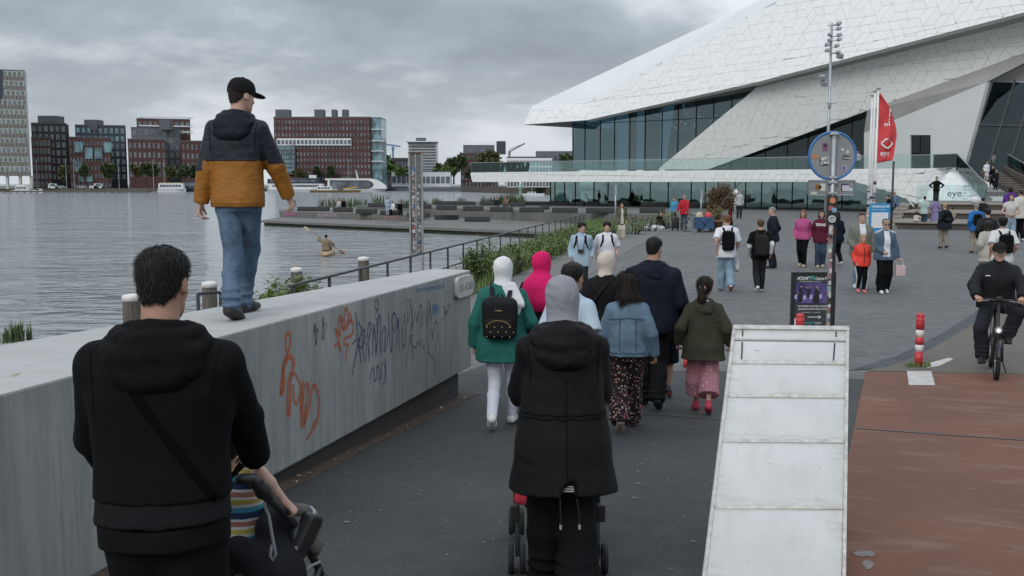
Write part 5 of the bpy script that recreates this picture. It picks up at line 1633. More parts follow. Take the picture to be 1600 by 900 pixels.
mb=MB();mb.prism([gfl(866)-gn*9,gfl(1440)-gn*9,gfl(1440)-gn*9+Vector((0,0,bz)),gfl(866)-gn*9+Vector((0,0,bz))],-gn*.3);part('inner_wall',mb,plain('dim inner wall',(.30,.34,.33),.8))
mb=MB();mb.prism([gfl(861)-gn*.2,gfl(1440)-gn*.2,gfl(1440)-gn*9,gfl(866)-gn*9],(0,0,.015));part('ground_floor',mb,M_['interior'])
rl=random.Random(12)
for x,b_,w in((876,3,.8),(905,4,1.6),(962,4,1.4),(1012,3,1.0),(1070,4,1.1),(1135,4,1.2),(1200,2,1.6),(1226,2,1.3),(1256,2.5,1.5),(1285,3,1.0),(1320,3,1.0)):
 p=gfl(x)-gn*b_;part('interior_column',MB().box((p.x,p.y,bz/2),(w,.3,bz-.02)),M_['interior_pale'])
p=gfl(890)-gn*1.2;part('red_kiosk',MB().box((p.x,p.y,.8),(1.1,.4,1.6)),plain('red kiosk',(.40,.03,.03),.6))
for x in(1180,1215,1250,1290):
 p=gfl(x)-gn*1.5;part('bar_table',MB().box((p.x,p.y,.95),(1.6,.5,.08)).box((p.x-.7,p.y,.47),(.06,.4,.9)).box((p.x+.7,p.y,.47),(.06,.4,.9)),M_['black'])
e0,e1=at(735,268,118),at(1462,264,83)
e0.z=e1.z=ZT
ed=(e1-e0).normalized();en=toward(ed.cross(Vector((0,0,1))),e0)
onE=lambda x,y:on_plane(x,y,e0,en)
def ez(x,z):p=onE(x,270);return Vector((p.x,p.y,z))
band=[ez(738,2.62),ez(1335,2.62),onE(1387,299),onE(1432,318),ez(1496,.6),ez(1496,ZT),ez(735,ZT)]
mb=MB();poly_solid(mb,[p-en*.05 for p in band],.35,en);part('terrace_edge',mb,M_['clad_back'])
cladding(band,en,.78,3)
mb=MB();mb.prism([ez(735,ZT-.004),ez(1496,ZT-.004),Vector((44,92,ZT-.004)),gpt(1400,1,ZT-.004),gpt(897,1,ZT-.004),gpt(897,16,ZT-.004),Vector((e0.x+4,e0.y+20,ZT-.004))],(0,0,-.5))
part('terrace_floor',mb,M_['quay'])
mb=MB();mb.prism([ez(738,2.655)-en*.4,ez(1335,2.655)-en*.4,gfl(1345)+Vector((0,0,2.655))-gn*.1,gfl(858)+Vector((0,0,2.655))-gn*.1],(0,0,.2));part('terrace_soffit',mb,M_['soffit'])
Dp=lambda x:1/(1/92+(x-1355)*(1/78-1/92)/245)
wl_=[at(1391,190,Dp(1391)),at(1542,128,Dp(1542)),at(1509,252,Dp(1509)),at(1506,262,Dp(1506)),at(1391,262,Dp(1391)),at(1340,262,Dp(1340)),at(1340,210,Dp(1340))]
pV,nV=plane3(wl_[0],wl_[1],wl_[4]);nV=toward(nV,wl_[0])
onV=lambda x,y,o=0.0:on_plane(x,y,pV+nV*o,nV)
door=[(1422,211),(1454,211),(1454,262),(1422,262)]
mb=MB()
mb.prism([onV(1350,208),onV(1391,190),onV(1422,177),onV(1422,264),onV(1350,264)],-nV*.4)
mb.prism([onV(1422,177),onV(1454,164),onV(1454,211),onV(1422,211)],-nV*.4)
mb.prism([onV(1454,164),onV(1542,128),onV(1508,256),onV(1505,264),onV(1454,264)],-nV*.4)
part('entrance_wall',mb,M_['smooth_white'])
part('doorway',MB().prism([onV(x,y,-.25)for x,y in door],-nV*.05),M_['mullion'])
for a,b in((1422,1438),(1438,1454)):
 part('door_leaf',MB().prism([onV(a+.7,212,-.15),onV(b-.7,212,-.15),onV(b-.7,262,-.15),onV(a+.7,262,-.15)],-nV*.05),M_['glass_dark'])
mb=MB();q_=[onV(1542,128),onV(1508,256),onV(1506,264)]
pr_=[at(1552,128,Dp(1542)+1.6),at(1514,256,Dp(1508)+1.6),at(1511,264,Dp(1506)+1.6)]
mb.add(q_+pr_,[(0,1,4,3),(1,2,5,4)]);part('pier_side',mb,M_['soffit'])
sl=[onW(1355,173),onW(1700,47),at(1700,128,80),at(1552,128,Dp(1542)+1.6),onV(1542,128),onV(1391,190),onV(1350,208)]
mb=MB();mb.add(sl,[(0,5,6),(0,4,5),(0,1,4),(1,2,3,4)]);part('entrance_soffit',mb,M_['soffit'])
gE=[at(1552,128,82.5),at(1700,130,78),at(1700,262,75),at(1511,262,81.5)]
pX,nX=plane3(gE[0],gE[1],gE[3]);nX=toward(nX,gE[0])
gE=[on_plane(x,y,pX,nX)for x,y in((1552,128),(1720,130),(1720,275),(1508,272))]
part('entrance_glass',MB().prism(gE,-nX*.05),M_['glass_dark'])
fm=MB()
for x in(1540,1572,1606,1640,1675):
 fm.bar(on_plane(x+46,126,pX,nX)+nX*.05,on_plane(x-8+10,270,pX,nX)+nX*.05,.14,.14,up=nX)
fm.bar(on_plane(1530,196,pX,nX)+nX*.05,on_plane(1720,200,pX,nX)+nX*.05,.1,.1,up=nX)
part('entrance_mullions',fm,M_['mullion'],kind='stuff')
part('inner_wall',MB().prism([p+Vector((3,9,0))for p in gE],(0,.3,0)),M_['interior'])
ap=at(1490,261,82.0);ap.z=ZT
pb=[at(1432,318,80),at(1540,318,76),at(1552,312,84)]
mb=MB();mb.add([ap,pb[0],pb[1],pb[2],Vector((ap.x+2,ap.y+4,ZT))],[(0,1,2),(0,2,3,4)]);part('plinth_pyramid',mb,M_['smooth_white'])
pP,nP=plane3(ap,pb[0],pb[1]);nP=toward(nP,ap);cladding([ap,pb[0],pb[1]],nP,.9,8)
TILES.sort(key=lambda t:-t[0])
for i,(_,vs,fs,mi,c3)in enumerate(TILES[:300]):
 vs=[v-MB0 for v in vs]
 link('cladding_panel',new_mesh('cladding_panel',vs,fs),mus,M_['clad'][mi])
mb=MB()
for _,vs,fs,mi,c3 in TILES[300:]:
 mb.mi=mi;mb.add(vs,fs)
link('cladding_panels',mb.mesh('cladding_panels',M_['clad'],off=MB0),mus,None,'stuff')
bal=thing('terrace_balustrade','long glass balustrade with steel handrail along the white terrace edge','balustrade',(e0.x,e0.y,ZT))
off=Vector((e0.x,e0.y,ZT));h=1.1
L=(ez(1456,ZT)-e0).length;n=34
for i in range(n):
 a,b=e0+ed*(L*i/n+.02)-en*.12,e0+ed*(L*(i+1)/n-.02)-en*.12
 MB().prism([a+Vector((0,0,.02)),b+Vector((0,0,.02)),b+Vector((0,0,h)),a+Vector((0,0,h))],-en*.02).build('glass_pane',M_['glass_rail'],bal,off=off)
a,b=e0-en*.13,ez(1456,ZT)-en*.13
MB().bar(a+Vector((0,0,h+.03)),b+Vector((0,0,h+.03)),.07,.05).build('handrail',M_['rail_steel'],bal,off=off)
c=Vector((e0.x+4,e0.y+20,ZT))
MB().prism([e0-en*.12+Vector((0,0,.02)),c+Vector((0,0,.02)),c+Vector((0,0,h)),e0-en*.12+Vector((0,0,h))],Vector((-.02,0,0))).build('glass_pane',M_['glass_rail'],bal,off=off)
r0,r1,r2=ez(1456,ZT)-en*.12,at(1494,259,80.5),at(1541,317,73)
r1.z=ZT
sb=thing('stair_balustrade','raking glass balustrade beside the wide wooden entrance stairs','balustrade',r0);off=Vector(r0)
U=Vector((0,0,1))
for a,b,ha,hb in((r0,r1,1.1,1.1),(r1,r1.lerp(r2,.5),1.1,1.2),(r1.lerp(r2,.5),r2,1.2,1.3)):
 MB().prism([a+U*.02,b+U*.02,b+U*hb,a+U*ha],Vector((.02,.02,0))).build('glass_pane',M_['glass_rail'],sb,off=off)
 MB().bar(a+U*(ha+.03),b+U*(hb+.03),.07,.05).build('handrail',M_['rail_steel'],sb,off=off)
sg=thing('museum_sign','frosted glass sign panes with black lettering above the wooden steps','sign',at(1485,316,74));off=Vector(sg.location)
sp=[at(x,316,74.5-(x-1431)*.02)for x in(1431,1453,1475,1497,1519,1540)]
for a,b in zip(sp[:-1],sp[1:]):
 d=(b-a).normalized()
 MB().prism([a+d*.02,b-d*.02,b-d*.02+U*1.27,a+d*.02+U*1.27],Vector((0,.02,0))).build('glass_pane',M_['glass_rail'],sg,off=off)
d=(sp[3]-sp[2]).normalized()
bl=plain('black lettering',(.02,.02,.022),.6)
put_text('eye',.72,bl,'eye_lettering',sg,sp[2]+d*.16+U*.42-Vector((0,.03,0)),d,U,off=off,extrude=.002,bold=.0)
for i,w in enumerate(('cinema','exhibition','shop','bar restaurant','tickets')):
 put_text(w,.15,bl,'small_lettering',sg,sp[3]+d*.25+U*(1.08-.22*i)-Vector((0,.03,0)),d,U,off=off)
st=thing('wooden_steps','wide weathered wooden steps and stairs leading up to the museum entrance','stairs',(30,60,0));off=Vector((30,60,0))
def tread(pts,z,th=.07,board=.14):
 """deck level built of separate boards running across"""
 return MB().prism([(p[0],p[1],z)for p in pts],(0,0,-th))
dR=52.0
lv=[((1396,1640),55.5,52.0,.40),((1409,1640),61.0,57.0,.80),((1424,1640),67.0,63.0,1.18)]
for i,((xa,xb),d0,d1,z)in enumerate(lv):
 X=lambda x,d:((x-800)/F*d,d)
 fr=[X(xa,d0),X(xb,d1)]
 bkL,bkR=X(1440+i*3,78),X(1660,74)
 zl=0 if i==0 else lv[i-1][3]-.07
 fx,fy=Vector((fr[0][0],fr[0][1],0)),Vector((fr[1][0],fr[1][1],0))
 bdir=(fy-fx).normalized()
 MB().prism([(fr[0][0]+.10,fr[0][1]+.12,z-.07),(fr[1][0],fr[1][1]+.12,z-.07),(bkR[0],bkR[1],z-.07),(bkL[0],bkL[1],z-.07)],(0,0,-(z-.07)-.3 if i==0 else-.45)).build('riser',M_['deck_dark'],st,off=off)
 m=16
 for b_ in range(m):
  t0,t1=b_/m,(b_+1)/m-.006
  lerp=lambda a,b,t:(a[0]+(b[0]-a[0])*t,a[1]+(b[1]-a[1])*t)
  q4=[lerp(fr[0],bkL,t0),lerp(fr[1],bkR,t0),lerp(fr[1],bkR,t1),lerp(fr[0],bkL,t1)]
  MB().prism([(p[0],p[1],z)for p in q4],(0,0,-.068)).build('deck_board',M_['deck'],st,off=off)
for i in range(7):
 z=.18*(i+1);d0=56+i*2.4;xl=1386+i*3.4
 a,b,c,d_=at(xl,300,d0),at(xl+18,300,d0-.5),at(xl+34,300,74),at(xl+6,300,78)
 if i<6:
  MB().prism([(p.x,p.y,z*.95)for p in(a,b,c,d_)],(0,0,-z*.95-.05)).build('side_step',M_['deck'],st,off=off)
for xa,ya,xb,yb,d0,d1 in((1397,346,1408,362,63,55.2),(1404,325,1416,341,72,61),(1416,308,1428,323,78,66)):
 MB().bar(at(xa,ya,d0),at(xb,yb,d1),.07,.04).build('nosing',M_['off_white'],st,off=off)
n=20;zb,zt_=1.18,ZT
for i in range(n):
 t=(i+1)/n;z=zb+(zt_-zb)*t
 t0=i/n
 def edge(t):
  l=Vector((36.2,69,0)).lerp(Vector((37.9,82.5,0)),t);r=Vector((45,62,0)).lerp(Vector((41.3,82.5,0)),t)
  return l,r
 l0,r0_=edge(t0);l1,r1_=edge(t0+1.25/n)
 MB().prism([(l0.x,l0.y,z),(r0_.x,r0_.y,z),(r1_.x,r1_.y,z),(l1.x,l1.y,z)],(0,0,-.05)).build('tread',M_['deck'],st,off=off)
 MB().prism([(l0.x,l0.y+.07,z-.054),(r0_.x,r0_.y+.07,z-.054),(r1_.x,r1_.y-.1,z-.054),(l1.x,l1.y-.1,z-.054)],(0,0,-.45)).build('riser',M_['deck_dark'],st,off=off)
MB().prism([(37.6,82.3,ZT-.012),(41.8,82.3,ZT-.012),(44,88,ZT-.012),(38,88,ZT-.012)],(0,0,-.3)).build('landing',M_['deck'],st,off=off)
s0_,s1_=at(1563,259,81),at(1640,300,66)
MB().bar(s0_,s1_,.25,.35).build('stringer',M_['deck_dark'],st,off=off)
h0,h1,h2=at(1513,241,82),at(1570,238.5,81),at(1640,277,66)
hr=thing('stair_handrail','steel handrail with dark glass on the right of the entrance stairs','handrail',h1);off=Vector(h1)
MB().bar(h0,h1,.08,.06).bar(h1,h2,.08,.06).build('rail',M_['rail_steel'],hr,off=off)
for i in range(4):
 a,b=h1.lerp(h2,i/4),h1.lerp(h2,(i+.96)/4);MB().prism([a,b,b-U*1.0,a-U*1.0],(.02,.02,0)).build('glass_pane',M_['glass_rail'],hr,off=off)
MB().prism([h0,h1,h1-U*1.05,h0-U*1.05],(.0,.02,0)).build('glass_pane',M_['glass_rail'],hr,off=off)
# ------------------------------------------------------------------ far shore
def hpx(d):return F/d
QZ=-.25
bank=[(-420,452),(-120,452),(-60,520),(-30,560),(40,470),(60,300),(200,300),(400,900),(-420,900)]
struct('far_bank',MB().prism([(x,y,QZ)for x,y in bank],(0,0,-3)).mesh('far_bank',M_['quay']),M_['quay'])
TURN=0.0
def facade_block(root,off,x0,x1,ytop,d,wall,zb=QZ,depth=18,nx=8,nz=7,win=(.55,.62),wmat=None,skip_low=0,frame=None,turn=None,nm='wall',top_margin=.5,wn_='windows'):
 """box of a far building whose front runs between photo columns x0..x1, with a grid of window boxes on it"""
 turn=TURN if turn is None else turn
 a=at(x0,285,d);zt=at((x0+x1)/2,ytop,d).z;k=(x1-800)/F
 u=Vector((math.cos(turn),math.sin(turn),0));nb=Vector((-u.y,u.x,0))
 w=(k*a.y-a.x)/(u.x-k*u.y)
 a.z=0;c=a+u*(w/2)
 MB().box(c+nb*(depth/2)+Vector((0,0,(zb+zt)/2)),(w,depth,zt-zb),turn).build(nm,wall,root,off=off)
 MB().box(c+nb*(depth/2)+Vector((0,0,zt+.25)),(w*1.006,depth*1.006,.5),turn).build('parapet',M_['roof_grey'],root,off=off)
 if nx:
  gl,fr=MB(),MB()
  H=zt-zb-top_margin;cw,ch=w/nx,H/nz
  for j in range(skip_low,nz):
   for i in range(nx):
    p=a+u*(cw*(i+.5))-nb*.06;z=zb+ch*(j+.5)
    gl.box((p.x,p.y,z),(cw*win[0],.2,ch*win[1]),turn)
    p=p+nb*.03
    if frame is not None:fr.box((p.x,p.y,z),(cw*win[0]+.25,.2,ch*win[1]+.25),turn)
  gl.build(wn_,wmat or M_['far_glass'],root,off=off,kind='stuff')
  if frame is not None:fr.build('window_frames',frame,root,off=off,kind='stuff')
 fp=lambda x,y,o=0.0:on_plane(x,y,a-nb*o,nb)
 return fp,w,zt,turn
def bld(nm,label,x,d):
 p=at(x,285,d)
 t=thing(nm,label,'building',(p.x,d,QZ));return t,Vector((p.x,d,QZ))
t,o=bld('pale_tower','tall pale tower with vertical striped facade at the far left edge',20,430)
fp,w,zt,tn=facade_block(t,o,-40,51,108,430,M_['conc_pale'],zb=5.5,depth=22,nx=0,turn=R_(24))
mb,g2,g3=MB(),MB(),MB()
rows=11;H=zt-5.5;u=Vector((math.cos(tn),math.sin(tn),0));a=fp(-40,285,.1)
for j in range(rows):
 for i in range(46):
  p=a+u*(w*(i+.5)/46);z=5.5+H*(j+.5)/rows
  (mb if(i*7+j*5)%3 else g2).box((p.x,p.y,z-H/rows*.24),(.22,.5,H/rows*.42),tn)
  if(i+j)%4!=1:g3.box((p.x,p.y,z+H/rows*.22),(.20,.3,H/rows*.40),tn)
mb.build('facade_fins',M_['conc_tan'],t,off=o,kind='stuff');g2.build('dark_fins',M_['brick_grey'],t,off=o,kind='stuff');g3.build('window_strips',M_['far_glass_blue'],t,off=o,kind='stuff')
for x in(-20,-4,12,32,49):p=fp(x,285,-1.2);MB().box((p.x,p.y,2.6),(1.0,1.0,5.8)).build('column',M_['conc_pale'],t,off=o)
MB().prism([fp(-4,108,.5),fp(3,109,.5),fp(4,150,.5),fp(-4,160,.5)],(0,.8,0)).build('dark_side_panel',M_['brick_slate'],t,off=o)
TURN=R_(20)
t,o=bld('dark_apartment_block','dark brown apartment block with red lower front right of the pale tower',82,470)
facade_block(t,o,53,111,193,470,M_['brick_brown'],nx=6,nz=8,frame=M_['far_frame'],skip_low=1,wmat=M_['far_glass'])
facade_block(t,o,52,86,215,466,M_['brick_red'],nx=5,nz=6,depth=3,frame=M_['far_frame'],nm='front_wall')
MB().box(at(80,190,478),(9,8,5)).build('roof_plant',M_['roof_grey'],t,off=o)
t,o=bld('slate_apartment_block','slate grey apartment block with tall windows and roof box behind red gallery front',160,476)
facade_block(t,o,121,202,196,476,M_['brick_slate'],nx=9,nz=8,frame=M_['far_frame'],wmat=M_['far_glass_blue'],skip_low=1)
MB().box(at(147,196,482),(6,8,5)).build('roof_plant',M_['roof_grey'],t,off=o)
t,o=bld('red_gallery_house','red brick house with large glazed bays in front of the slate block',145,462)
fp,w,zt,tn=facade_block(t,o,110,178,215,462,M_['brick_red'],nx=12,nz=6,win=(.42,.55),depth=8)
for x,y0,y1,w in((123,222,238,3.6),(139,231,248,3.2),(154,231,248,3.4),(168,222,238,3.4),(123,252,268,3.4),(127,275,284,2.4),(140,275,284,2.6)):
 p=fp(x,(y0+y1)/2,.4);MB().box(p,(w,.6,(y1-y0)*462/F),tn).build('glazed_bay',M_['far_glass_blue'],t,off=o)
t,o=bld('tall_red_house','tall red brick house with pale stone bands, highest of the row behind',260,500)
fp,w,zt,tn=facade_block(t,o,217,303,186,500,M_['brick_red'],nx=10,nz=9,skip_low=7,frame=M_['far_frame'])
for y in(183.5,197,206):
 p=fp(260,y,.3);MB().box(p,(w*1.005,.6,.6),tn).build('stone_band',M_['white_facade'],t,off=o)
t,o=bld('grey_apartment_block','mid grey apartment block with large windows between two red houses',247,486)
facade_block(t,o,208,287,200,486,M_['brick_grey'],nx=8,nz=8,frame=M_['far_frame'],skip_low=1)
MB().box(at(260,195,490),(5,6,5)).build('roof_plant',M_['roof_grey'],t,off=o)
t,o=bld('red_window_house','red brick house with even rows of small square windows',233,470)
facade_block(t,o,202,264,218,470,M_['brick_maroon'],nx=8,nz=5,win=(.42,.52),skip_low=1,frame=M_['far_frame'])
t,o=bld('red_end_house','red brick end house with narrow windows behind the walking man',303,474)
facade_block(t,o,285,322,221,474,M_['brick_maroon'],nx=5,nz=5,win=(.36,.52),frame=M_['far_frame'])
TURN=0.0
t,o=bld('big_brick_block','big red brick apartment block with white window band and roof boxes',505,450)
facade_block(t,o,430,581,184,450,M_['brick_maroon'],nx=27,nz=11,win=(.46,.52),depth=22,wmat=M_['far_glass'])
a,b=at(433,226,449.6),at(549,226,449.6)
MB().box(((a.x+b.x)/2,449.4,(at(500,216.5,449.6).z+at(500,227,449.6).z)/2),(b.x-a.x,.5,3.1)).build('white_band',M_['white_facade'],t,off=o)
mb=MB()
for i in range(19):mb.box((a.x+(b.x-a.x)*(i+.5)/19,449.2,at(500,222,449.6).z),(1.2,.4,1.8))
mb.build('band_windows',M_['far_glass'],t,off=o,kind='stuff')
for x,w in((443,6.3),(500,4.2),(523,2),(540,2.4)):MB().box(at(x,179,458),(w,5,4.2)).build('roof_box',M_['roof_grey'],t,off=o)
MB().prism([at(432,228,448.5),at(461,226,448.5),at(461,272,448.5),at(432,272,448.5)],(0,.9,0)).build('glass_front',M_['brick_grey'],t,off=o)
mb=MB()
for j in range(6):
 for i in range(7):mb.box(at(434.5+i*3.9,232+j*6.8,448.3),(.8,.3,1.3))
mb.build('front_windows',M_['far_glass_blue'],t,off=o,kind='stuff')
t,o=bld('glass_stair_tower','pale blue glass end tower with balconies joined to the big brick block',589,452)
facade_block(t,o,581.5,598,185,452,M_['far_glass_blue'],nx=0,nz=5,depth=18,nm='glass_shell')
for y in(202,220,236,252):MB().box(at(590,y,450.8),(5.4,1.6,.35)).build('balcony_slab',M_['white_facade'],t,off=o)
t,o=bld('white_tower','slim white tower of stacked white floors with flat roof',660,520)
facade_block(t,o,638,682,224,520,M_['white_facade'],nx=0,depth=14)
mb=MB()
for j in range(10):mb.box(at(660,229+j*4.4,519.6),(14.0,.5,.62))
mb.build('window_strips',M_['far_glass'],t,off=o,kind='stuff')
MB().box(at(660,222,524),(16,15,.5)).build('roof_slab',M_['white_facade'],t,off=o)
MB().box(at(658,218.5,526),(5,4,2.0)).build('roof_box',M_['roof_grey'],t,off=o)
MB().tube([at(660,219,526),at(660,214,526)],.1,5).build('mast',M_['galv'],t,off=o)
t,o=bld('white_pavilion','low white pavilion with a row of dark windows on the far quay',657,500)
facade_block(t,o,612,704,269,500,M_['white_facade'],nx=12,nz=1,win=(.78,.5),depth=12,zb=.5)
t,o=bld('brick_warehouse','brick and grey building with dark roof tower beyond the trees',755,540)
facade_block(t,o,720,778,240,540,M_['brick_maroon'],nx=10,nz=5,depth=20)
facade_block(t,o,724,772,228,546,M_['brick_grey'],nx=12,nz=7,skip_low=5,depth=14,nm='upper_wall')
MB().box(at(783,231,546),(5,6,7)).build('roof_tower',M_['brick_slate'],t,off=o)
t,o=bld('brick_low_house','low brown brick house between the glass tower and the white tower',640,545)
facade_block(t,o,600,640,248,545,M_['brick_brown'],nx=10,nz=3,depth=10)
t,o=bld('pale_hotel','low pale building with gabled windows behind the terrace balustrade',830,330)
facade_block(t,o,792,862,247,330,M_['white_facade'],nx=14,nz=4,depth=10,zb=1,frame=M_['far_frame'])
t,o=bld('grey_roof_house','grey flat roofed building glimpsed beyond the roof tip',868,420)
facade_block(t,o,838,905,238,420,M_['brick_grey'],nx=8,nz=4,depth=12)
def crane(label,x,yb,yt,xa,xb,ya,yb2,d,m):
 p=at(x,yb,d);t=thing('tower_crane',label,'crane',(p.x,d,QZ));o=Vector((p.x,d,QZ))
 MB().bar((p.x,d,QZ),at(x,yt,d),1.0,1.0).build('mast',m,t,off=o)
 MB().bar(at(xa,ya,d),at(xb,yb2,d),.9,.9).build('jib',m,t,off=o)
 MB().box(at(x,yt+3,d-.6),(1.6,1.2,2)).build('cabin',m,t,off=o)
 MB().tube([at(xa,ya,d),at(x,yt-3,d),at(xb,yb2,d)],.15,4).build('stay',m,t,off=o)
crane('blue tower crane beyond the low brown house',614,285,229,599,626,225,229,620,plain('crane blue',(.12,.20,.36),.5))
crane('grey crane with long raised jib right of the dark roof tower',796,270,236,796,820,237,224,600,plain('crane grey',(.2,.21,.22),.5))
def tree(label,x,ytop,ybase,d,w,mat,seed,group='trees along the far quay'):
 rng=random.Random(seed)
 zb=max(QZ,at(x,ybase,d).z);zt=at(x,ytop,d).z;h=zt-zb;p=at(x,285,d)
 t=thing('tree',label,'tree',(p.x,d,zb),0,group)
 tr=MB().tube([(0,0,0),(.1,0,h*.35),(0,0,h*.75)],[h*.03,h*.022,h*.008],6)
 for i in range(4):
  a=i*1.6+rng.random();tr.tube([(0,0,h*(.3+.08*i)),(math.cos(a)*w*.3,math.sin(a)*w*.3,h*(.55+.08*i))],[h*.012,h*.004],5)
 tr.build('trunk',M_['bark'],t,True)
 cr_=MB();n=5
 for i in range(n):
  a=rng.uniform(0,6.28);r=rng.uniform(.1,.34)*w
  c=(math.cos(a)*r,math.sin(a)*r,h*rng.uniform(.45,.80))
  leaf_cloud(cr_,c,(w*.27,w*.27,h*.20),330,h*.11,rng,thin=.8)
 cr_.build('crown',mat,t)
for i,(x,yt,w,lab)in enumerate(((100,258,5,'small round tree in front of the dark apartment block'),(134,254,5,'small tree before the red gallery house'),(171,254,6,'round green tree before the slate apartment block'),(212,256,6,'green tree left of the window house'),(228,254,6.5,'green tree in front of the red window house'),(243,256,5.5,'green tree right of the red window house'),(265,258,6,'tree before the gap beside the red end house'),(288,255,7,'broad tree before the red end house'),(305,258,6,'tree half hidden by the walking man'),(468,262,5,'small tree before the glazed corner of the big brick block'),(497,261,4,'second small tree before the big brick block'),(518,259,4.5,'third small tree before the big brick block'))):
 tree(lab,x,yt,287,446,w,M_['leaf_olive']if i%3==0 else M_['leaf_dark'],100+i)
for i,(x,yt,w,d,m,lab)in enumerate(((602,240,9,530,'leaf_dark','dark tree between glass tower and white tower'),(615,248,11,525,'leaf','bushy green tree before the low brown house'),(630,262,10,500,'leaf','wide low tree at the pavilion'),(690,250,8,520,'leaf_dark','dark tree right of the white tower'),(709,236,13,520,'leaf_dark','tall dark green tree between white tower and brick warehouse'),(697,258,12,510,'leaf','green tree at the end of the pavilion'),(738,262,10,520,'leaf_dark','dark tree before the brick warehouse'),(765,234,14,515,'leaf_olive','large olive tree before the brick warehouse'),(790,262,10,505,'leaf_dark','low dark tree right of the large olive tree'),(880,240,10,400,'leaf_dark','tree glimpsed under the roof tip'))):
 tree(lab,x,yt,288,d,w,M_[m],130+i)
for i,x in enumerate((58,104,116,186,201,240,257,444,545)):
 p=at(x,285,442);t=thing('street_lamp','thin street lamp on the far quay '+('beside the pale tower','before the dark apartment block','left of the gallery house','before the slate block','left of the window house','right of the window house','left of the red end house','before the glazed corner of the big block','before the middle of the big block')[i],'street lamp',(p.x,442,QZ),0,'street lamps on the far quay')
 zt=at(x,250,442).z-QZ
 MB().tube([(0,0,0),(0,0,zt)],[.12,.07],5).build('pole',M_['galv'],t);MB().box((.25,0,zt),(.9,.3,.15)).build('lamp_head',M_['galv'],t)
for i,(x,m,lab)in enumerate(((128,'grey_steel','dark car parked near the red gallery house'),(148,'white_facade','pale car parked before the gallery house'),(155,'white_facade','white van parked before the slate block'),(84,'white_facade','white van parked behind the timber jetty'),(168,'black','black car parked before the slate block'),(95,'grey_steel','grey car parked left of the gallery house'))):
 p=at(x,287,444);t=thing('parked_car',lab,'car',(p.x,444,QZ),0,'cars parked on the far quay');van='van' in lab
 hb=1.9 if van else 1.0
 MB().prism([(-2.2,-.9,.3),(2.2,-.9,.3),(2.2,-.9,.85),(1.4,-.9,1.0),(.8,-.9,hb+.45),(-1.7 if van else-1.3,-.9,hb+.45),(-2.2,-.9,1.0)],(0,1.8,0)).build('body',M_[m],t)
 MB().prism([(1.2,-.93,1.05),(.72,-.93,hb+.32),(-1.1,-.93,hb+.32),(-1.6,-.93,1.05)],(0,1.86,0)).build('window_glass',M_['far_glass'],t)
 for sx in(-1.4,1.4):MB().lathe((sx,-.92,.33),[(.33,-.1),(.33,.1)],10,Matrix.Rotation(R_(90),3,'X')).build('wheel',M_['rubber'],t)
p0,p1=at(-30,300,395),at(232,300,372)
t=thing('timber_jetty','long dark timber jetty on the water at the far left','jetty',(p0.x,p0.y,WATER));o=Vector((p0.x,p0.y,WATER))
MB().bar(Vector((p0.x,p0.y,-.9)),Vector((p1.x,p1.y,-.9)),3,.5).build('deck',M_['timber'],t,off=o)
mb=MB()
for i in range(26):q_=p0.lerp(p1,i/25);mb.box((q_.x,q_.y-1.3,WATER+.2),(.35,.35,1.6))
mb.build('piles',M_['timber'],t,off=o,kind='stuff')
MB().bar(Vector((p0.x,p0.y+1.2,-.1)),Vector((p1.x,p1.y+1.2,-.1)),.15,.12).build('rail',M_['timber'],t,off=o)
# ------------------------------------------------------------------ boats
def boat(label,x0,x1,d,hull_h,mat_h,deck=None,cat='boat',name='motor_boat',bow=1,group=None):
 a,b=at(x0,297,d),at(x1,297,d);L=b.x-a.x;cx=(a.x+b.x)/2
 t=thing(name,label,cat,(cx,d,WATER),0,group)
 W2=min(L*.14,3.2);vs,fs=[],[]
 n=10
 for i in range(n+1):
  u=i/n;x=(-L/2+L*u)*bow
  w=W2*(1-max(0,(u-.65)/.35)**2*.96);sh=hull_h*(1+.25*max(0,u-.6))
  fx=L*.03*max(0,u-.8)/.2*bow
  vs+=[(x+fx,-w,sh),(x,-w*.75,-.4),(x,w*.75,-.4),(x+fx,w,sh)]
 for i in range(n):
  for j in range(3):fs.append((4*i+j,4*i+j+1,4*i+j+5,4*i+j+4))
  fs.append((4*i+3,4*i,4*i+4,4*i+7))
 fs+=[(0,3,2,1),(4*n,4*n+1,4*n+2,4*n+3)]
 mb=MB();mb.v=vs;mb.f=fs;mb.m=[0]*len(fs)
 mb.build('hull',mat_h,t)
 return t,L,hull_h,W2
WF=M_['white_facade']
navyp=plain('navy hull',(.02,.03,.06),.5)
def cabin(t,x,w,d,z,h,m=None,rake=.3,win=True,nw=6):
 MB().prism([(x-w/2,-d/2,z),(x+w/2,-d/2,z),(x+w/2-h*rake,-d/2,z+h),(x-w/2+h*rake*.4,-d/2,z+h)],(0,d,0)).build('cabin',m or WF,t)
 if win:
  for i in range(nw):
   cw=w*.86/nw;MB().box((x-w*.43+cw*(i+.5)-h*rake*.15,-d/2-.02,z+h*.58),(cw*.84,.12,h*.42)).build('window',M_['far_glass'],t)
t,L,h,w=boat('white cabin launch moored at the timber jetty, far left',18,56,400,1.0,WF);cabin(t,-.5,5,2.2,1.0,1.6,nw=4);MB().tube([(-1,0,2.6),(-1,0,4.6)],.06,5).build('mast',M_['galv'],t);cabin(t,-1,3,1.8,2.62,.5,win=False)
t,L,h,w=boat('small white dinghy moored right of the cabin launch',58,68,398,.8,WF,name='dinghy');cabin(t,0,1.2,1.2,.8,.8,nw=1)
t,L,h,w=boat('white canal tour boat with long window row moored at the far quay',248,290,425,1.2,WF,name='tour_boat');cabin(t,0,L*.92,3.6,1.2,2.4,rake=.15,nw=7);MB().box((0,0,3.75),(L*.8,2.6,.3)).build('roof',plain('yellowish roof',(.4,.36,.2),.7),t)
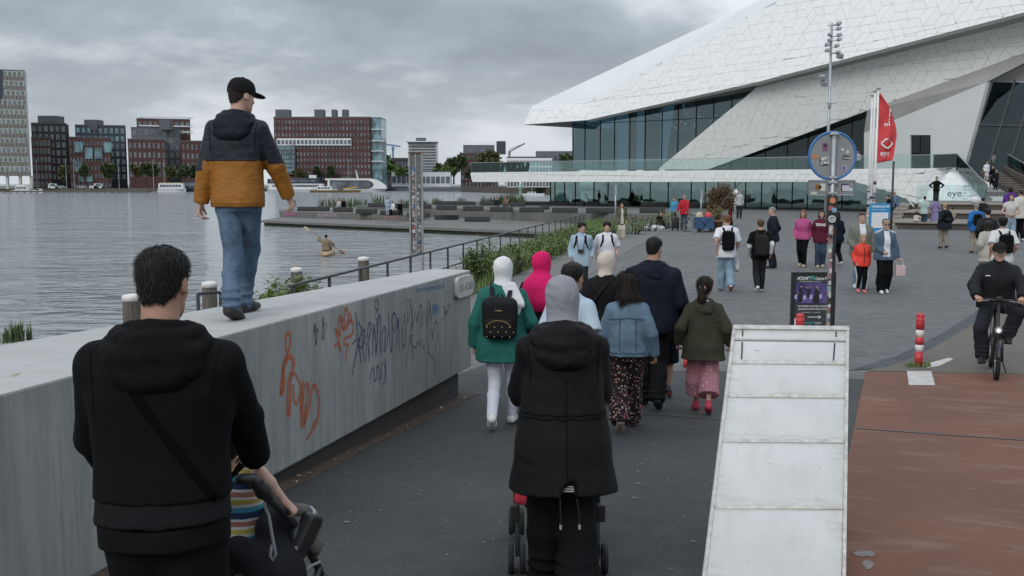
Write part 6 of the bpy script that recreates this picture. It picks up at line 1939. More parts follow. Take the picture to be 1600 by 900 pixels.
t,L,h,w=boat('dark blue barge moored behind the walking man',289,318,428,1.3,navyp,name='barge');cabin(t,0,L*.85,3.5,1.3,3.2,navyp,nw=5)
t,L,h,w=boat('long white river cruiser with dark upper deck moored at the far quay',420,508,432,1.2,WF,name='river_cruiser');cabin(t,0,L*.96,5,1.2,2.3,rake=.08,nw=22);cabin(t,-1,L*.92,4.5,3.52,2.0,navyp,rake=.1,nw=18)
MB().box((-2,0,5.75),(L*.6,4,.25)).build('sun_deck',M_['roof_grey'],t);MB().box((7,0,6.5),(3,2,1.3)).build('wheelhouse',WF,t)
t,L,h,w=boat('modern white ferry with sweeping curved arch bow at the far quay',508,600,430,1.2,WF,name='white_ferry')
arch=[]
for i in range(13):a=math.pi/2*i/12;arch.append((L*.5-4-4.6*(1-math.sin(a))+4.0*math.sin(a)*0+3.2*math.sin(math.pi*i/12),1.2+4.4*(i/12)))
outer=[(L*.5+1.2,1.3),(L*.5+.6,2.6),(L*.5-1.2,4.0),(L*.5-3.4,5.2),(L*.5-6,5.7),(-L*.5+.5,5.7),(-L*.5+.5,5.0),(L*.5-6.4,4.9),(L*.5-4.8,4.2),(L*.5-4.0,3.1),(L*.5-4.6,2.0),(L*.5-6,1.3)]
mb=MB()
for i in range(5):mb.prism([(outer[k_][0],-2.6,outer[k_][1])for k_ in(i,i+1,10-i,11-i)],(0,5.2,0))
mb.build('arch',WF,t)
MB().box((-2,.4,3.0),(L*.72,4,3.4)).build('saloon',M_['far_glass'],t);MB().box((-L*.42,0,3.2),(1.0,5,3.6)).build('aft_frame',WF,t)
MB().box((-3,0,6.0),(5,3,.6)).build('roof_gear',M_['roof_grey'],t);MB().tube([(1.5,0,5.7),(.6,0,9.5)],[.35,.12],6).build('mast',WF,t)
t,L,h,w=boat('low workboat with yellow deck crane moored before the white ferry',486,562,405,.9,plain('ochre hull',(.22,.15,.07),.6),name='work_boat');cabin(t,-L*.22,6,2.6,.9,1.5,nw=4)
MB().bar((2,0,1.2),(L*.44,0,2.2),.5,.5).build('crane_boom',plain('yellow boom',(.5,.28,.03),.6),t);MB().box((2,0,1.6),(2,1.6,1.4)).build('crane_base',M_['roof_grey'],t)
t,L,h,w=boat('small sailing boat with bare mast on the water before the terrace',812,850,300,.7,WF,name='sail_boat');cabin(t,0,2.6,1.2,.7,.5,nw=2);MB().tube([(0,0,.7),(0,0,6.5)],.06,5).build('mast',M_['galv'],t)
p=at(813,297,240);t=thing('channel_buoy','slim pale green channel buoy on the water left of the museum','buoy',(p.x,240,WATER))
MB().lathe((0,0,0),[(.9,-.3),(.9,.4),(.35,.6),(.28,2.4),(.5,2.5),(.5,3.4),(.2,3.6)],12).build('float',plain('buoy green',(.25,.42,.36),.6),t,True)
MB().box((0,0,3.9),(.5,.5,.5)).build('topmark',WF,t)
a,b=at(600,292,470),at(724,290,430)
t=thing('low_pontoon','long low grey pontoon in front of the white pavilion','pontoon',(a.x,a.y,WATER));MB().bar(Vector((a.x,a.y,-.6)),Vector((b.x,b.y,-.6)),3,1.5).build('float',M_['roof_grey'],t,off=Vector((a.x,a.y,WATER)))
a,b=at(724,289,425),at(860,287,330)
t=thing('far_quay_wall','weathered brown quay wall below the low pale building','wall',(a.x,a.y,WATER));MB().bar(Vector((a.x,a.y,-.3)),Vector((b.x,b.y,-.3)),2,2.6).build('wall_face',M_['deck_dark'],t,off=Vector((a.x,a.y,WATER)))
# ------------------------------------------------------------------ white panelled wedge between the paths
bl_=M_['black']
t=NT('weathered white panel');v=t.pos()
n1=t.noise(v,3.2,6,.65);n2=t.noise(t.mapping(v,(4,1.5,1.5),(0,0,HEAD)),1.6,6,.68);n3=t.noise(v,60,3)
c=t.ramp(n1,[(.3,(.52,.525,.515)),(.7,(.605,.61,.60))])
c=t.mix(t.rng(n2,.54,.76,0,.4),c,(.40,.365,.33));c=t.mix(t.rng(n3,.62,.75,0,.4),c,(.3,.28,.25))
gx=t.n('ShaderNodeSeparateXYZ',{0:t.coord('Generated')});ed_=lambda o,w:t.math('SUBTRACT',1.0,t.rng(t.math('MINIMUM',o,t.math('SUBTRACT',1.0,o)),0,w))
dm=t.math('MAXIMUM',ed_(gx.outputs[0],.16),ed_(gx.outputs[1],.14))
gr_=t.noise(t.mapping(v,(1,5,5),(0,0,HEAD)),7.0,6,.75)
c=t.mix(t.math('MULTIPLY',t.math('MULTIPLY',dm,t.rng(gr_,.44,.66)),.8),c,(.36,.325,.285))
t.color(c);t.rough(.55);t.spec(.35);M_['panel']=t.m
M_['panel_edge']=plain('scuffed white rim',(.50,.485,.455),.6,.28,22)
wl0,wr0=at(1145,513,6.22),at(1326,515,6.22)
w_=(wr0-wl0).length;dn=F*(w_)/223.5
nl,nr_=at(1097.6,900,dn*1.0/(1.0)),at(1321,900,dn)
def lerp_plane(u,v_):
 return(wl0.lerp(wr0,u)).lerp(nl.lerp(nr_,u),v_)
vend=1.0
while vend<1.6 and lerp_plane(.5,vend).z>gz(lerp_plane(.5,vend).x,lerp_plane(.5,vend).y)-.02:vend+=.01
base=lerp_plane(.5,vend);base=Vector((base.x,base.y,gz(base.x,base.y)))
wg=thing('panelled_wedge','white weathered panelled wedge sloping down between dark footpath and red cycle path','ramp',base)
pn=(lerp_plane(1,0)-lerp_plane(0,0)).cross(lerp_plane(0,1)-lerp_plane(0,0)).normalized()
if pn.z<0:pn=-pn
core=[lerp_plane(0,0)-pn*.03,lerp_plane(0,vend)-pn*.03,Vector((*lerp_plane(0,0).xy,gz(*lerp_plane(0,0).xy)-.02))]
ext=lerp_plane(1,0)-lerp_plane(0,0)
MB().prism(core,ext).build('core',M_['panel_edge'],wg,off=base)
def v_of(y):
 p=on_plane(1235,y,lerp_plane(0,0),pn);d=lerp_plane(.5,1)-lerp_plane(.5,0)
 return(p-lerp_plane(.5,0)).dot(d)/d.length_squared
rows_=[513,533,568,621,692,797,925]
vs_=[v_of(y)for y in rows_]+[vend]
for i in range(len(vs_)-1):
 a,b=vs_[i]+(.0 if i==0 else .003),vs_[i+1]-.003
 R3=Matrix((ext.normalized(),-(lerp_plane(.5,1)-lerp_plane(.5,0)).normalized(),pn)).transposed()
 c=(lerp_plane(.5,a)+lerp_plane(.5,b))/2
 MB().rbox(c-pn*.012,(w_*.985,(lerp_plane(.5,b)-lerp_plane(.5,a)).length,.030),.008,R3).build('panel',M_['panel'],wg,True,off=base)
 if 1<i:
  MB().bar(lerp_plane(.03,vs_[i])+pn*.004,lerp_plane(.97,vs_[i])+pn*.005,.024,.010,up=pn).build('joint_strip',M_['panel_edge'],wg,off=base)
for u in(.012,.988):
 MB().bar(lerp_plane(u,0)+pn*.005,lerp_plane(u,vend)+pn*.005,.018,.014,up=pn).build('edge_trim',M_['panel_edge'],wg,off=base)
MB().bar(lerp_plane(.0,.0)+pn*.002,lerp_plane(1,.0)+pn*.002,.03,.034,up=pn).build('edge_trim',M_['panel_edge'],wg,off=base)
for(x0,y0,x1,y1)in((1160,517,1160,526),(1159.5,535,1158.5,562),(1306,519,1306,527),(1304,537,1302,564)):
 a,b=on_plane(x0,y0,lerp_plane(0,0),pn),on_plane(x1,y1,lerp_plane(0,0),pn)
 MB().bar(a+pn*.004,b+pn*.004,.008,.006,up=pn).build('slot',bl_,wg,off=base)
for(x,y,l)in((1200,724,.03),(1236,516,.03),(1178,548,.035),(1277,732,.02)):
 a=on_plane(x,y,lerp_plane(0,0),pn);MB().bar(a+pn*.0045,a+ext.normalized()*l+pn*.0045,.007,.003,up=pn).build('scuff',M_['panel_edge'],wg,off=base)
# ------------------------------------------------------------------ striped bollards
def bollard(label,p,h,r,bands):
 t=thing('bollard',label,'bollard',p,0,'red and white striped bollards')
 z=0
 for i,(bh,m)in enumerate(bands):
  MB().lathe((0,0,z),[(r,0),(r,bh)],16).build('band',M_[m],t,True);z+=bh
 MB().lathe((0,0,z),[(r,0),(r*1.02,.01),(r*.9,.035),(r*.4,.05),(.005,.052)],16).build('cap',M_['red_paint'],t,True)
 MB().lathe((0,0,z-.06),[(r*1.04,0),(r*1.04,.02)],16).build('collar',M_['red_paint'],t,True)
p=on_ground(1435,573);h=at(1435,489,p.y).z-p.z;r=6.2*p.y/F;q=(h-.05)/5.2
bollard('red and white striped bollard standing at the corner of the red cycle path',p,h,r,[(q*1.6,'red_paint'),(q*.7,'off_white'),(q*.8,'red_paint'),(q*.75,'off_white'),(q*1.35,'red_paint')])
d=13.6;p=at(1250,500,d);p.z=gz(p.x,d);h=at(1250,489.5,d).z-p.z
q=(h-.05)/5.2;bollard('red and white bollard in front of the black advertising board',p,h,r,[(q*1.6,'red_paint'),(q*.7,'off_white'),(q*.8,'red_paint'),(q*.9,'off_white'),(q*1.2,'red_paint')])
d=13.7;p=at(1075,500,d);p.z=gz(p.x,d);h=at(1075,516,d).z-p.z
q=(h-.05)/5.2;bollard('red and white bollard just left of the girl in the olive parka',p,h,r,[(q*1.6,'red_paint'),(q*.7,'off_white'),(q*.8,'red_paint'),(q*.9,'off_white'),(q*1.2,'red_paint')])
# ------------------------------------------------------------------ advertising board
d=16.3;c=at(1270,470,d);w=69*d/F;top=at(1270,425,d).z;gz0=gz(c.x,d);h=top-gz0
ab=thing('advertising_board','black advertising stand with dancers poster and white arrow behind the wedge','signboard',(c.x,d,gz0));o0=Vector((c.x,d,gz0))
fr=M_['black']
MB().box((-w/2+.025,0,h/2+.03),(.05,.07,h-.06)).build('frame_post',fr,ab);MB().box((w/2-.025,0,h/2+.03),(.05,.07,h-.06)).build('frame_post',fr,ab)
MB().box((0,0,h-.025),(w-.102,.07,.05)).build('frame_rail',fr,ab);MB().box((0,0,.10),(w-.102,.07,.05)).build('frame_rail',fr,ab)
MB().box((0,0,.02),(w,.45,.04)).build('foot',fr,ab)
MB().box((0,0,h/2+.05),(w-.104,.03,h-.20)).build('poster',plain('charcoal poster',(.045,.047,.05),.4,.1),ab)
yz=lambda y:h-(y-425)*d/F
xz=lambda x:(x-1270)*d/F
t=NT('violet stage photo');v=t.coord('Object');n=t.noise(v,5,3)
gd_=t.n('ShaderNodeSeparateXYZ',{0:v});s_=t.n('ShaderNodeTexGradient',gradient_type='SPHERICAL')
t.set(s_.inputs[0],t.mapping(v,(3.2,1,5.0),(0,0,0),(.05,0,-3.4*0)))
t.color(t.mix(t.rng(n,.35,.7),(.03,.025,.10),(.16,.12,.34)));t.rough(.4)
MB().box((0,0,0),(w-.14,.012,(yz(442)-yz(474)))).build('poster_picture',t.m,ab).location=(0,-.0215,(yz(442)+yz(474))/2)
vio=plain('pale violet light',(.42,.36,.62),.5);dk=plain('dancer black',(.012,.012,.016),.7);fl=plain('dancer skin',(.42,.25,.2),.7)
for x,zc_ in((1242,464),(1256,465),(1266,464),(1281,463)):MB().box((xz(x),-.030,yz(zc_)),(.045,.004,.07)).build('light_patch',vio,ab)
def cut(pts,m,y=-.034,nm='dancer'):
 MB().prism([(xz(a),y,yz(b))for a,b in pts],(0,.003,0)).build(nm,m,ab)
cut([(1247,450),(1250,449),(1252,452),(1253,458),(1252,472),(1246,472),(1246,458)],dk);cut([(1245,457),(1247,456),(1244,461)],fl,-.038);cut([(1249,446.5),(1251,446.5),(1251.2,449),(1249,449)],fl,-.038)
cut([(1259,452),(1264,450),(1265,456),(1263,465),(1260,465)],dk);cut([(1254,447),(1256,447.5),(1262,450),(1261,451.5)],fl,-.038);cut([(1263.5,447),(1265,447),(1265,450),(1263.6,450)],fl,-.038)
cut([(1272,453),(1276,450),(1279,453),(1279,473),(1269,473)],dk);cut([(1273.5,447.5),(1276,447),(1276,450.5),(1274,450.5)],fl,-.038);cut([(1276,451),(1279,453),(1278.5,454),(1275.5,452.5)],fl,-.038)
lt=plain('white print',(.70,.70,.70),.5);tl=plain('teal print',(.06,.38,.36),.5)
def btxt(s_,x,y,size,m,sp=1.0,bold=.0,sh=0.0):put_text(s_,size,m,'board_lettering',ab,Vector((xz(x),-.0215,yz(y))),(1,0,0),(0,0,1),bold=bold,spacing=sp,shear=sh)
btxt("A'DAM",1244,437,.075,lt,.92,.0015);btxt('VR',1260,437,.10,tl,.9,.002,.2);btxt('Game Park',1272,437,.066,lt,.9,.001)
btxt('AMSTERDAM VIRTUAL REALITY',1247,440.6,.026,lt,1.0)
btxt('VR ZOMBIE SHOOTERS, RACING',1245.5,480,.036,lt,.95,.0008);btxt('ESCAPE ROOMS AND MORE',1247,484.6,.038,lt,1,.0008)
btxt('TOLHUISTUIN   150 METER',1252,489.5,.026,lt,1.0)
MB().box(((xz(1262)+xz(1280))/2,-.0225,yz(496)),(xz(1280)-xz(1262),.004,.012)).build('arrow_shaft',lt,ab)
MB().prism([(xz(1279),-.0245,yz(493)),(xz(1283.5),-.0245,yz(496)),(xz(1279),-.0245,yz(499)),(xz(1280.2),-.0245,yz(496))],(0,.004,0)).build('arrow_head',lt,ab)
btxt('ADAM VR',1257,507,.05,tl,1,.001);btxt('.COM',1273,507,.045,lt)
MB().box((xz(1243.5),-.0225,yz(504)),(.045,.004,.12)).build('white_sticker',lt,ab)
# ------------------------------------------------------------------ traffic sign seen from behind
d=15.6;c=at(1297,400,d);g0_=gz(c.x,d);Z=lambda y:at(1297,y,d).z-g0_;Xs=lambda x:(x-1297)*d/F
sn=thing('traffic_sign','round blue rimmed traffic sign seen from behind on a sticker covered grey post','traffic sign',(c.x,d,g0_))
MB().tube([(0,0,0),(0,0,Z(206))],.034,14).build('pole',M_['galv'],sn,True)
r=37.5*d/F;RX=Matrix.Rotation(R_(90),3,'X');zc_=Z(243.5)
MB().lathe((0,.052,zc_),[(r-.02,-.006),(r-.02,.006)],40,RX).build('sign_plate',plain('grey sign back',(.235,.245,.25),.5,.08,5),sn)
MB().torus((0,.05,zc_),r-.012,.020,RX,44,8).build('rim',M_['blue_rim'],sn,True)
for y in(209.5,277.5,285,302):MB().rbox((0,0,Z(y)),(.13,.085,.04),.012).build('clamp',M_['galv'],sn)
w2=73*d/F
MB().rbox((0,.052,Z(293)),(w2,.02,24*d/F),.03,None).build('sub_plate',plain('grey plate back',(.215,.225,.23),.5,.08,5),sn)
for y in(282,304.3):MB().box((0,.038,Z(y)),(w2*.96,.012,.018)).build('plate_rib',M_['galv'],sn)
def sticker(x,y,w,h,col,rot=0,round_=False,y0=.040,nm='sticker',par=sn):
 m=col if not isinstance(col,tuple)else M_.setdefault(('st',col),plain('sticker',col,.5,.1,30))
 if round_:MB().lathe((Xs(x),y0,Z(y)),[(w/2*d/F,-.002),(w/2*d/F,.002)],18,RX).build(nm,m,par)
 else:MB().box((Xs(x),y0,Z(y)),(w*d/F,.004,h*d/F),R=Matrix.Rotation(R_(rot),3,'Y')).build(nm,m,par)
for a in((1285,229.5,8,12,(.22,.07,.18)),(1285,227,5.5,6,(.05,.03,.06),0,True,.036),(1270,244.5,10,4.5,(.50,.20,.08),-4),(1284,252.5,13,12,(.02,.02,.02),-6),(1318,246,10.5,6,(.03,.035,.035),6),(1316,262.5,6,7.5,(.45,.42,.55)),(1315.6,262.5,3,5,(.05,.03,.22),0,False,.036),(1312,233.5,4,3.6,(.55,.6,.6)),(1320,237.5,5.5,5.5,(.5,.52,.5),0,True),(1276,292.5,10,10,(.28,.13,.03),0,True),(1283,292.5,9,11,(.55,.55,.52)),(1270,302.5,9,5.5,(.42,.55,.55)),(1269,303.5,6,2.5,(.55,.42,.05),0,False,.036),(1318,293,12,12,(.06,.03,.09)),(1318.8,294,10.5,9,(.52,.50,.55),0,False,.036),(1327,296,5.8,5.8,(.45,.62,.62),0,True)):sticker(*a)
for tx,y in(('BEST',250.8),('JOKE',256.8)):put_text(tx,.062,M_['white_paint'],'sticker_lettering',sn,Vector((Xs(1279),.0372,Z(y))),(1,0,.1),(-.1,0,1),bold=.002,spacing=.95)
put_text('KUNST',.036,M_['off_white'],'sticker_lettering',sn,Vector((Xs(1313.8),.0372,Z(247.5))),(1,0,-.1),(.1,0,1),bold=.001)
for i in range(3):MB().tube([(Xs(1276)+.03*math.cos(i*2.1),.036,Z(292.5)+.03*math.sin(i*2.1)),(Xs(1276)-.03*math.cos(i*2.1),.036,Z(292.5)-.03*math.sin(i*2.1))],.003,4).build('sticker_line',bl_,sn)
MB().rbox((0,-.005,Z(328)),(14.5*d/F,.12,45*d/F),.02).build('signal_box',bl_,sn)
MB().box((.058,.01,Z(430)),(.05,.05,Z(345)-Z(515))).build('black_channel',bl_,sn)
for a in((1296,313,9.5,12,(.58,.20,.09),0,True,-.069),(1294,325,8,9,(.42,.10,.10),10,True,-.071),(1299,328,8,8,(.16,.35,.50),0,True,-.073),(1296,342,11.5,11.5,(.60,.60,.58),0,True,-.068),(1296,342,7,7,(.03,.03,.03),0,True,-.072),(1296,342.5,4.5,4.5,(.55,.55,.53),0,True,-.075)):sticker(*a)
rr=random.Random(11);y=352
pal=[(.45,.07,.16),(.15,.38,.36),(.55,.55,.52),(.03,.03,.035),(.38,.08,.05),(.5,.5,.48),(.62,.62,.6),(.10,.16,.3),(.03,.03,.03),(.46,.44,.42),(.62,.3,.1),(.6,.6,.57)]
pal=[tuple(.55*(sum(c)/3)+.45*x for x in c)for c in pal]
while y<516:
 hh=rr.uniform(4,11);ang=rr.uniform(-.55,.55);ww=rr.uniform(.5,1.0);cx=rr.uniform(-.5,.5)
 vs=[];n=5;h2=hh*d/F/2;rad=.0352+rr.uniform(0,.0015)
 for zz in(-h2,h2):
  for i in range(n):a=-math.pi/2+cx+(i/(n-1)-.5)*2.2*ww;vs.append((rad*math.cos(a),rad*math.sin(a),Z(y)+zz))
 mb=MB();mb.add(vs,[(i,i+1,n+i+1,n+i)for i in range(n-1)])
 c_=rr.choice(pal);mb.build('sticker',M_.setdefault(('st',c_),plain('sticker',c_,.5,.35,40)),sn)
 y+=hh*rr.uniform(.55,.95)
# ------------------------------------------------------------------ camera mast
d=41;c=at(1291,300,d);g0_=0;Z=lambda y:at(1291,y,d).z
cm=thing('camera_mast','tall slim grey mast with cameras and floodlights behind the round sign','mast',(c.x,d,0))
MB().tube([(0,0,0),(0,0,Z(36))],[.075,.045],10).build('pole',M_['galv'],cm,True)
Xs2=lambda x:(x-1291)*d/F
MB().bar((Xs2(1285),0,Z(40)),(Xs2(1303),0,Z(40)),.04,.04).build('cross_arm',M_['galv'],cm)
for x,y in((1301,37),(1301,45),(1302,55),(1302,62),(1288,54),(1288,63),(1284,70),(1284.5,79),(1299,72),(1301,82)):
 mb=MB();mb.rbox((Xs2(x),-.08,Z(y)),(.13,.34,.13),.03);mb.bar((0,0,Z(y)-.06),(Xs2(x),0,Z(y)-.02),.03,.03)
 mb.build('camera',M_['galv'],cm)
for x,y in((1304,88),(1278,122),(1281,131)):
 MB().rbox((Xs2(x),-.1,Z(y)),(.22,.3,.2),.03,Matrix.Rotation(R_(18),3,'X')).bar((0,0,Z(y)+.15),(Xs2(x),0,Z(y)+.1),.03,.03).build('floodlight',M_['grey_steel'],cm)
MB().rbox((0,-.09,Z(165)),(.12,.1,.22),.02).build('junction_box',M_['grey_steel'],cm)
# ------------------------------------------------------------------ flagpoles and flag
for i,(x,yt,d,lab)in enumerate(((1357.5,150,44.0,'white flagpole without flag, leftmost of three beside the red flag'),(1361.5,143,43.0,'white flagpole covered with stickers, middle of three'),(1366.5,139,42.0,'white flagpole that carries the red flag'))):
 c=at(x,300,d);zt=at(x,yt,d).z
 fpole=thing('flagpole',lab,'flagpole',(c.x,d,0),0,'white flagpoles before the museum')
 MB().tube([(0,0,0),(0,0,zt)],[.062,.04],10).build('pole',M_['white_paint'],fpole,True)
 MB().lathe((0,0,zt),[(.11,0),(.11,.03),(.02,.07)],10).build('finial',M_['grey_steel'],fpole)
 rr=random.Random(i)
 for k_ in range(16):
  z=rr.uniform(.5,2.6);MB().lathe((0,0,z),[(.0655+.001*k_/4,0),(.0655+.001*k_/4,rr.uniform(.05,.14))],10).build('sticker',M_.setdefault(('st',pal[k_%12]),plain('sticker',pal[k_%12],.5,.3,40)),fpole)
 if i==2:
  fl0=Vector((c.x+.05,d,0))
t=NT('red flag cloth');t.color((.60,.07,.075));t.rough(.8);t.spec(.2);t.bump(t.noise(t.coord(),3,3),.3,.05)
FX=lambda x:(x-1368)*42/F;FZ=lambda y:at(1368,y,42).z
edge=[(1368,146,1368),(1374,155,1368),(1386,168,1368),(1393,185,1368),(1396.5,200,1368),(1397,215,1368),(1395,232,1368),(1391,250,1368)]
nu,nv=14,22;vs=[]
ys_=[146+(255-146)*j/nv for j in range(nv+1)]
for j,y in enumerate(ys_):
 xe=np.interp(y,[146,155,168,185,200,215,232,246,255],[1368.5,1375,1386,1393,1396.5,1398,1396,1393,1390])
 for i in range(nu+1):
  u=i/nu;x=FX(1367.5+(xe-1367.5)*u);z=FZ(y-4*u*(j/nv))
  vs.append((x,.12*math.sin(u*7.5+y*.035)*u+.04*math.sin(y*.13+3*u),z))
fs=[(j*(nu+1)+i,j*(nu+1)+i+1,(j+1)*(nu+1)+i+1,(j+1)*(nu+1)+i)for j in range(nv)for i in range(nu)]
fg=thing('museum_flag','red museum flag with white eye emblem and lettering hanging from a white pole','flag',(fl0.x,42,0))
me=new_mesh('flag_cloth',vs,fs,True);fo=link('flag_cloth',me,fg,t.m)
so=fo.modifiers.new('thick','SOLIDIFY');so.thickness=.006
wp=M_['white_paint']
def flag_y(x,y):
 u=max(0,(x-1367.5)/28);return .12*math.sin(u*7.5+y*.035)*u+.04*math.sin(y*.13+3*u)-.012
def on_flag(me):
 """lays flat lettering (x, z in metres) on the rippling cloth"""
 for v_ in me.vertices:
  px=v_.co.x*F/42+1368;py=285-(v_.co.z-CAMZ)*F/42
  v_.co.y+=flag_y(px,py)
 return me
me=text_mesh('eye',.31,wp,'flag_lettering',bold=.006);me.transform(Matrix.Translation((FX(1372.5),0,FZ(243)))@Matrix.Rotation(R_(90),4,'X'));link('flag_lettering',on_flag(me),fg)
me=text_mesh('COME',.27,wp,'flag_lettering',bold=.008,spacing=.95);me.transform(Matrix.Translation((FX(1378),0,FZ(169)))@Matrix.Rotation(R_(90),4,'Y')@Matrix.Rotation(R_(90),4,'X'));link('flag_lettering',on_flag(me),fg)
mb=MB()
def arc(y0,s):return[(FX(1373+19*i/12),flag_y(1373+19*i/12,224),FZ(224.5-s*7.2*math.sin(math.pi*i/12)))for i in range(13)]
mb.tube(arc(0,1),.035,5);mb.build('eye_emblem',wp,fg);MB().tube(arc(0,-1),.035,5).build('eye_emblem',wp,fg)
# ------------------------------------------------------------------ blue notice board and dark post
d=41;c=at(1374,345,d);Z=lambda y:at(1374,y,d).z;w=32*d/F
nb_=thing('notice_board','bright blue opening hours notice board at the foot of the flagpoles','notice board',(c.x,d,0))
zt=Z(318)
blp=plain('bright blue panel',(.03,.24,.50),.5,.05)
MB().rbox((0,0,(zt+.05)/2),(w,.07,zt-.05),.015).build('panel',blp,nb_)
wt=plain('white print area',(.72,.73,.74),.5,.04)
MB().box((0,-.04,(Z(332)+Z(356))/2),(w*.80,.006,Z(332)-Z(356))).build('white_field',wt,nb_)
put_text('OPENING HOURS',.105,wt,'board_lettering',nb_,Vector((-w*.42,-.0365,Z(324.0))),(1,0,0),(0,0,1),bold=.004,spacing=.85)
put_text('tickets  films  exhibition',.062,wt,'board_lettering',nb_,Vector((-w*.42,-.0365,Z(328.2))),(1,0,0),(0,0,1))
for i in range(7):put_text('mon 10:00 - 19:00   22:00',.046,plain('grey print',(.25,.3,.34),.6),'board_lettering',nb_,Vector((-w*.36,-.0435,Z(335.5+3*i))),(1,0,0),(0,0,1))
d=47;c=at(1394.5,300,d);t=thing('dark_post','thin dark steel post beside the blue notice board','post',(c.x,d,0))
MB().tube([(0,0,0),(0,0,at(1394,252,d).z)],.055,8).build('pole',M_['dark_steel'],t,True);MB().lathe((0,0,0),[(.12,0),(.12,.04)],10).build('base_plate',M_['dark_steel'],t)
# ------------------------------------------------------------------ sticker covered steel frame post by the railing
d=22.8;c=at(651,400,d);o0=Vector((c.x,d,0));Z=lambda y:at(651,y,d).z;Xp=lambda x:(x-651)*d/F
sp_=thing('sticker_post','tall grey steel frame post plastered with stickers beside the railing','post',(c.x,d,0))
zt=Z(239)
for x in(641.6,660.6):MB().box((Xp(x),0,zt/2),(.042,.10,zt)).build('upright',M_['grey_steel'],sp_)
MB().box((0,0,zt+.015),(Xp(662.5)-Xp(639.5),.12,.03)).build('top_plate',plain('rusty top plate',(.14,.09,.06),.8,.3,20),sp_)
zb_=Z(395)
for x in(646.8,655.6):MB().box((Xp(x),0,(zt+zb_)/2),(.105,.035,zt-zb_)).build('slat',plain('dull zinc slat',(.13,.132,.13),.55,.2,9),sp_)
MB().box((0,.0,(zt+zb_)/2),(.035,.06,zt-zb_)).build('spine',M_['grey_steel'],sp_)
MB().box((0,.0,zb_-.02),(Xp(660)-Xp(642),.06,.035)).build('bottom_rail',M_['grey_steel'],sp_)
rr=random.Random(21)
pal2=[tuple(x*.5+.08 for x in c)for c in pal]+[(.5,.5,.5),(.4,.42,.45),(.08,.15,.35),(.45,.06,.06),(.5,.48,.42),(.03,.03,.03),(.35,.37,.38)]
for k_ in range(130):
 x=rr.choice((646.8,655.6))+rr.uniform(-1.6,1.6);y=262+130*rr.random()**.75;w=rr.uniform(.02,.065);h=rr.uniform(.025,.08)
 c_=rr.choice(pal2)
 MB().box((Xp(x),-.019-.00025*k_,Z(y)),(w,.002,h),R=Matrix.Rotation(R_(rr.uniform(-25,25)),3,'Y')).build('sticker',M_.setdefault(('st',c_),plain('sticker',c_,.5,.35,40)),sp_)
for x,yt,d,lab in((962,290,60,'thin grey pole with small plate beside the woman in olive jacket'),(1096,297,66,'thin grey pole left of the dried brown bush')):
 c=at(x,300,d);t=thing('thin_pole',lab,'pole',(c.x,d,0));zt=at(x,yt,d).z
 MB().tube([(0,0,0),(0,0,zt)],.05,8).build('pole',M_['galv'],t,True);MB().box((0,-.06,zt-.3),(.14,.02,.5)).build('plate',M_['galv'],t)
d=58;c=at(1148,330,d);t=thing('globe_lamp','short white post lamp with round white globe beside the dried bush','lamp',(c.x,d,0))
zt=at(1148,301,d).z
MB().tube([(0,0,0),(0,0,zt-.15)],.05,8).build('pole',M_['white_paint'],t,True);MB().ball((0,0,zt),.19,14,10).build('globe',M_['white_paint'],t,True)
for k_ in range(8):MB().lathe((0,0,.3+.16*k_),[(.053,0),(.053,.07)],8).build('sticker',M_.setdefault(('st',pal[k_]),plain('sticker',pal[k_],.5,.3,40)),t)
d=53;c=at(1119,356,d);t=thing('planter','terracotta planter with yellowing leaves beside the blue crate trailer','planter',(c.x,d,0))
MB().lathe((0,0,0),[(.26,0),(.36,.5),(.40,.5),(.40,.6),(.33,.6)],16).build('pot',M_['terracotta'],t,True)
mb=MB();rng=random.Random(2);leaf_cloud(mb,(0,0,.95),(.55,.5,.38),420,.16,rng,thin=.4);mb.build('foliage',plain('yellowing leaf',(.17,.14,.05),.7,.4,9),t)
d=57;c=at(1122,335,d);t=thing('dried_bush','big dried brown bush of dead fronds tied to a leaning dark pole','bush',(c.x,d,0))
mb=MB();rng=random.Random(3)
for cx_,cz,rx,rz,n in((-.15,1.3,.65,1.0,1400),(.45,1.55,.5,.8,900),(-.35,.7,.45,.6,500),(.1,2.1,.4,.45,500)):leaf_cloud(mb,(cx_,0,cz),(rx,.6,rz),n,.17,rng,thin=.35)
mb.build('fronds',M_['dry'],t)
MB().tube([(-1.0,-.7,.15),(1.1,-.55,2.6)],.035,8).build('leaning_pole',M_['dark_steel'],t)
MB().tube([(0,0,0),(.05,0,1.2)],[.09,.05],7).build('stem',M_['bark'],t)
# ------------------------------------------------------------------ cargo bicycle with blue crate trailer
d=52.5;c=at(1085,358,d);bk=thing('cargo_bicycle','black bicycle with blue crate trailer parked by the dried bush','bicycle',(c.x,d,0))
def wheel(root,x,y,r,nm='wheel',tw=.02,ax='X',n=26):
 RW=Matrix.Rotation(R_(90),3,'X')if ax=='X' else Matrix.Rotation(R_(90),3,'Y')
 wr=link(nm,MB().torus((x,y,r),r-tw,tw,RW,n,6).mesh('tyre',M_['rubber'],True),root)
 mb=MB();c_=Vector((x,y,r))
 for k_ in range(12):
  a=2*math.pi*k_/12;dv=Vector((math.cos(a),0,math.sin(a)))if ax=='X' else Vector((0,math.cos(a),math.sin(a)))
  mb.tube([c_,c_+dv*(r-tw)],.003,4)
 mb.build('spokes',M_['galv'],wr,kind='stuff');MB().torus((x,y,r),r-tw*2.2,tw*.5,RW,n,5).build('rim',M_['galv'],wr,True)
 MB().lathe((x,y,r),[(r*.1,-tw*.8),(r*.1,tw*.8)],8,RW).build('hub',M_['galv'],wr)
 return wr
X1,X2=Xb=((1073-1085)*d/F,(1106-1085)*d/F)
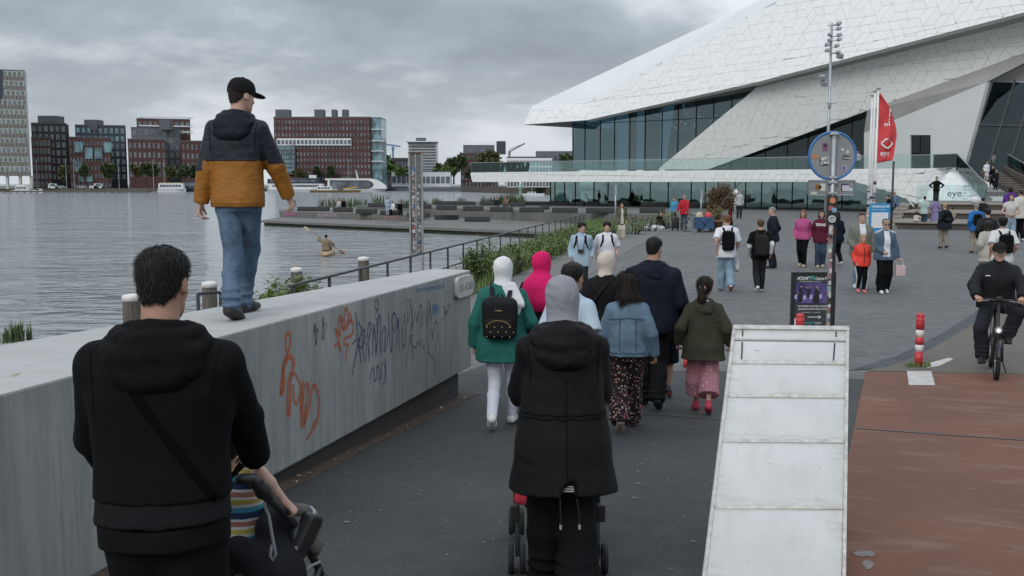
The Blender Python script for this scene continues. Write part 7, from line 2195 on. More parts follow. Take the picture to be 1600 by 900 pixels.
wheel(bk,X1,0,.36);wheel(bk,X1+1.05,0,.36)
fm=M_['black'];hd,bb_,st_=Vector((X1+.18,0,.98)),Vector((X1+.52,0,.34)),Vector((X1+.78,0,.86))
MB().tube([(X1,0,.36),hd],.02,6).build('fork',fm,bk);MB().tube([hd,bb_,st_-Vector((.03,0,.1)),hd-Vector((-.02,0,.08))],.02,6).tube([bb_,(X1+1.05,0,.36),st_-Vector((.02,0,.12))],.014,6).build('frame',fm,bk)
MB().rbox(st_+Vector((0,0,.06)),(.26,.15,.06),.02).build('saddle',fm,bk);MB().tube([hd+Vector((.05,-.28,.1)),hd+Vector((0,0,.08)),hd+Vector((.05,.28,.1))],.014,6).build('handlebar',fm,bk)
tr=thing('crate_trailer','blue plastic crate trailer loaded with bags behind the black bicycle','trailer',(at(1100,357,52.0).x,52.0,0))
bp=plain('blue crate',(.028,.085,.17),.6,.3)
cw,ch=.92,.62
for a,s_ in(((0,-.3,.48),(cw,.03,ch)),((0,.3,.48),(cw,.03,ch)),((-cw/2,0,.48),(.03,.57,ch)),((cw/2,0,.48),(.03,.57,ch))):MB().box(a,s_).build('crate_side',bp,tr)
MB().box((0,0,.20),(cw-.04,.56,.03)).build('crate_floor',bp,tr)
for sx in(-.3,.3):MB().lathe((sx,-.34,.12),[(.12,-.03),(.12,.03)],12,RX).build('wheel',M_['rubber'],tr)
mb=MB();mb.tube([(-.4,-.32,.75),(.1,-.34,.3)],.015,5).tube([(.3,-.32,.75),(-.1,-.34,.3)],.015,5).build('strap',fm,tr)
for x,m in((-.25,plain('cream bag',(.5,.42,.3),.9)),(.22,M_['red_paint'])):
 b_=thing('bag','cream cloth bag on top of the blue crate trailer' if x<0 else 'red bag on top of the blue crate trailer','bag',(tr.location.x+x,52.0,.5))
 link('bag_body',Sdf().ell(V(0,0,.32),V(.2,.2,.24),k=.05).ell(V(.05,0,.12),V(.2,.2,.2),k=.05).build(.03),b_,m)
sc_=thing('suitcase','small black wheeled suitcase standing left of the bicycle','suitcase',(at(1055,354,53.5).x,53.5,0))
MB().rbox((0,0,.42),(.4,.26,.62),.05).build('shell',fm,sc_,True);MB().tube([(-.1,.1,.7),(-.1,.1,1.0),(.1,.1,1.0),(.1,.1,.7)],.012,6).build('handle',M_['grey_steel'],sc_)
for sx in(-.14,.14):MB().lathe((sx,0,.06),[(.06,-.03),(.06,.03)],10,Matrix.Rotation(R_(90),3,'Y')).build('wheel',M_['rubber'],sc_)
# ------------------------------------------------------------------ everybody in the picture
K=lambda*c,**kw:cloth(tuple(c),**kw)
BLK=K(.0055,.0055,.006);CHAR=K(.022,.0225,.025);NAVY=K(.009,.012,.021);WHT=K(.62,.63,.65,var=.05);CREAM=K(.50,.45,.38)
DEN=denim((.050,.080,.122),.9);DEN_L=denim((.16,.235,.30),.5);DEN_D=denim((.025,.042,.07),.4);DEN_J=denim((.072,.115,.158),.6)
GREY=K(.17,.17,.165);SAGE=K(.155,.165,.14);OLIVE=K(.043,.042,.028);BEIGE=K(.28,.24,.19)
SH_W=plain('white trainer',(.66,.66,.64),.6,.06,10);SH_B=plain('black trainer',(.014,.014,.015),.6,.2,20);SH_SOLE=plain('rubber sole',(.28,.27,.26),.8)
SH_RED=plain('red canvas shoe',(.38,.03,.07),.7);SH_PINK=plain('coral trainer',(.62,.20,.20),.6);SH_TAN=plain('tan shoe',(.42,.34,.24),.7)
H_BLK=hairm((.013,.011,.010));H_BRN=hairm((.035,.022,.015));H_DBR=hairm((.022,.015,.012));H_RED=hairm((.14,.065,.03));H_BLD=hairm((.34,.24,.14));H_GRY=hairm((.22,.21,.20))
def where(px,d=None,yf=None,ytop=None,z=None):
 if yf is not None and z is None:p=on_ground(px,yf)
 elif yf is not None:p=on_z(px,yf,z)
 else:
  p=at(px,285,d);p.z=gz(p.x,d)if z is None else z
 H=at(px,ytop,p.y).z-p.z if ytop is not None else 1.75
 return p.x,p.y,p.z,H
def vx(d):return min(.034,max(.0075,d*.00075))
def guy(label,px,ytop,d=None,yf=None,z=None,H=None,rot=0,fem=False,bulk=1.0,fk=None,off=-.015,**kw):
 x,y,zz,h=where(px,d,yf,ytop,z)
 h=H or h+off
 f=Fig(h,female=fem,bulk=bulk,**(fk or{}))
 return person(label,x,y,zz,f,vx(y),rot=rot,**kw),f
f=Fig(1.80,bulk=1.13,width=.99,lean=.05,head=(R_(-10),-.10,0),arms=((-.25,.33,.98),(.25,.40,.97)),elbow=((-.34,-1,-.4),(.34,-1,-.4)),fist=.85,walk=.35,handdir=(((.3,.9,0),(0,0,-1)),((-.3,.9,0),(0,0,-1))))
HX,HY=-1.165,3.24
man=person('broad man seen from behind in black hooded sweatshirt, nearest on the left',HX,HY,gz(HX,HY),f,.0075,'tan',rot=6,top=dict(o=.034,hem=.055,sl=.026,amp=.005,seed=4,neckz=.035,boxy=.3,ease=.0),top_m=BLK,legs=dict(o=.03,loose=.035,seat=.016,waist=-.03),legs_m=K(.007,.007,.0078),shoes=SH_B,sole=SH_SOLE,hair=dict(style='short',o=.006,amp=.002),hair_m=H_BLK,strands=5200,names=dict(top='hoodie'))
s=f;k=s.k
link('hood',g_hood(s,.007,1.12,.036,3,.064),man,BLK)
from mathutils.bvhtree import BVHTree
def lay(root,part_name,pts,w,mat,nm,th=.004):
 """band laid on the back of a garment along points (x, z)"""
 o=[c for c in root.children if c.name.split('.')[0]==part_name][0]
 bv=BVHTree.FromPolygons([v.co.copy()for v in o.data.vertices],[tuple(p.vertices)for p in o.data.polygons])
 ps=[]
 for x,z in pts:
  h,n,_,_=bv.ray_cast(Vector((x,-1.0,z)),Vector((0,1,0)))
  if h is not None:ps.append((h,n))
 vs=[]
 for i,(h,n)in enumerate(ps):
  d=(ps[min(i+1,len(ps)-1)][0]-ps[max(i-1,0)][0]).normalized();s_=n.cross(d).normalized()
  vs+=[h-s_*w/2+n*.001,h-s_*w/2+n*th,h+s_*w/2+n*th,h+s_*w/2+n*.001]
 fs=[(4*i+j,4*i+j+1,4*i+j+5,4*i+j+4)for i in range(len(ps)-1)for j in range(3)]
 return link(nm,new_mesh(nm,vs,fs,True),root,mat)
sz=s.P[2]+s.tl
lay(man,'hoodie',[(-.07+.27*q,sz-.10-.42*q)for q in np.linspace(0,1,24)],.030,plain('woven strap',(.0043,.0043,.0046),1.0,.2,60,spec=.05),'shoulder_strap',.0015)
z_,a_,b_,c_=s.cut_torso(-.022*k,.060*k,s.torso(.03));link('rib_hem',Sdf().loft(z_,a_-.004,b_-.004,None,c_,s.R,s.P,p=2.25).build(.009,(.003,40,5)),man,K(.0115,.0115,.013))
SEAM=K(.004,.004,.0045);HEMM=[(sg*(.205-.05*q+.03*q*q),sz-.015-.22*q)for sg in(-1,1)for q in np.linspace(0,1,10)]
lay(man,'hoodie',HEMM[:10],.005,SEAM,'armhole_seam',.002);lay(man,'hoodie',HEMM[10:],.005,SEAM,'armhole_seam',.002)
push=thing('pushchair','black pushchair with grey foam bumper bar pushed by the man in black','pushchair',(-.60,3.72,gz(-.6,3.72)),R_(-4));ob=Vector(push.location)
fm,tp=M_['black'],K(.018,.018,.02)
pp=lambda x,y,d:Vector((0,0,0))+(at(x,y,d)-ob)
def tb(nm,pts,r,m):return MB().tube(pts,r,10).build(nm,m,push,True)
Mi=Matrix.Rotation(-R_(-4),3,'Z')
pp=lambda x,y,d:Mi@(at(x,y,d)-ob)
tb('handle',[pp(372,748,3.46),pp(392,748,3.50),pp(404,760,3.54),pp(420,778,3.62)],.019,fm)
tb('push_tube',[pp(414,770,3.60),pp(446,804,3.75),pp(462,822,3.82),pp(496,885,3.98),pp(512,925,4.05)],.017,fm)
tb('push_tube',[pp(300,748,3.50),pp(330,800,3.75),pp(345,830,3.85),pp(370,900,4.0)],.017,fm)
link('pivot_box',Sdf().box(np.array(pp(476,836,3.85)),V(.03,.06,.09),.02,rotm(-.1,-.45,.35)).build(.006),push,fm)
link('hinge',Sdf().ell(np.array(pp(410,766,3.58)),V(.03,.03,.035)).cone(pp(398,752,3.53),pp(418,776,3.62),.026,.022,k=.01).build(.006),push,fm)
foam=plain('grey brown foam',(.115,.10,.09),.9,.25,40,bump=.3)
bar_pts=[pp(452,796,3.78),pp(474,797,3.88),pp(488,806,3.95),pp(497,825,3.97),pp(497,846,3.93),pp(490,862,3.88)]
tb('bumper_bar',[bar_pts[0].lerp(bar_pts[1],t)for t in(0,.5,1)]+bar_pts[2:],.026,foam)
tb('bumper_joint',[pp(480,800,3.91),pp(487,806,3.945)],.0285,M_['galv'])
tb('side_tube',[pp(463,815,3.82),pp(459,850,3.80),pp(461,925,3.82)],.016,M_['dark_steel'])
MB().box(pp(461,866,3.775),(.018,.006,.06)).build('warning_label',M_['off_white'],push)
d_=Sdf();
d_.box(np.array(pp(408,915,3.76)),V(.15,.12,.16),.07,rotm(0,.25,0),k=.02);d_.cone(pp(372,858,3.64),pp(440,898,3.78),.05,.09,k=.05)
d_.box(np.array(pp(436,845,3.84)),V(.035,.10,.15),.04,rotm(0,.3,-.25),k=.04)
link('seat_fabric',d_.build(.009,(.006,20,9)),push,tp)
tb('grey_piping',[pp(412,784,3.655),pp(420,806,3.645),pp(425,836,3.64),pp(431,866,3.64),pp(426,876,3.64),pp(422,868,3.64),pp(425,852,3.64)],.006,M_['grey_steel'])
tb('grey_piping',[pp(470,896,3.8),pp(486,884,3.86),pp(500,878,3.9)],.006,M_['grey_steel'])
tb('lower_frame',[pp(498,888,3.98),pp(490,915,3.9),pp(470,960,3.8)],.016,fm)
tb('lower_frame',[pp(372,900,3.6),pp(400,960,3.7),pp(470,980,3.8)],.016,fm)
gb_=gz(-.6,3.72)-ob.z
for x,y in((.19,.42),(-.24,.42),(.21,-.22),(-.26,-.22)):
 wt_=wheel(push,x,y,.10,tw=.024,ax='Y',n=20)
 MB().tube([(x,y,.10),(x*.8,y*.6,.42)],.014,8).build('leg',fm,push)
t=NT('striped jersey');v=t.coord();sp_x=t.n('ShaderNodeSeparateXYZ',{0:v})
zz=t.math('ADD',t.math('MULTIPLY',sp_x.outputs[2],8.2),t.math('MULTIPLY',t.noise(v,6,2),.25))
t.color(t.ramp(t.math('FRACT',zz),[(0,(.05,.30,.40)),(.16,(.05,.30,.40)),(.17,(.62,.62,.60)),(.26,(.62,.62,.60)),(.27,(.50,.40,.10)),(.42,(.50,.40,.10)),(.43,(.62,.62,.6)),(.5,(.62,.62,.6)),(.51,(.36,.16,.12)),(.66,(.36,.16,.12)),(.67,(.62,.62,.6)),(.75,(.62,.62,.6)),(.76,(.02,.035,.10)),(1.0,(.02,.035,.10))]))
for n_ in t.t.nodes:
 if n_.type=='VALTORGB':n_.color_ramp.interpolation='CONSTANT'
t.rough(.9);STR=t.m
cb=at(398,790,3.92);cz=ob.z+.42
HD=at(458,797,3.74)
cx0,cy0=at(368,790,3.86).xy
CR=R_(-8);toL=lambda p:np.array(Matrix.Rotation(-CR,3,'Z')@(Vector(p)-Vector((cx0,cy0,cz))))
hipz=at(388,838,3.86).z-cz
f=Fig(1.0,bulk=1.1,head=(0,-.1,.0),hip=(0,0,hipz),lean=-.12,feet=((-.08,.26,hipz-.18),(.08,.26,hipz-.18)),elbow=((-1,-.5,-.3),(.8,.4,-.2)),fist=.8,handdir=(None,((.60,.30,-.70),(-.3,.3,-1.0))),knee=((0,.3,1),(0,.3,1)))
f.shR=toL(at(384,742,3.84));f.elbR=toL(at(409,741,3.72));f.wrR=toL(at(447,786,3.735))
f.elbL,f.wrL=ik(f.shL,f.shL+V(-.02,.12,-.2),.14,.125,(-1,-.4,0))
kid=person('small child in striped jersey sitting in the pushchair, one arm on the bumper bar',cx0,cy0,cz,f,.0065,'light',rot=math.degrees(CR),shirt=dict(sleeve=.30,sl=.014,o=.016,hem=-.05,amp=.004),shirt_m=STR,legs=dict(ln=.5),legs_m=DEN_D,shoes=SH_W,hair=dict(style='short',o=.006),hair_m=H_DBR,names=dict(shirt='jersey'))
wx,wy=at(378,497,7.35).xy
f=Fig(1.765,lean=.03,width=.96,bulk=.93,feet=((.06,-.29,.02,-.30,.05),(-.05,.20,0,.05,-.12)),head=(R_(-30),-.14,0),arms=((-.27,-.05,.86),(.315,.22,.875)),elbow=((-.3,-1,0),(.75,-1,0)),fist=.55,knee=((.1,1,0),(-.1,1,0)))
def two_tone(nm,top_c,low_c,zt,side):
 t=NT(nm);v=t.coord();sp=t.n('ShaderNodeSeparateXYZ',{0:v});x,y,z=sp.outputs
 ax=t.math('ABSOLUTE',x)
 body=t.math('GREATER_THAN',z,zt)
 slv=t.math('GREATER_THAN',t.math('ADD',z,t.math('MULTIPLY',t.math('ADD',x,.0),side)),zt-.05)
 is_s=t.math('GREATER_THAN',ax,.222)
 f_=t.n('ShaderNodeMix',{0:is_s,2:body,3:slv}).outputs[0]
 n=t.noise(v,9,4)
 t.color(t.mix(f_,t.mix(t.rng(n,.3,.7),tuple(c*.88 for c in low_c),tuple(c*1.1 for c in low_c)),t.mix(t.rng(n,.3,.7),tuple(c*.85 for c in top_c),tuple(c*1.15 for c in top_c))))
 t.rough(.62);t.spec(.35)
 b1=t.bump(t.noise(t.mapping(v,(1,1,1.8)),8,4,.55,1.2),.45,.03);t.bump(t.noise(v,300,2),.1,.002,b1)
 return t.m
JK=two_tone('two tone shell jacket',(.0115,.015,.022),(.27,.105,.010),1.142,-.10)
walker=person('man in black cap and navy and ochre jacket walking on top of the parapet',wx,wy,WT,f,.0075,'light',rot=-9,top=dict(o=.030,hem=-.07,sl=.026,amp=.006,seed=9,collar=.03,boxy=.4,ease=.008),top_m=JK,legs=dict(o=.003,loose=.010,amp=.007),legs_m=DEN,shoes=SH_B,sole=SH_B,hair=dict(style='short',o=.004,amp=.002),hair_m=H_DBR,cap=K(.012,.012,.013),strands=900,shoe_kw=dict(chunky=1.12))
link('hood',g_hood(f,.007,1.04,.034,6,.062),walker,K(.0115,.015,.022,rough=.62))
sz=f.P[2]+f.tl
for sg in(-1,1):lay(walker,'jacket',[(sg*(.185-.045*q+.03*q*q),sz-.02-.20*q)for q in np.linspace(0,1,10)],.006,K(.008,.010,.015),'armhole_seam',.002)
lay(walker,'jacket',[(x,1.142)for x in np.linspace(-.20,.20,30)],.006,K(.008,.010,.015),'panel_seam',.002);lay(walker,'jacket',[(x,f.P[2]-.045)for x in np.linspace(-.20,.20,30)],.004,K(.12,.05,.01),'hem_seam',.002)
f=Fig(1.64,female=True,bulk=1.14,width=1.04,lean=.06,walk=.5,arms=((-.20,.36,.96),(.20,.36,.96)),elbow=((-.22,-1,-.8),(.22,-1,-.8)),head=(0,-.14,0),fist=.85)
PX,PY=at(880,500,4.95).xy
wom=person('woman seen from behind in long black parka and grey headscarf pushing a pushchair',PX,PY,gz(PX,PY),f,.0075,'light',rot=2,coat=dict(o=.040,hem=-.285,sl=.030,flare=.054,amp=.006,seed=12,boxy=.75,vent=.012),coat_m=K(.0085,.0087,.0095,rough=.7),legs=dict(o=.018,loose=.035,amp=.008),legs_m=K(.006,.006,.007),shoes=SH_B,hijab=dict(cape=False),hijab_m=K(.25,.25,.275,bump=.35),names=dict(coat='parka'))
s=f;k=s.k
link('hood',g_hood(s,.007,1.22,.045,9,.082,1.15),wom,K(.0085,.0087,.0095,rough=.7))
zs=-.0+.155*k
zw=s.P[2]+.135*k
for dz in(-.006,.012):lay(wom,'parka',[(x,zw+dz+.003*math.sin(x*70+dz*90))for x in np.linspace(-.21,.21,40)],.010,K(.0075,.0075,.008),'waist_cord',.007)
sz=s.P[2]+s.tl
lay(wom,'parka',[(.005,sz-.20-.60*q)for q in np.linspace(0,1,30)],.005,SEAM,'back_seam',.002)
for sg in(-1,1):lay(wom,'parka',[(sg*(.185-.045*q+.03*q*q),sz-.03-.20*q)for q in np.linspace(0,1,10)],.005,SEAM,'armhole_seam',.002)
for x0,x1 in((-.032,-.030),(.050,.062)):
 MB().tube([s.T(x0,-.235,-.285*k),s.T(x1,-.24,-.37*k),s.T(x1,-.238,-.42*k)],.0035,5).build('hanging_cord',K(.02,.02,.02),wom);MB().tube([s.T(x1,-.238,-.42*k),s.T(x1,-.238,-.445*k)],.006,6).build('cord_end',M_['galv'],wom)
lin=NT('zigzag lining');v_=lin.coord();wv=lin.n('ShaderNodeTexWave',{'Vector':v_,'Scale':26.0,'Distortion':3.0},bands_direction='Z')
lin.color(lin.ramp(wv.outputs[0],[(.45,(.02,.02,.02)),(.55,(.5,.5,.5))]))
MB().box(s.T(.012,-.175,-.215*k),(.075,.01,.10)).build('vent_lining',lin.m,wom)
ob=Vector((PX-.005,PY+.50,gz(PX,PY+.5)))
p2=thing('pushchair','black pushchair with small double wheels and red fabric in front of the parka woman','pushchair',ob)
for sx in(-1,1):
 MB().tube([(sx*.20,-.30,1.0),(sx*.225,-.10,.62),(sx*.235,.05,.16)],.014,8).build('push_tube',M_['dark_steel'],p2,True)
 MB().tube([(sx*.22,-.16,.10),(sx*.23,.20,.62)],.013,8).build('cross_tube',M_['dark_steel'],p2,True)
 for y in(-.16,.45):
  for dx in(-.032,.032):wheel(p2,sx*.225+dx,y,.085,tw=.018,ax='Y',n=18)
 MB().rbox((sx*.235,-.14,.34),(.05,.05,.10),.012).build('clip',M_['black'],p2)
 MB().tube([(sx*.225,.45,.085),(sx*.235,.05,.45)],.013,8).build('front_tube',M_['dark_steel'],p2,True)
link('seat_fabric',Sdf().box(V(0,.12,.50),V(.19,.14,.22),.06,rotm(0,-.25,0)).build(.012,(.006,18,2)),p2,K(.015,.015,.017))
link('red_fabric',Sdf().box(V(-.165,-.015,.50),V(.06,.03,.15),.025,rotm(0,-.2,.1)).build(.010,(.006,20,3)),p2,K(.42,.03,.05))
MB().tube([(-.2,-.3,1.0),(.2,-.3,1.0)],.016,8).build('handle',M_['black'],p2,True)
root,f=guy('woman in green sweater, white trousers and white headscarf wearing a black backpack',785,399,d=9.3,fem=True,bulk=1.12,rot=-6,skin_t='light',fk=dict(walk=-.8,head=(R_(-20),0,0),arms=((-.27,.02,.80),(.16,.20,1.02)),elbow=((-.5,-1,0),(.6,-1,-.2))),top=dict(o=.05,hem=-.19,sl=.034,amp=.010,flare=.02,seed=14,rib=True,boxy=.9),top_m=K(.018,.125,.10),legs=dict(o=.002,loose=.002,stack=False),legs_m=K(.60,.61,.68,var=.05),shoes=SH_W,sole=SH_W,hijab=dict(cape=False),hijab_m=K(.66,.66,.67,var=.05),names=dict(top='sweater'))
k=f.k;link('scarf_tail',Sdf().cone(f.T(.07,-.10,f.tl+.05),f.T(.12,-.135,f.tl-.14),.055,.10,side=f.R[:,0],fl=.28,k=.02).cone(f.T(.12,-.135,f.tl-.14),f.T(.10,-.14,f.tl-.30),.095,.015,side=f.R[:,0],fl=.25,k=.02).build(.010,(.005,22,2)),root,K(.66,.66,.67,var=.05))
gold=plain('gold fitting',(.55,.40,.16),.35,.1,metal=.8)
bp,c=backpack('small black quilted backpack with gold zip on the woman in green',root,f,K(.013,.013,.015,rough=.6),.009,w=.155,h=.185,dep=.07,trim=gold,o=.05)
mb=MB()
for i in range(4):
 for j in range(3):mb.ball(c+f.R@V(-.105+.07*i+(.035 if j%2 else 0),-.112,-.155+.045*j),.005,6,4)
mb.build('studs',gold,bp,kind='stuff')
MB().tube([c+f.R@V(*q)for q in((-.035,-.086,.075),(-.03,-.088,.09),(-.02,-.088,.078),(-.01,-.088,.086),(0,-.088,.078),(.012,-.088,.086),(.02,-.088,.078),(.03,-.088,.084))],.0035,5).build('gold_script',gold,bp)
guy('woman in bright pink headscarf and dark robe half hidden by the group',845,393,d=9.9,fem=True,rot=-20,skin_t='tan',fk=dict(head=(R_(-20),0,0)),coat=dict(o=.03,hem=-.6,sl=.02,flare=.08),coat_m=BLK,legs={},legs_m=BLK,shoes=SH_B,hijab=dict(drape=.24,out=.03),hijab_m=K(.60,.012,.115,var=.06),names=dict(coat='robe'))
guy('youth in pale blue shirt with short black hair behind the grey headscarf',893,418,d=7.9,rot=-12,H=1.62,skin_t='tan',bulk=.85,fk=dict(width=.86,head=(R_(-25),-.05,0)),top=dict(o=.025,hem=-.12,sleeve=.42,sl=.026),top_m=K(.40,.49,.57),legs={},legs_m=CHAR,shoes=SH_W,hair=dict(style='short',o=.012),hair_m=H_BLK,strands=1800,names=dict(top='shirt'))
root,f=guy('woman in cream headscarf and black coat with shoulder strap',947,393,d=10.8,fem=True,bulk=1.1,rot=-30,skin_t='tan',fk=dict(walk=.3,head=(R_(-25),0,0)),coat=dict(o=.045,hem=-.35,sl=.03,flare=.05),coat_m=K(.012,.012,.013),legs={},legs_m=BLK,shoes=SH_B,hijab=dict(cape=False),hijab_m=K(.55,.49,.42,var=.06))
MB().tube([f.T(.10-.3*q,-.05-.13*math.sin(math.pi*min(1,q*.75+.2)),f.tl-.02-.42*q)for q in np.linspace(0,1,10)],.012,5).build('shoulder_strap',CHAR,root)
root,f=guy('girl with dark wavy hair in blue denim jacket and floral trousers',983,425,d=9.3,fem=True,rot=-4,H=1.50,skin_t='brown',bulk=1.05,fk=dict(walk=-.85,head=(R_(28),-.1,0),arms=((-.24,.10,.76),(.26,.02,.74))),top=dict(o=.036,hem=-.045,sl=.028,amp=.009,collar=.02,boxy=.8),top_m=DEN_J,legs=dict(o=.012,loose=.034,amp=.006),legs_m=None,shoes=plain('beige sandal',(.38,.30,.25),.7),hair=dict(style='wavy',o=.022,amp=.006),hair_m=H_DBR,strands=5200,names=dict(top='denim_jacket'))
def printed(nm,base_c,spot_c,scale,thr,kind='F1',col2=None):
 t=NT(nm);v=t.coord();vo=t.n('ShaderNodeTexVoronoi',{'Vector':v,'Scale':scale,'Randomness':1.0 if col2 else .25})
 n=t.noise(v,scale*2,2)
 m=t.math('LESS_THAN',t.math('ADD',vo.outputs['Distance'],t.math('MULTIPLY',n,.22 if col2 else 0.0)),thr)
 c=t.mix(m,base_c,spot_c)
 if col2:c=t.mix(t.math('MULTIPLY',m,t.math('GREATER_THAN',t.n('ShaderNodeSeparateColor',{0:vo.outputs['Color']}).outputs[0],.6)),c,col2)
 t.color(c);t.rough(.85);t.spec(.2);t.bump(t.noise(t.mapping(v,(2,2,.6)),9,3),.4,.02);return t.m
sz=f.P[2]+f.tl;SD=K(.03,.05,.075)
for pts in([(x,sz-.13-.02*abs(x)/.15)for x in np.linspace(-.16,.16,24)],[(-.075,sz-.14-.30*q)for q in np.linspace(0,1,12)],[(.075,sz-.14-.30*q)for q in np.linspace(0,1,12)],[(x,f.P[2]+.0)for x in np.linspace(-.17,.17,24)]):lay(root,'denim_jacket',pts,.007,SD,'stitched_seam',.003)
FLOR=printed('dark floral print',(.016,.013,.014),(.40,.27,.25),36,.44,col2=(.30,.10,.11))
for ch in root.children:
 if ch.name.startswith('trousers'):ch.data.materials.clear();ch.data.materials.append(FLOR)
guy('big man in navy hooded jacket and black trousers, tallest of the walking group',1022,369,d=10.5,bulk=1.28,rot=-10,skin_t='tan',fk=dict(walk=.6,head=(R_(-22),-.05,0)),top=dict(o=.045,hem=-.10,sl=.03,hood=.95,amp=.009,seed=31,boxy=.6),top_m=K(.0085,.0115,.021,rough=.75),legs=dict(o=.01,loose=.025),legs_m=K(.012,.012,.013),shoes=SH_B,hair=dict(style='short',o=.004,amp=.002),hair_m=hairm((.016,.0135,.0125)),strands=2600)
root,f=guy('boy in dark shorts and trainers mostly hidden behind the navy jacket',1043,470,d=11.3,H=1.36,rot=-14,skin_t='brown',fk=dict(walk=.5,arms=((-.22,.1,.70),(.24,.02,.68))),shirt=dict(o=.02,hem=-.08,sleeve=.4),shirt_m=BLK,legs=dict(ln=.46,loose=.03),legs_m=NAVY,shoes=SH_B,sole=plain('red sole',(.4,.08,.06),.7),hair=dict(style='short'),hair_m=H_BLK)
root,f=guy('girl with dark ponytail in olive parka and pink dotted trousers',1104,431,d=10.25,fem=True,H=1.42,rot=-10,skin_t='tan',bulk=1.1,fk=dict(walk=.65,head=(R_(-15),0,0),arms=((-.26,.0,.74),(.27,.03,.73))),coat=dict(o=.042,hem=-.19,sl=.028,flare=.03,hood=.9,amp=.009,seed=23,boxy=.7),coat_m=OLIVE,legs=dict(o=.018,loose=.055,amp=.006,ln=.83),legs_m=None,shoes=SH_RED,hair=dict(style='ponytail',o=.014,amp=.004),hair_m=H_DBR,strands=3200,names=dict(coat='parka'))
DOT=printed('pink dotted fabric',(.36,.165,.195),(.62,.47,.47),26,.20)
for ch in root.children:
 if ch.name.startswith('trousers'):ch.data.materials.clear();ch.data.materials.append(DOT)
link('hood_lining',Sdf().ell(f.T(0,-.10*f.k,f.tl+.012),V(.075,.045,.05)*f.k,f.R).build(.008),root,K(.34,.35,.38))
link('hair_tie',MB().torus(f.Hd(0,-.108,.0),.026,.012,Matrix(f.Rh.tolist())@Matrix.Rotation(R_(80),3,'X'),14,6).mesh('hair_tie',K(.55,.33,.33),True),root)
root,f=guy('young man in pale blue shirt with camera on neck strap walking towards the group',909,346,d=22.4,rot=172,skin_t='light',face=True,fk=dict(walk=.3,head=(R_(30),0,0)),top=dict(o=.035,hem=-.17,sl=.026,collar=.02),top_m=K(.33,.43,.52),legs=dict(loose=.02),legs_m=CHAR,shoes=SH_B,hair=dict(style='fringe',o=.018),hair_m=H_BLK,names=dict(top='shirt'))
cmr=thing('camera','small black camera hanging on the chest of the young man in pale blue','camera',root.location,root.rotation_euler[2])
MB().rbox(f.T(0,.185,f.tl-.34),(.13,.06,.085),.015).build('camera_body',M_['black'],cmr);MB().lathe(f.T(0,.21,f.tl-.34),[(.035,0),(.035,.05)],12,Matrix.Rotation(R_(-90),3,'X')).build('lens',M_['black'],cmr)
for sx in(-1,1):MB().tube([f.T(sx*.06,.18,f.tl-.31),f.T(sx*.085,.13,f.tl-.08),f.T(sx*.07,.03,f.tl+.04)],.007,5).build('neck_strap',M_['black'],cmr)
backpack('black backpack worn by the young man in pale blue shirt',root,f,BLK,.016)
root,f=guy('smiling young man in white t shirt with backpack straps beside the pale blue shirt',949,345,d=22.9,rot=182,skin_t='light',face=True,fk=dict(walk=-.3,arms=((-.22,.12,.95),(.24,.02,.90)),head=(R_(-6),0,0)),top=dict(o=.035,hem=-.16,sleeve=.45,sl=.032),top_m=K(.66,.66,.70,var=.04),legs=dict(loose=.02),legs_m=CHAR,shoes=SH_B,hair=dict(style='fringe',o=.018),hair_m=H_BLK,names=dict(top='t_shirt'))
backpack('black backpack worn by the smiling young man in white',root,f,BLK,.016)
root,f=guy('woman in open olive jacket and wide cream trousers walking by the railing',971,317,yf=373,rot=185,fem=True,skin_t='light',face=True,fk=dict(walk=.3),top=dict(o=.05,hem=-.22,sl=.03),top_m=K(.10,.095,.06),legs=dict(loose=.06),legs_m=K(.46,.42,.36),shoes=SH_TAN,hair=dict(style='long',o=.012),hair_m=H_RED)
link('cream_top',g_top(f,.02,o=.058,hem=-.16,front=(.05,.075)),root,K(.5,.47,.42))
g=thing('handbag','yellow green handbag carried by the woman in olive jacket','bag',root.location,root.rotation_euler[2]);link('bag_body',Sdf().box(f.wrL+V(0,0,-.12),V(.05,.13,.11),.04).build(.02),g,K(.33,.34,.12))
f=Fig(1.7,hip=(0,0,.14),feet=((-.1,.62,0),(.12,.55,0)),lean=.3,knee=((0,0,1),(0,0,1)),arms=((-.3,.3,.4),(.3,.3,.4)),female=True)
x,y,z,h=where(1028,yf=357);person('person in black sitting on the ground beside a white cloth at the verge',x,y,z,f,.03,'light',rot=-150,top=dict(o=.04,hem=-.08),top_m=BLK,legs={},legs_m=BLK,shoes=SH_B,hair=dict(style='bob'),hair_m=H_BRN)
wc_=thing('white_cloth','crumpled white cloth on the ground before the seated person in black','cloth',(x-.35,y-.45,0));link('cloth',Sdf().ell(V(0,0,.06),V(.62,.35,.16),k=.05).ell(V(-.3,.1,.12),V(.25,.2,.16),k=.08).build(.03,(.04,12,3)),wc_,WHT)
root,f=guy('person in bright blue jacket standing behind the suitcase',1053,307,yf=354,rot=150,skin_t='light',fk={},top=dict(o=.04),top_m=K(.06,.26,.42),legs={},legs_m=CHAR,shoes=SH_B,hair=dict(style='short'),hair_m=H_BRN)
root,f=guy('man in red jacket standing with the black bicycle',1070,304,d=54.5,rot=160,skin_t='light',face=True,fk=dict(arms=((-.2,.3,1.0),(.36,.25,1.0))),top=dict(o=.05,hem=-.14,sl=.03),top_m=K(.42,.022,.035),legs={},legs_m=DEN_D,shoes=SH_B,hair=dict(style='short'),hair_m=H_GRY)
root,f=guy('person in black with red side stripe trousers by the dried bush',1143,302,d=60,rot=70,skin_t='tan',fem=True,fk=dict(),top=dict(o=.025,sleeve=.3),top_m=BLK,legs=dict(loose=.02),legs_m=BLK,shoes=SH_B,hair=dict(style='bun'),hair_m=H_BLK)
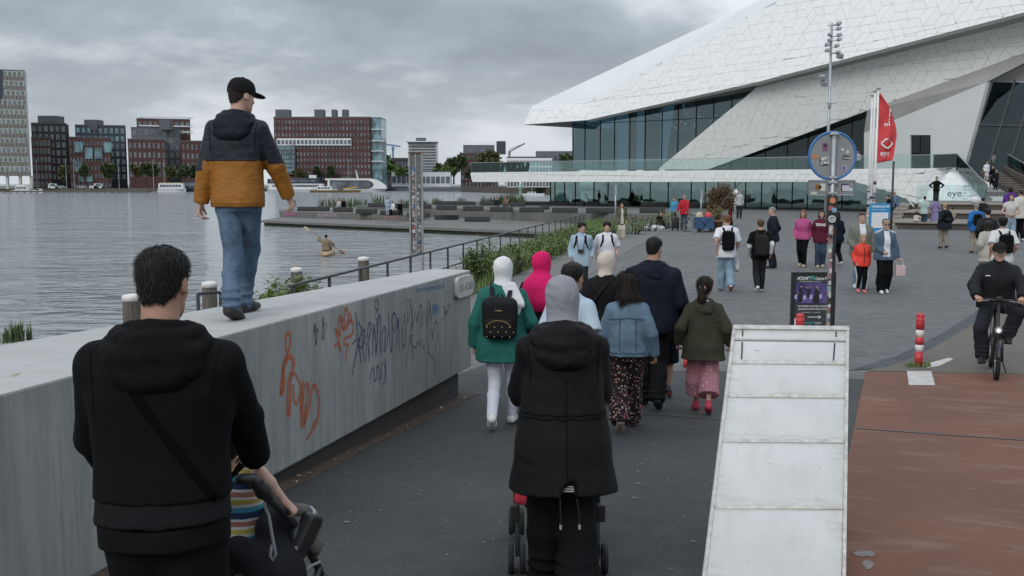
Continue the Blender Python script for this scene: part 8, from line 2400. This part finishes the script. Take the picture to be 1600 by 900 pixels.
for h_,a_ in((f.hipL,f.ankL),(f.hipR,f.ankR)):MB().bar(h_+V(np.sign(h_[0])*.12,0,0),a_+V(np.sign(h_[0])*.085,0,.05),.035,.035).build('side_stripe',K(.5,.03,.04),root)
guy('person in pale grey top standing behind the globe lamp near the museum glass',1156,297,d=72,rot=180,skin_t='light',fk={},top=dict(o=.04,hem=-.1),top_m=K(.42,.42,.45),legs={},legs_m=CHAR,shoes=SH_B,hair=dict(style='short'),hair_m=H_BRN)
root,f=guy('young man in white t shirt and light jeans with black backpack walking away',1134,334,yf=455,rot=-4,skin_t='light',bulk=1.05,fk=dict(walk=.75),top=dict(o=.04,hem=-.12,sleeve=.46,sl=.036),top_m=K(.66,.66,.70,var=.04),legs=dict(o=.014,loose=.035),legs_m=DEN_L,shoes=SH_W,sole=plain('tan sole',(.30,.13,.08),.8),hair=dict(style='short',o=.010),hair_m=H_RED,names=dict(top='t_shirt'))
backpack('plain black backpack on the young man in white t shirt',root,f,BLK,.016,w=.14,h=.22)
g=thing('carrier_bag','white cloth bag carried by the young man in white t shirt','bag',root.location,root.rotation_euler[2])
link('bag_body',Sdf().cone(f.wrR+V(.02,.0,-.10),f.wrR+V(.03,.02,-.42),.035,.10,side=V(0,1,0),fl=.5).ell(f.wrR+V(.03,.02,-.36),V(.07,.12,.16),k=.05).build(.016,(.006,20,2)),g,WHT)
root,f=guy('boy in black t shirt over white sleeves with large black backpack walking away',1186,341,yf=456,rot=-6,skin_t='light',fk=dict(walk=-.7),shirt=dict(o=.014,hem=.1,sl=.014),shirt_m=K(.6,.6,.62),top=dict(o=.036,hem=-.10,sleeve=.42,sl=.034),top_m=BLK,legs=dict(loose=.012),legs_m=K(.02,.021,.024),shoes=SH_W,sole=SH_W,hair=dict(style='short',o=.012),hair_m=hairm((.10,.055,.03)),names=dict(top='t_shirt'))
backpack('large black backpack with green patch on the boy in black t shirt',root,f,K(.02,.02,.021),.016,w=.15,h=.24,dep=.09)
guy('man in dark navy jacket and trousers standing in profile on the square',1206,323,yf=419,rot=62,skin_t='light',bulk=1.1,face=True,fk=dict(head=(R_(20),0,0)),top=dict(o=.035,hem=-.14,sl=.022),top_m=K(.014,.018,.026),legs=dict(loose=.02),legs_m=K(.016,.018,.024),shoes=SH_B,hair=dict(style='short',o=.006),hair_m=H_GRY)
guy('woman in pink sweater with long auburn hair and black trousers',1253,327,yf=417,rot=150,fem=True,bulk=1.12,skin_t='light',face=True,fk=dict(walk=.3,head=(R_(10),0,0)),top=dict(o=.035,hem=-.06,sl=.026),top_m=K(.42,.085,.22),legs=dict(),legs_m=BLK,shoes=SH_TAN,hair=dict(style='long',o=.014),hair_m=H_RED,names=dict(top='sweater'))
root,f=guy('woman in maroon printed sweater and blue jeans left of the sign post',1281,328,yf=418,rot=170,fem=True,skin_t='light',face=True,fk=dict(walk=-.2),top=dict(o=.05,hem=-.14,sl=.03),top_m=K(.095,.012,.028),legs=dict(loose=.03),legs_m=DEN_D,shoes=SH_TAN,hair=dict(style='bob',o=.014),hair_m=H_DBR,names=dict(top='sweater'))
put_text('TEXAS',.11,M_['white_paint'],'sweater_lettering',root,f.T(.19,.162,f.tl-.17),(-1,0,0),(0,0,1),bold=.003,spacing=.9,extrude=.012)
guy('person in dark coat and white shoes mostly hidden behind the sign post',1306,330,yf=415,rot=10,skin_t='light',fem=True,fk=dict(walk=.5),coat=dict(o=.05,hem=-.16,flare=.08),coat_m=NAVY,legs={},legs_m=BLK,shoes=SH_W,hair=dict(style='bob'),hair_m=H_DBR)
root,f=guy('man in open sage green overshirt and jeans behind the girl in orange',1342,327,yf=451,rot=178,skin_t='light',bulk=1.1,face=True,H=1.84,fk=dict(walk=.25,arms=((-.34,.05,.86),(.20,.22,1.02))),top=dict(o=.05,hem=-.15,sl=.034),top_m=SAGE,legs=dict(loose=.02),legs_m=DEN_L,shoes=SH_W,hair=dict(style='short',o=.006),hair_m=H_BRN,names=dict(top='overshirt'))
link('white_t_shirt',g_top(f,.014,o=.058,hem=-.06,front=(.075,.05)),root,WHT)
MB().tube([f.T(-.12,.05,f.tl+.005),f.T(-.05,.17,f.tl-.14),f.T(.10,.19,f.tl-.36)],.016,5).build('shoulder_strap',BLK,root)
root,f=guy('girl in bright orange puffer jacket and striped black leggings',1345,365,yf=457,rot=180,fem=True,skin_t='light',face=True,fk=dict(walk=.15),top=dict(o=.045,hem=-.10,sl=.03,collar=.03,amp=.009),top_m=K(.68,.055,.035,rough=.6),legs=dict(o=.004,loose=0),legs_m=BLK,shoes=SH_PINK,hair=dict(style='long',o=.008),hair_m=H_BLD)
for kn,an,hp in((f.kneeL,f.ankL,f.hipL),(f.kneeR,f.ankR,f.hipR)):
 sg=np.sign(hp[0]);MB().bar(hp+V(sg*.072,.0,-.1),kn+V(sg*.062,0,0),.02,.02).bar(kn+V(sg*.062,0,0),an+V(sg*.048,0,.02),.02,.02).build('side_stripe',WHT,root)
MB().tube([f.T(0,.142,-.05),f.T(0,.165,f.tl*.5),f.T(0,.13,f.tl-.03)],.006,5).build('zip',CHAR,root)
root,f=guy('blonde woman in sunglasses, denim jacket and black trousers holding a pink bag',1380,343,yf=458,rot=176,fem=True,skin_t='light',bulk=1.1,face=True,glasses=True,fk=dict(walk=-.25,arms=((-.30,.04,.82),(.10,.24,.98))),top=dict(o=.05,hem=-.10,sl=.03,collar=.02),top_m=denim((.055,.092,.135),.5),legs=dict(loose=.045),legs_m=BLK,shoes=SH_W,sole=SH_W,hair=dict(style='short',o=.014),hair_m=H_BLD,names=dict(top='denim_jacket'))
link('white_t_shirt',g_top(f,.014,o=.058,hem=-.02,front=(.06,.085)),root,WHT)
g=thing('paper_bag','pale pink paper carrier bag hanging beside the woman in denim','bag',root.location,root.rotation_euler[2])
bc=f.wrL+V(-.06,.0,-.30);MB().rbox(bc,(.22,.09,.24),.008).build('bag_body',plain('pale pink paper',(.55,.40,.42),.6),g);MB().tube([bc+V(-.06,0,.12),bc+V(-.04,0,.26),bc+V(.05,0,.27),bc+V(.07,0,.12)],.006,5).build('handle',M_['white_paint'],g)
guy('person in pale grey jacket walking close behind the woman in denim',1386,346,d=24.2,rot=178,H=1.70,skin_t='light',fk=dict(walk=.3),top=dict(o=.05,hem=-.14,sl=.03),top_m=K(.40,.42,.42),legs=dict(loose=.02),legs_m=DEN_D,shoes=SH_W,hair=dict(style='short'),hair_m=H_BRN)
root,f=guy('woman in dark jacket and beige trousers with black backpack facing the steps',1474,317,yf=388,rot=4,fem=True,bulk=1.2,skin_t='light',fk=dict(walk=.3),top=dict(o=.06,hem=-.16,sl=.035),top_m=K(.016,.022,.03),legs=dict(),legs_m=K(.23,.20,.17),shoes=SH_B,hair=dict(style='short',o=.014),hair_m=H_BLD)
backpack('black backpack with grey pocket on the woman in dark jacket',root,f,BLK,.024,w=.15,h=.17,pocket=CHAR)
guy('man in mint green t shirt holding a toddler by the hand',1443,306,yf=358,rot=-30,skin_t='tan',fk=dict(walk=.4,arms=((-.42,.1,.88),(.25,.0,.9))),top=dict(o=.035,sleeve=.42,hem=-.1),top_m=K(.36,.45,.42),legs=dict(loose=.02),legs_m=DEN_D,shoes=SH_TAN,hair=dict(style='short',o=.004),hair_m=H_BLK,names=dict(top='t_shirt'))
guy('toddler in cream jacket held by the man in mint green',1431,330,yf=358,rot=-20,skin_t='light',fk=dict(arms=((-.14,.05,.42),(.26,.05,.62))),top=dict(o=.03,hem=-.14),top_m=CREAM,legs={},legs_m=BLK,shoes=SH_B,hair=dict(style='bob'),hair_m=H_BRN)
guy('woman in long lavender dress beside the man in mint green',1460,306,yf=357,rot=-10,fem=True,skin_t='tan',fk=dict(walk=.2),top=dict(o=.025,hem=0),top_m=K(.22,.19,.33),skirt=dict(hem=.32,flare=.12),skirt_m=K(.22,.19,.33),shoes=SH_W,hair=dict(style='long'),hair_m=H_DBR)
guy('small child in beige coat right of the dark jacket woman',1487,323,yf=355,rot=10,skin_t='tan',fk={},top=dict(o=.04,hem=-.16),top_m=BEIGE,legs={},legs_m=BLK,shoes=SH_B,hair=dict(style='short'),hair_m=H_BLK)
guy('man in black with hands on hips standing on the steps before the glass sign',1462,286,yf=320,z=1.19,rot=150,skin_t='tan',H=1.75,fk=dict(arms=((-.23,.06,1.04),(.23,.06,1.04)),elbow=((-1,-.3,0),(1,-.3,0))),top=dict(o=.03),top_m=BLK,legs={},legs_m=CHAR,shoes=SH_B,hair=dict(style='short'),hair_m=H_BLK)
for px,lab,m,rt in((1391,'person in black sitting on the side of the steps by the dark post',BLK,60),(1400,'person in blue top sitting on the side of the steps by the dark post',K(.10,.16,.26),100)):
 p=at(px,330,62 if px<1395 else 66)
 f=Fig(1.72,hip=(0,0,.50),feet=((-.1,.42,0),(.1,.45,0)),lean=.25,arms=((-.15,.35,.62),(.15,.35,.62)))
 person(lab,p.x,p.y,.50 if px<1395 else .62,f,.03,'light',rot=rt,top=dict(o=.04),top_m=m,legs={},legs_m=NAVY,shoes=SH_B,hair=dict(style='short'),hair_m=H_BRN)
root,f=guy('person in bright blue jacket with black backpack and pale trousers',1528,322,d=36.5,rot=-8,skin_t='light',H=1.80,fk=dict(walk=.3),top=dict(o=.055,hem=-.12,sl=.035,hood=1.0),top_m=K(.02,.13,.38),legs={},legs_m=BEIGE,shoes=SH_B,hair=dict(style='short'),hair_m=H_GRY)
backpack('black backpack on the person in bright blue jacket',root,f,BLK,.026,w=.14,h=.2)
guy('man in black leather jacket walking beside the woman with long hair',1546,325,d=29,rot=-14,skin_t='light',bulk=1.1,fk=dict(walk=.3),top=dict(o=.045,hem=-.1,sl=.03),top_m=K(.016,.016,.018,rough=.5),legs={},legs_m=CHAR,shoes=SH_B,hair=dict(style='short',o=.014),hair_m=H_BLK)
guy('woman with long dark hair in loose grey beige top behind the cyclist',1549,349,d=24.5,rot=-10,fem=True,H=1.64,skin_t='light',fk=dict(walk=.2),coat=dict(o=.05,hem=-.22,flare=.04,sl=.05),coat_m=K(.38,.36,.32),legs=dict(ln=.3),legs_m=CREAM,shoes=SH_W,hair=dict(style='long',o=.016),hair_m=H_DBR,names=dict(coat='loose_top'))
root,f=guy('man in white shirt with black backpack just behind the cyclist',1571,336,d=22,rot=-6,skin_t='tan',H=1.82,fk=dict(walk=.2,head=(R_(-15),0,0)),top=dict(o=.05,hem=-.12,sleeve=.45,sl=.04),top_m=K(.60,.60,.60,var=.05),legs=dict(loose=.02),legs_m=CHAR,shoes=SH_W,hair=dict(style='fringe',o=.02),hair_m=H_BLK,names=dict(top='shirt'))
backpack('black backpack with thin straps on the man in white shirt',root,f,BLK,.016,w=.14,h=.2)
guy('woman in cropped top and light jeans holding a phone by the stairs',1581,303,d=39,rot=170,fem=True,skin_t='light',fk=dict(arms=((-.08,.25,1.32),(.08,.25,1.32)),elbow=((-1,-.2,-.6),(1,-.2,-.6))),top=dict(o=.02,hem=.12,sleeve=.2),top_m=K(.5,.48,.46),legs=dict(loose=.03),legs_m=DEN_L,shoes=SH_W,hair=dict(style='long'),hair_m=H_BRN)
guy('person in purple jacket with dark hood behind the woman with the phone',1580,292,d=46,rot=20,skin_t='brown',bulk=1.15,fk={},top=dict(o=.07,hem=-.05,sl=.04,hood=1.1),top_m=K(.085,.025,.19),legs={},legs_m=BLK,shoes=SH_B,hair=dict(style='bob',o=.03),hair_m=H_BLK)
guy('person in cream jacket at the right edge of the steps',1597,297,d=44,rot=0,skin_t='tan',fk=dict(walk=.2),top=dict(o=.06,hem=-.12,sl=.035),top_m=K(.52,.50,.46),legs=dict(loose=.02),legs_m=BLK,shoes=SH_W,hair=dict(style='short'),hair_m=H_BLK)
for px,yt,d,lab,rt,tm,lm,hm,fem in((1535,302,50,'man in dark grey jacket going up the lowest steps',0,CHAR,BLK,H_BLK,False),(1549,240,80.5,'person in grey jacket going up the stairs near the top',0,GREY,BLK,H_BLK,False),(1538,264,76.5,'man in white shirt coming down the stairs',180,WHT,K(.5,.5,.5),H_BRN,False),(1547,270,74.5,'woman in black top coming down the stairs beside white shirt',180,BLK,BLK,H_BRN,True),(1553,275,73,'boy in dark jacket coming down the stairs in front',180,NAVY,NAVY,H_BLK,False)):
 p=at(px,340,d);z=0.0 if d<52 else 1.18+(ZT-1.18)*min(1,max(0,(d-69)/13.5+.03));h=min(1.82,max(1.5,at(px,yt,d).z-z))
 f=Fig(h,female=fem,walk=.25)
 person(lab,p.x,p.y,z,f,.034,'light',rot=rt,top=dict(o=.04,hem=-.1),top_m=tm,legs={},legs_m=lm,shoes=SH_B,hair=dict(style='long' if fem else 'short'),hair_m=hm)
b_=thing('white_bundle','round white bundle on the shoulder of the man on the lowest steps','bundle',at(1524,313,49.6));link('bundle',Sdf().ell(V(0,0,0),V(.25,.2,.19)).build(.03,(.015,14,2)),b_,WHT)
guy('person in dark jacket with shoulder bag standing on the museum terrace',1480,227,d=85.5,z=ZT,H=1.68,rot=10,skin_t='tan',fk=dict(walk=.2),top=dict(o=.04),top_m=CHAR,legs={},legs_m=GREY,shoes=SH_B,hair=dict(style='short'),hair_m=H_BLK)
guy('person in pale pink top leaning at the terrace balustrade behind the round sign',1339,230,d=92,z=ZT,H=1.7,rot=150,skin_t='light',fk={},top=dict(o=.04),top_m=K(.45,.35,.38),legs={},legs_m=BLK,shoes=SH_B,hair=dict(style='short'),hair_m=H_BRN)
def sitter(lab,px,yb,z,rt,tm,lm=BLK,hm=H_DBR,fem=False,stand=False,h=1.68):
 p=on_z(px,yb,z)
 if stand:f=Fig(h,female=fem)
 else:f=Fig(h,female=fem,hip=(0,0,.50),feet=((-.1,.42,0),(.12,.40,0)),lean=.22,arms=((-.15,.36,.60),(.15,.36,.60)))
 person(lab,p.x,p.y-(.25 if not stand else 0),z+.012,f,.034,'light',rot=rt,top=dict(o=.04),top_m=tm,legs={},legs_m=lm,shoes=SH_B,hair=dict(style='long' if fem else 'short'),hair_m=hm)
sitter('lone person in black sitting at the water end of the stepped quay',461,329,-.36,60,BLK)
sitter('person in pale top sitting left in the pair on the stepped quay',531,330,-.36,150,K(.5,.45,.42),DEN_L,H_BRN,True)
sitter('person in black sitting right in the pair on the stepped quay',538,330.5,-.36,170,BLK)
sitter('person in pale blue dress standing beside the seated pair on the quay',606,337,-.36,170,K(.34,.40,.50),K(.34,.40,.5),H_BLK,True,True)
sitter('person in white and black sitting in front of the standing blue dress',616,337,-.36,140,WHT,BLK)
sitter('person in black sitting right of the standing blue dress',625,337,-.36,200,BLK,BLK)
sitter('person in grey sitting on a bench with a pale bag near the right reeds',776,331,0,170,CHAR,GREY)
sitter('person in brown sitting on the bench near the right reeds',792,329,0,150,K(.2,.13,.1),DEN_D,H_RED,True)
sitter('person in pale top sitting before the museum ground floor glass',917,322,0,60,K(.3,.35,.4),BLK)
sitter('person in black standing at the museum ground floor glass',936,322,0,100,BLK,BLK,stand=True)
kp=on_z(509,398,WATER);kd=kp.y
ky=thing('canoe','small tan wooden canoe on the open water with one paddler','canoe',(kp.x,kp.y+.6,WATER),R_(8))
d_=Sdf().ell(V(0,0,.10),V(.40,2.2,.30));d_.ell(V(0,0,.26),V(.31,1.8,.22),k=.02,mode='sub');link('hull',d_.build(.03),ky,plain('tan varnished wood',(.36,.24,.13),.5,.2,3))
f=Fig(1.75,hip=(0,0,.32),feet=((-.15,.75,.22),(.15,.75,.22)),lean=.10,knee=((-.3,.2,1),(.3,.2,1)),arms=((-.42,.35,1.02,0),(.36,.35,.55,0)),elbow=((-1,-.6,-.5),(1,-.6,-.4)),bulk=1.1)
pd=person('paddler in khaki shirt seen from behind in the tan canoe',kp.x,kp.y+.1,WATER-.05,f,.024,'tan',rot=0,top=dict(o=.05,hem=-.05,sl=.03),top_m=K(.20,.16,.10),legs={},legs_m=BEIGE,shoes=SH_B,hair=dict(style='short',o=.014),hair_m=H_BRN)
pa=thing('paddle','long wooden double paddle held by the canoe paddler','paddle',pd.location);a,b=V(-.98,.34,1.38),V(.72,.38,.22)
MB().tube([a,b],.022,6).build('shaft',M_['deck'],pa)
for q,m in((a,plain('pale blade',(.45,.38,.30),.6)),(b,plain('brown blade',(.20,.11,.06),.6))):
 dv=nrm(b-a);link('blade',Sdf().ell(q+dv*(.15 if q is b else-.15),V(.10,.02,.26),rotm(0,0,math.atan2(dv[0],dv[2]))).build(.02),pa,m)
cd=on_ground(1556,594);ob=Vector((cd.x,cd.y,cd.z))
bike=thing('folding_bicycle','black small wheeled electric bicycle ridden towards us at the right edge','bicycle',ob,R_(158))
r=.245
wheel(bike,0,0,r,tw=.034,ax='Y',n=34);wheel(bike,0,-.98,r,tw=.034,ax='Y',n=34)
fm=M_['black']
MB().tube([(0,0,r),(0,-.09,.62),(0,-.16,1.02)],.020,10).build('steering_column',fm,bike,True)
for sx in(-1,1):MB().tube([(sx*.062,0,r),(sx*.058,-.06,.50),(sx*.03,-.09,.56)],.016,8).build('fork_blade',fm,bike,True)
MB().tube([(0,-.10,.55),(0,-.42,.40),(0,-.62,.44),(0,-.98,r)],[.032,.04,.034,.02],10).build('frame',fm,bike,True)
MB().tube([(0,-.60,.42),(0,-.70,.84)],.018,8).build('seat_post',fm,bike);link('saddle',Sdf().ell(V(0,-.72,.88),V(.075,.13,.04)).build(.012),bike,fm)
MB().tube([(-.29,-.20,1.03),(-.14,-.17,1.04),(0,-.165,1.03),(.14,-.17,1.04),(.29,-.20,1.03)],.014,8).build('handlebar',fm,bike,True)
for sx in(-1,1):MB().tube([(sx*.20,-.185,1.035),(sx*.31,-.205,1.03)],.018,8).build('grip',M_['rubber'],bike);MB().tube([(sx*.12,-.14,1.03),(sx*.22,-.13,1.02)],.006,5).build('brake_lever',M_['grey_steel'],bike)
MB().rbox((0,-.13,1.06),(.07,.05,.05),.01).build('display',fm,bike)
hl=MB().lathe((0,.02,.66),[(.045,-.04),(.05,.02),(.048,.03)],16,Matrix.Rotation(R_(-90),3,'X')).build('headlight',M_['grey_steel'],bike,True)
lm_=NT('lit headlight lens');lm_.color((.7,.7,.7));lm_.b.inputs['Emission Color'].default_value=(1,1,.95,1);lm_.b.inputs['Emission Strength'].default_value=.8
MB().lathe((0,.052,.66),[(.026,0),(.02,.006)],14,Matrix.Rotation(R_(-90),3,'X')).build('lens',lm_.m,hl)
mg=[]
for i in range(9):a=R_(20+140*i/8);mg.append((0,math.cos(a)*(r+.03),r+math.sin(a)*(r+.03)))
for a,b in zip(mg[:-1],mg[1:]):pass
MB().tube(mg,.02,6).build('mudguard',fm,bike)
for i,pts in enumerate((((.05,-.16,1.0),(.09,-.06,.8),(.05,-.05,.55)),((-.05,-.16,1.0),(-.10,-.04,.85),(-.06,-.06,.6)),((.02,-.16,1.02),(.12,-.10,.9),(.06,-.3,.5)))):MB().tube(pts,.005,5).build('cable',M_['rubber'],bike)
MB().lathe((.06,-.45,.30),[(.085,-.008),(.085,.008)],18,Matrix.Rotation(R_(90),3,'Y')).build('chainring',M_['grey_steel'],bike)
for sx,z in((-1,.44),(1,.145)):
 MB().tube([(sx*.075,-.45,.30),(sx*.10,-.45+(.05 if sx<0 else-.03),z)],.012,6).build('crank',M_['grey_steel'],bike);MB().rbox((sx*.15,-.45+(.05 if sx<0 else-.03),z),(.10,.09,.022),.006).build('pedal',fm,bike)
MB().tube([(-.07,-.5,.28),(-.15,-.42,.03)],.010,6).build('kickstand',fm,bike)
f=Fig(1.74,bulk=1.12,hip=(0,-.66,.93),lean=.20,head=(R_(4),.10,0),feet=((-.14,-.40,.455,-.1,.1),(.15,-.46,.16,-.1,-.15)),arms=((-.27,-.17,1.075,0),(.27,-.17,1.075,0)),elbow=((-1,-.6,-.3),(1,-.6,-.3)),fist=.9,handdir=(((.25,.9,-.2),(0,-.3,-1)),((-.25,.9,-.2),(0,-.3,-1))),knee=((-.45,1,.2),(.35,1,.1)))
rider=person('man in black cap and dark jacket riding the small wheeled bicycle towards us',ob.x,ob.y,ob.z,f,.0095,'light',rot=158,face=True,top=dict(o=.045,hem=-.04,sl=.036,collar=.05,amp=.009,seed=41),top_m=K(.017,.018,.020,rough=.7),legs=dict(o=.012,loose=.032,amp=.009),legs_m=K(.024,.026,.032),shoes=SH_B,hair=dict(style='short',o=.006),hair_m=H_GRY,cap=K(.016,.016,.017))
MB().tube([f.T(0,.155,.02),f.T(0,.185,f.tl*.5),f.T(0,.15,f.tl-.02)],.007,5).build('zip',CHAR,rider)
MB().box(f.T(.13,.165,f.tl-.10),(.06,.004,.012)).build('chest_print',M_['white_paint'],rider)
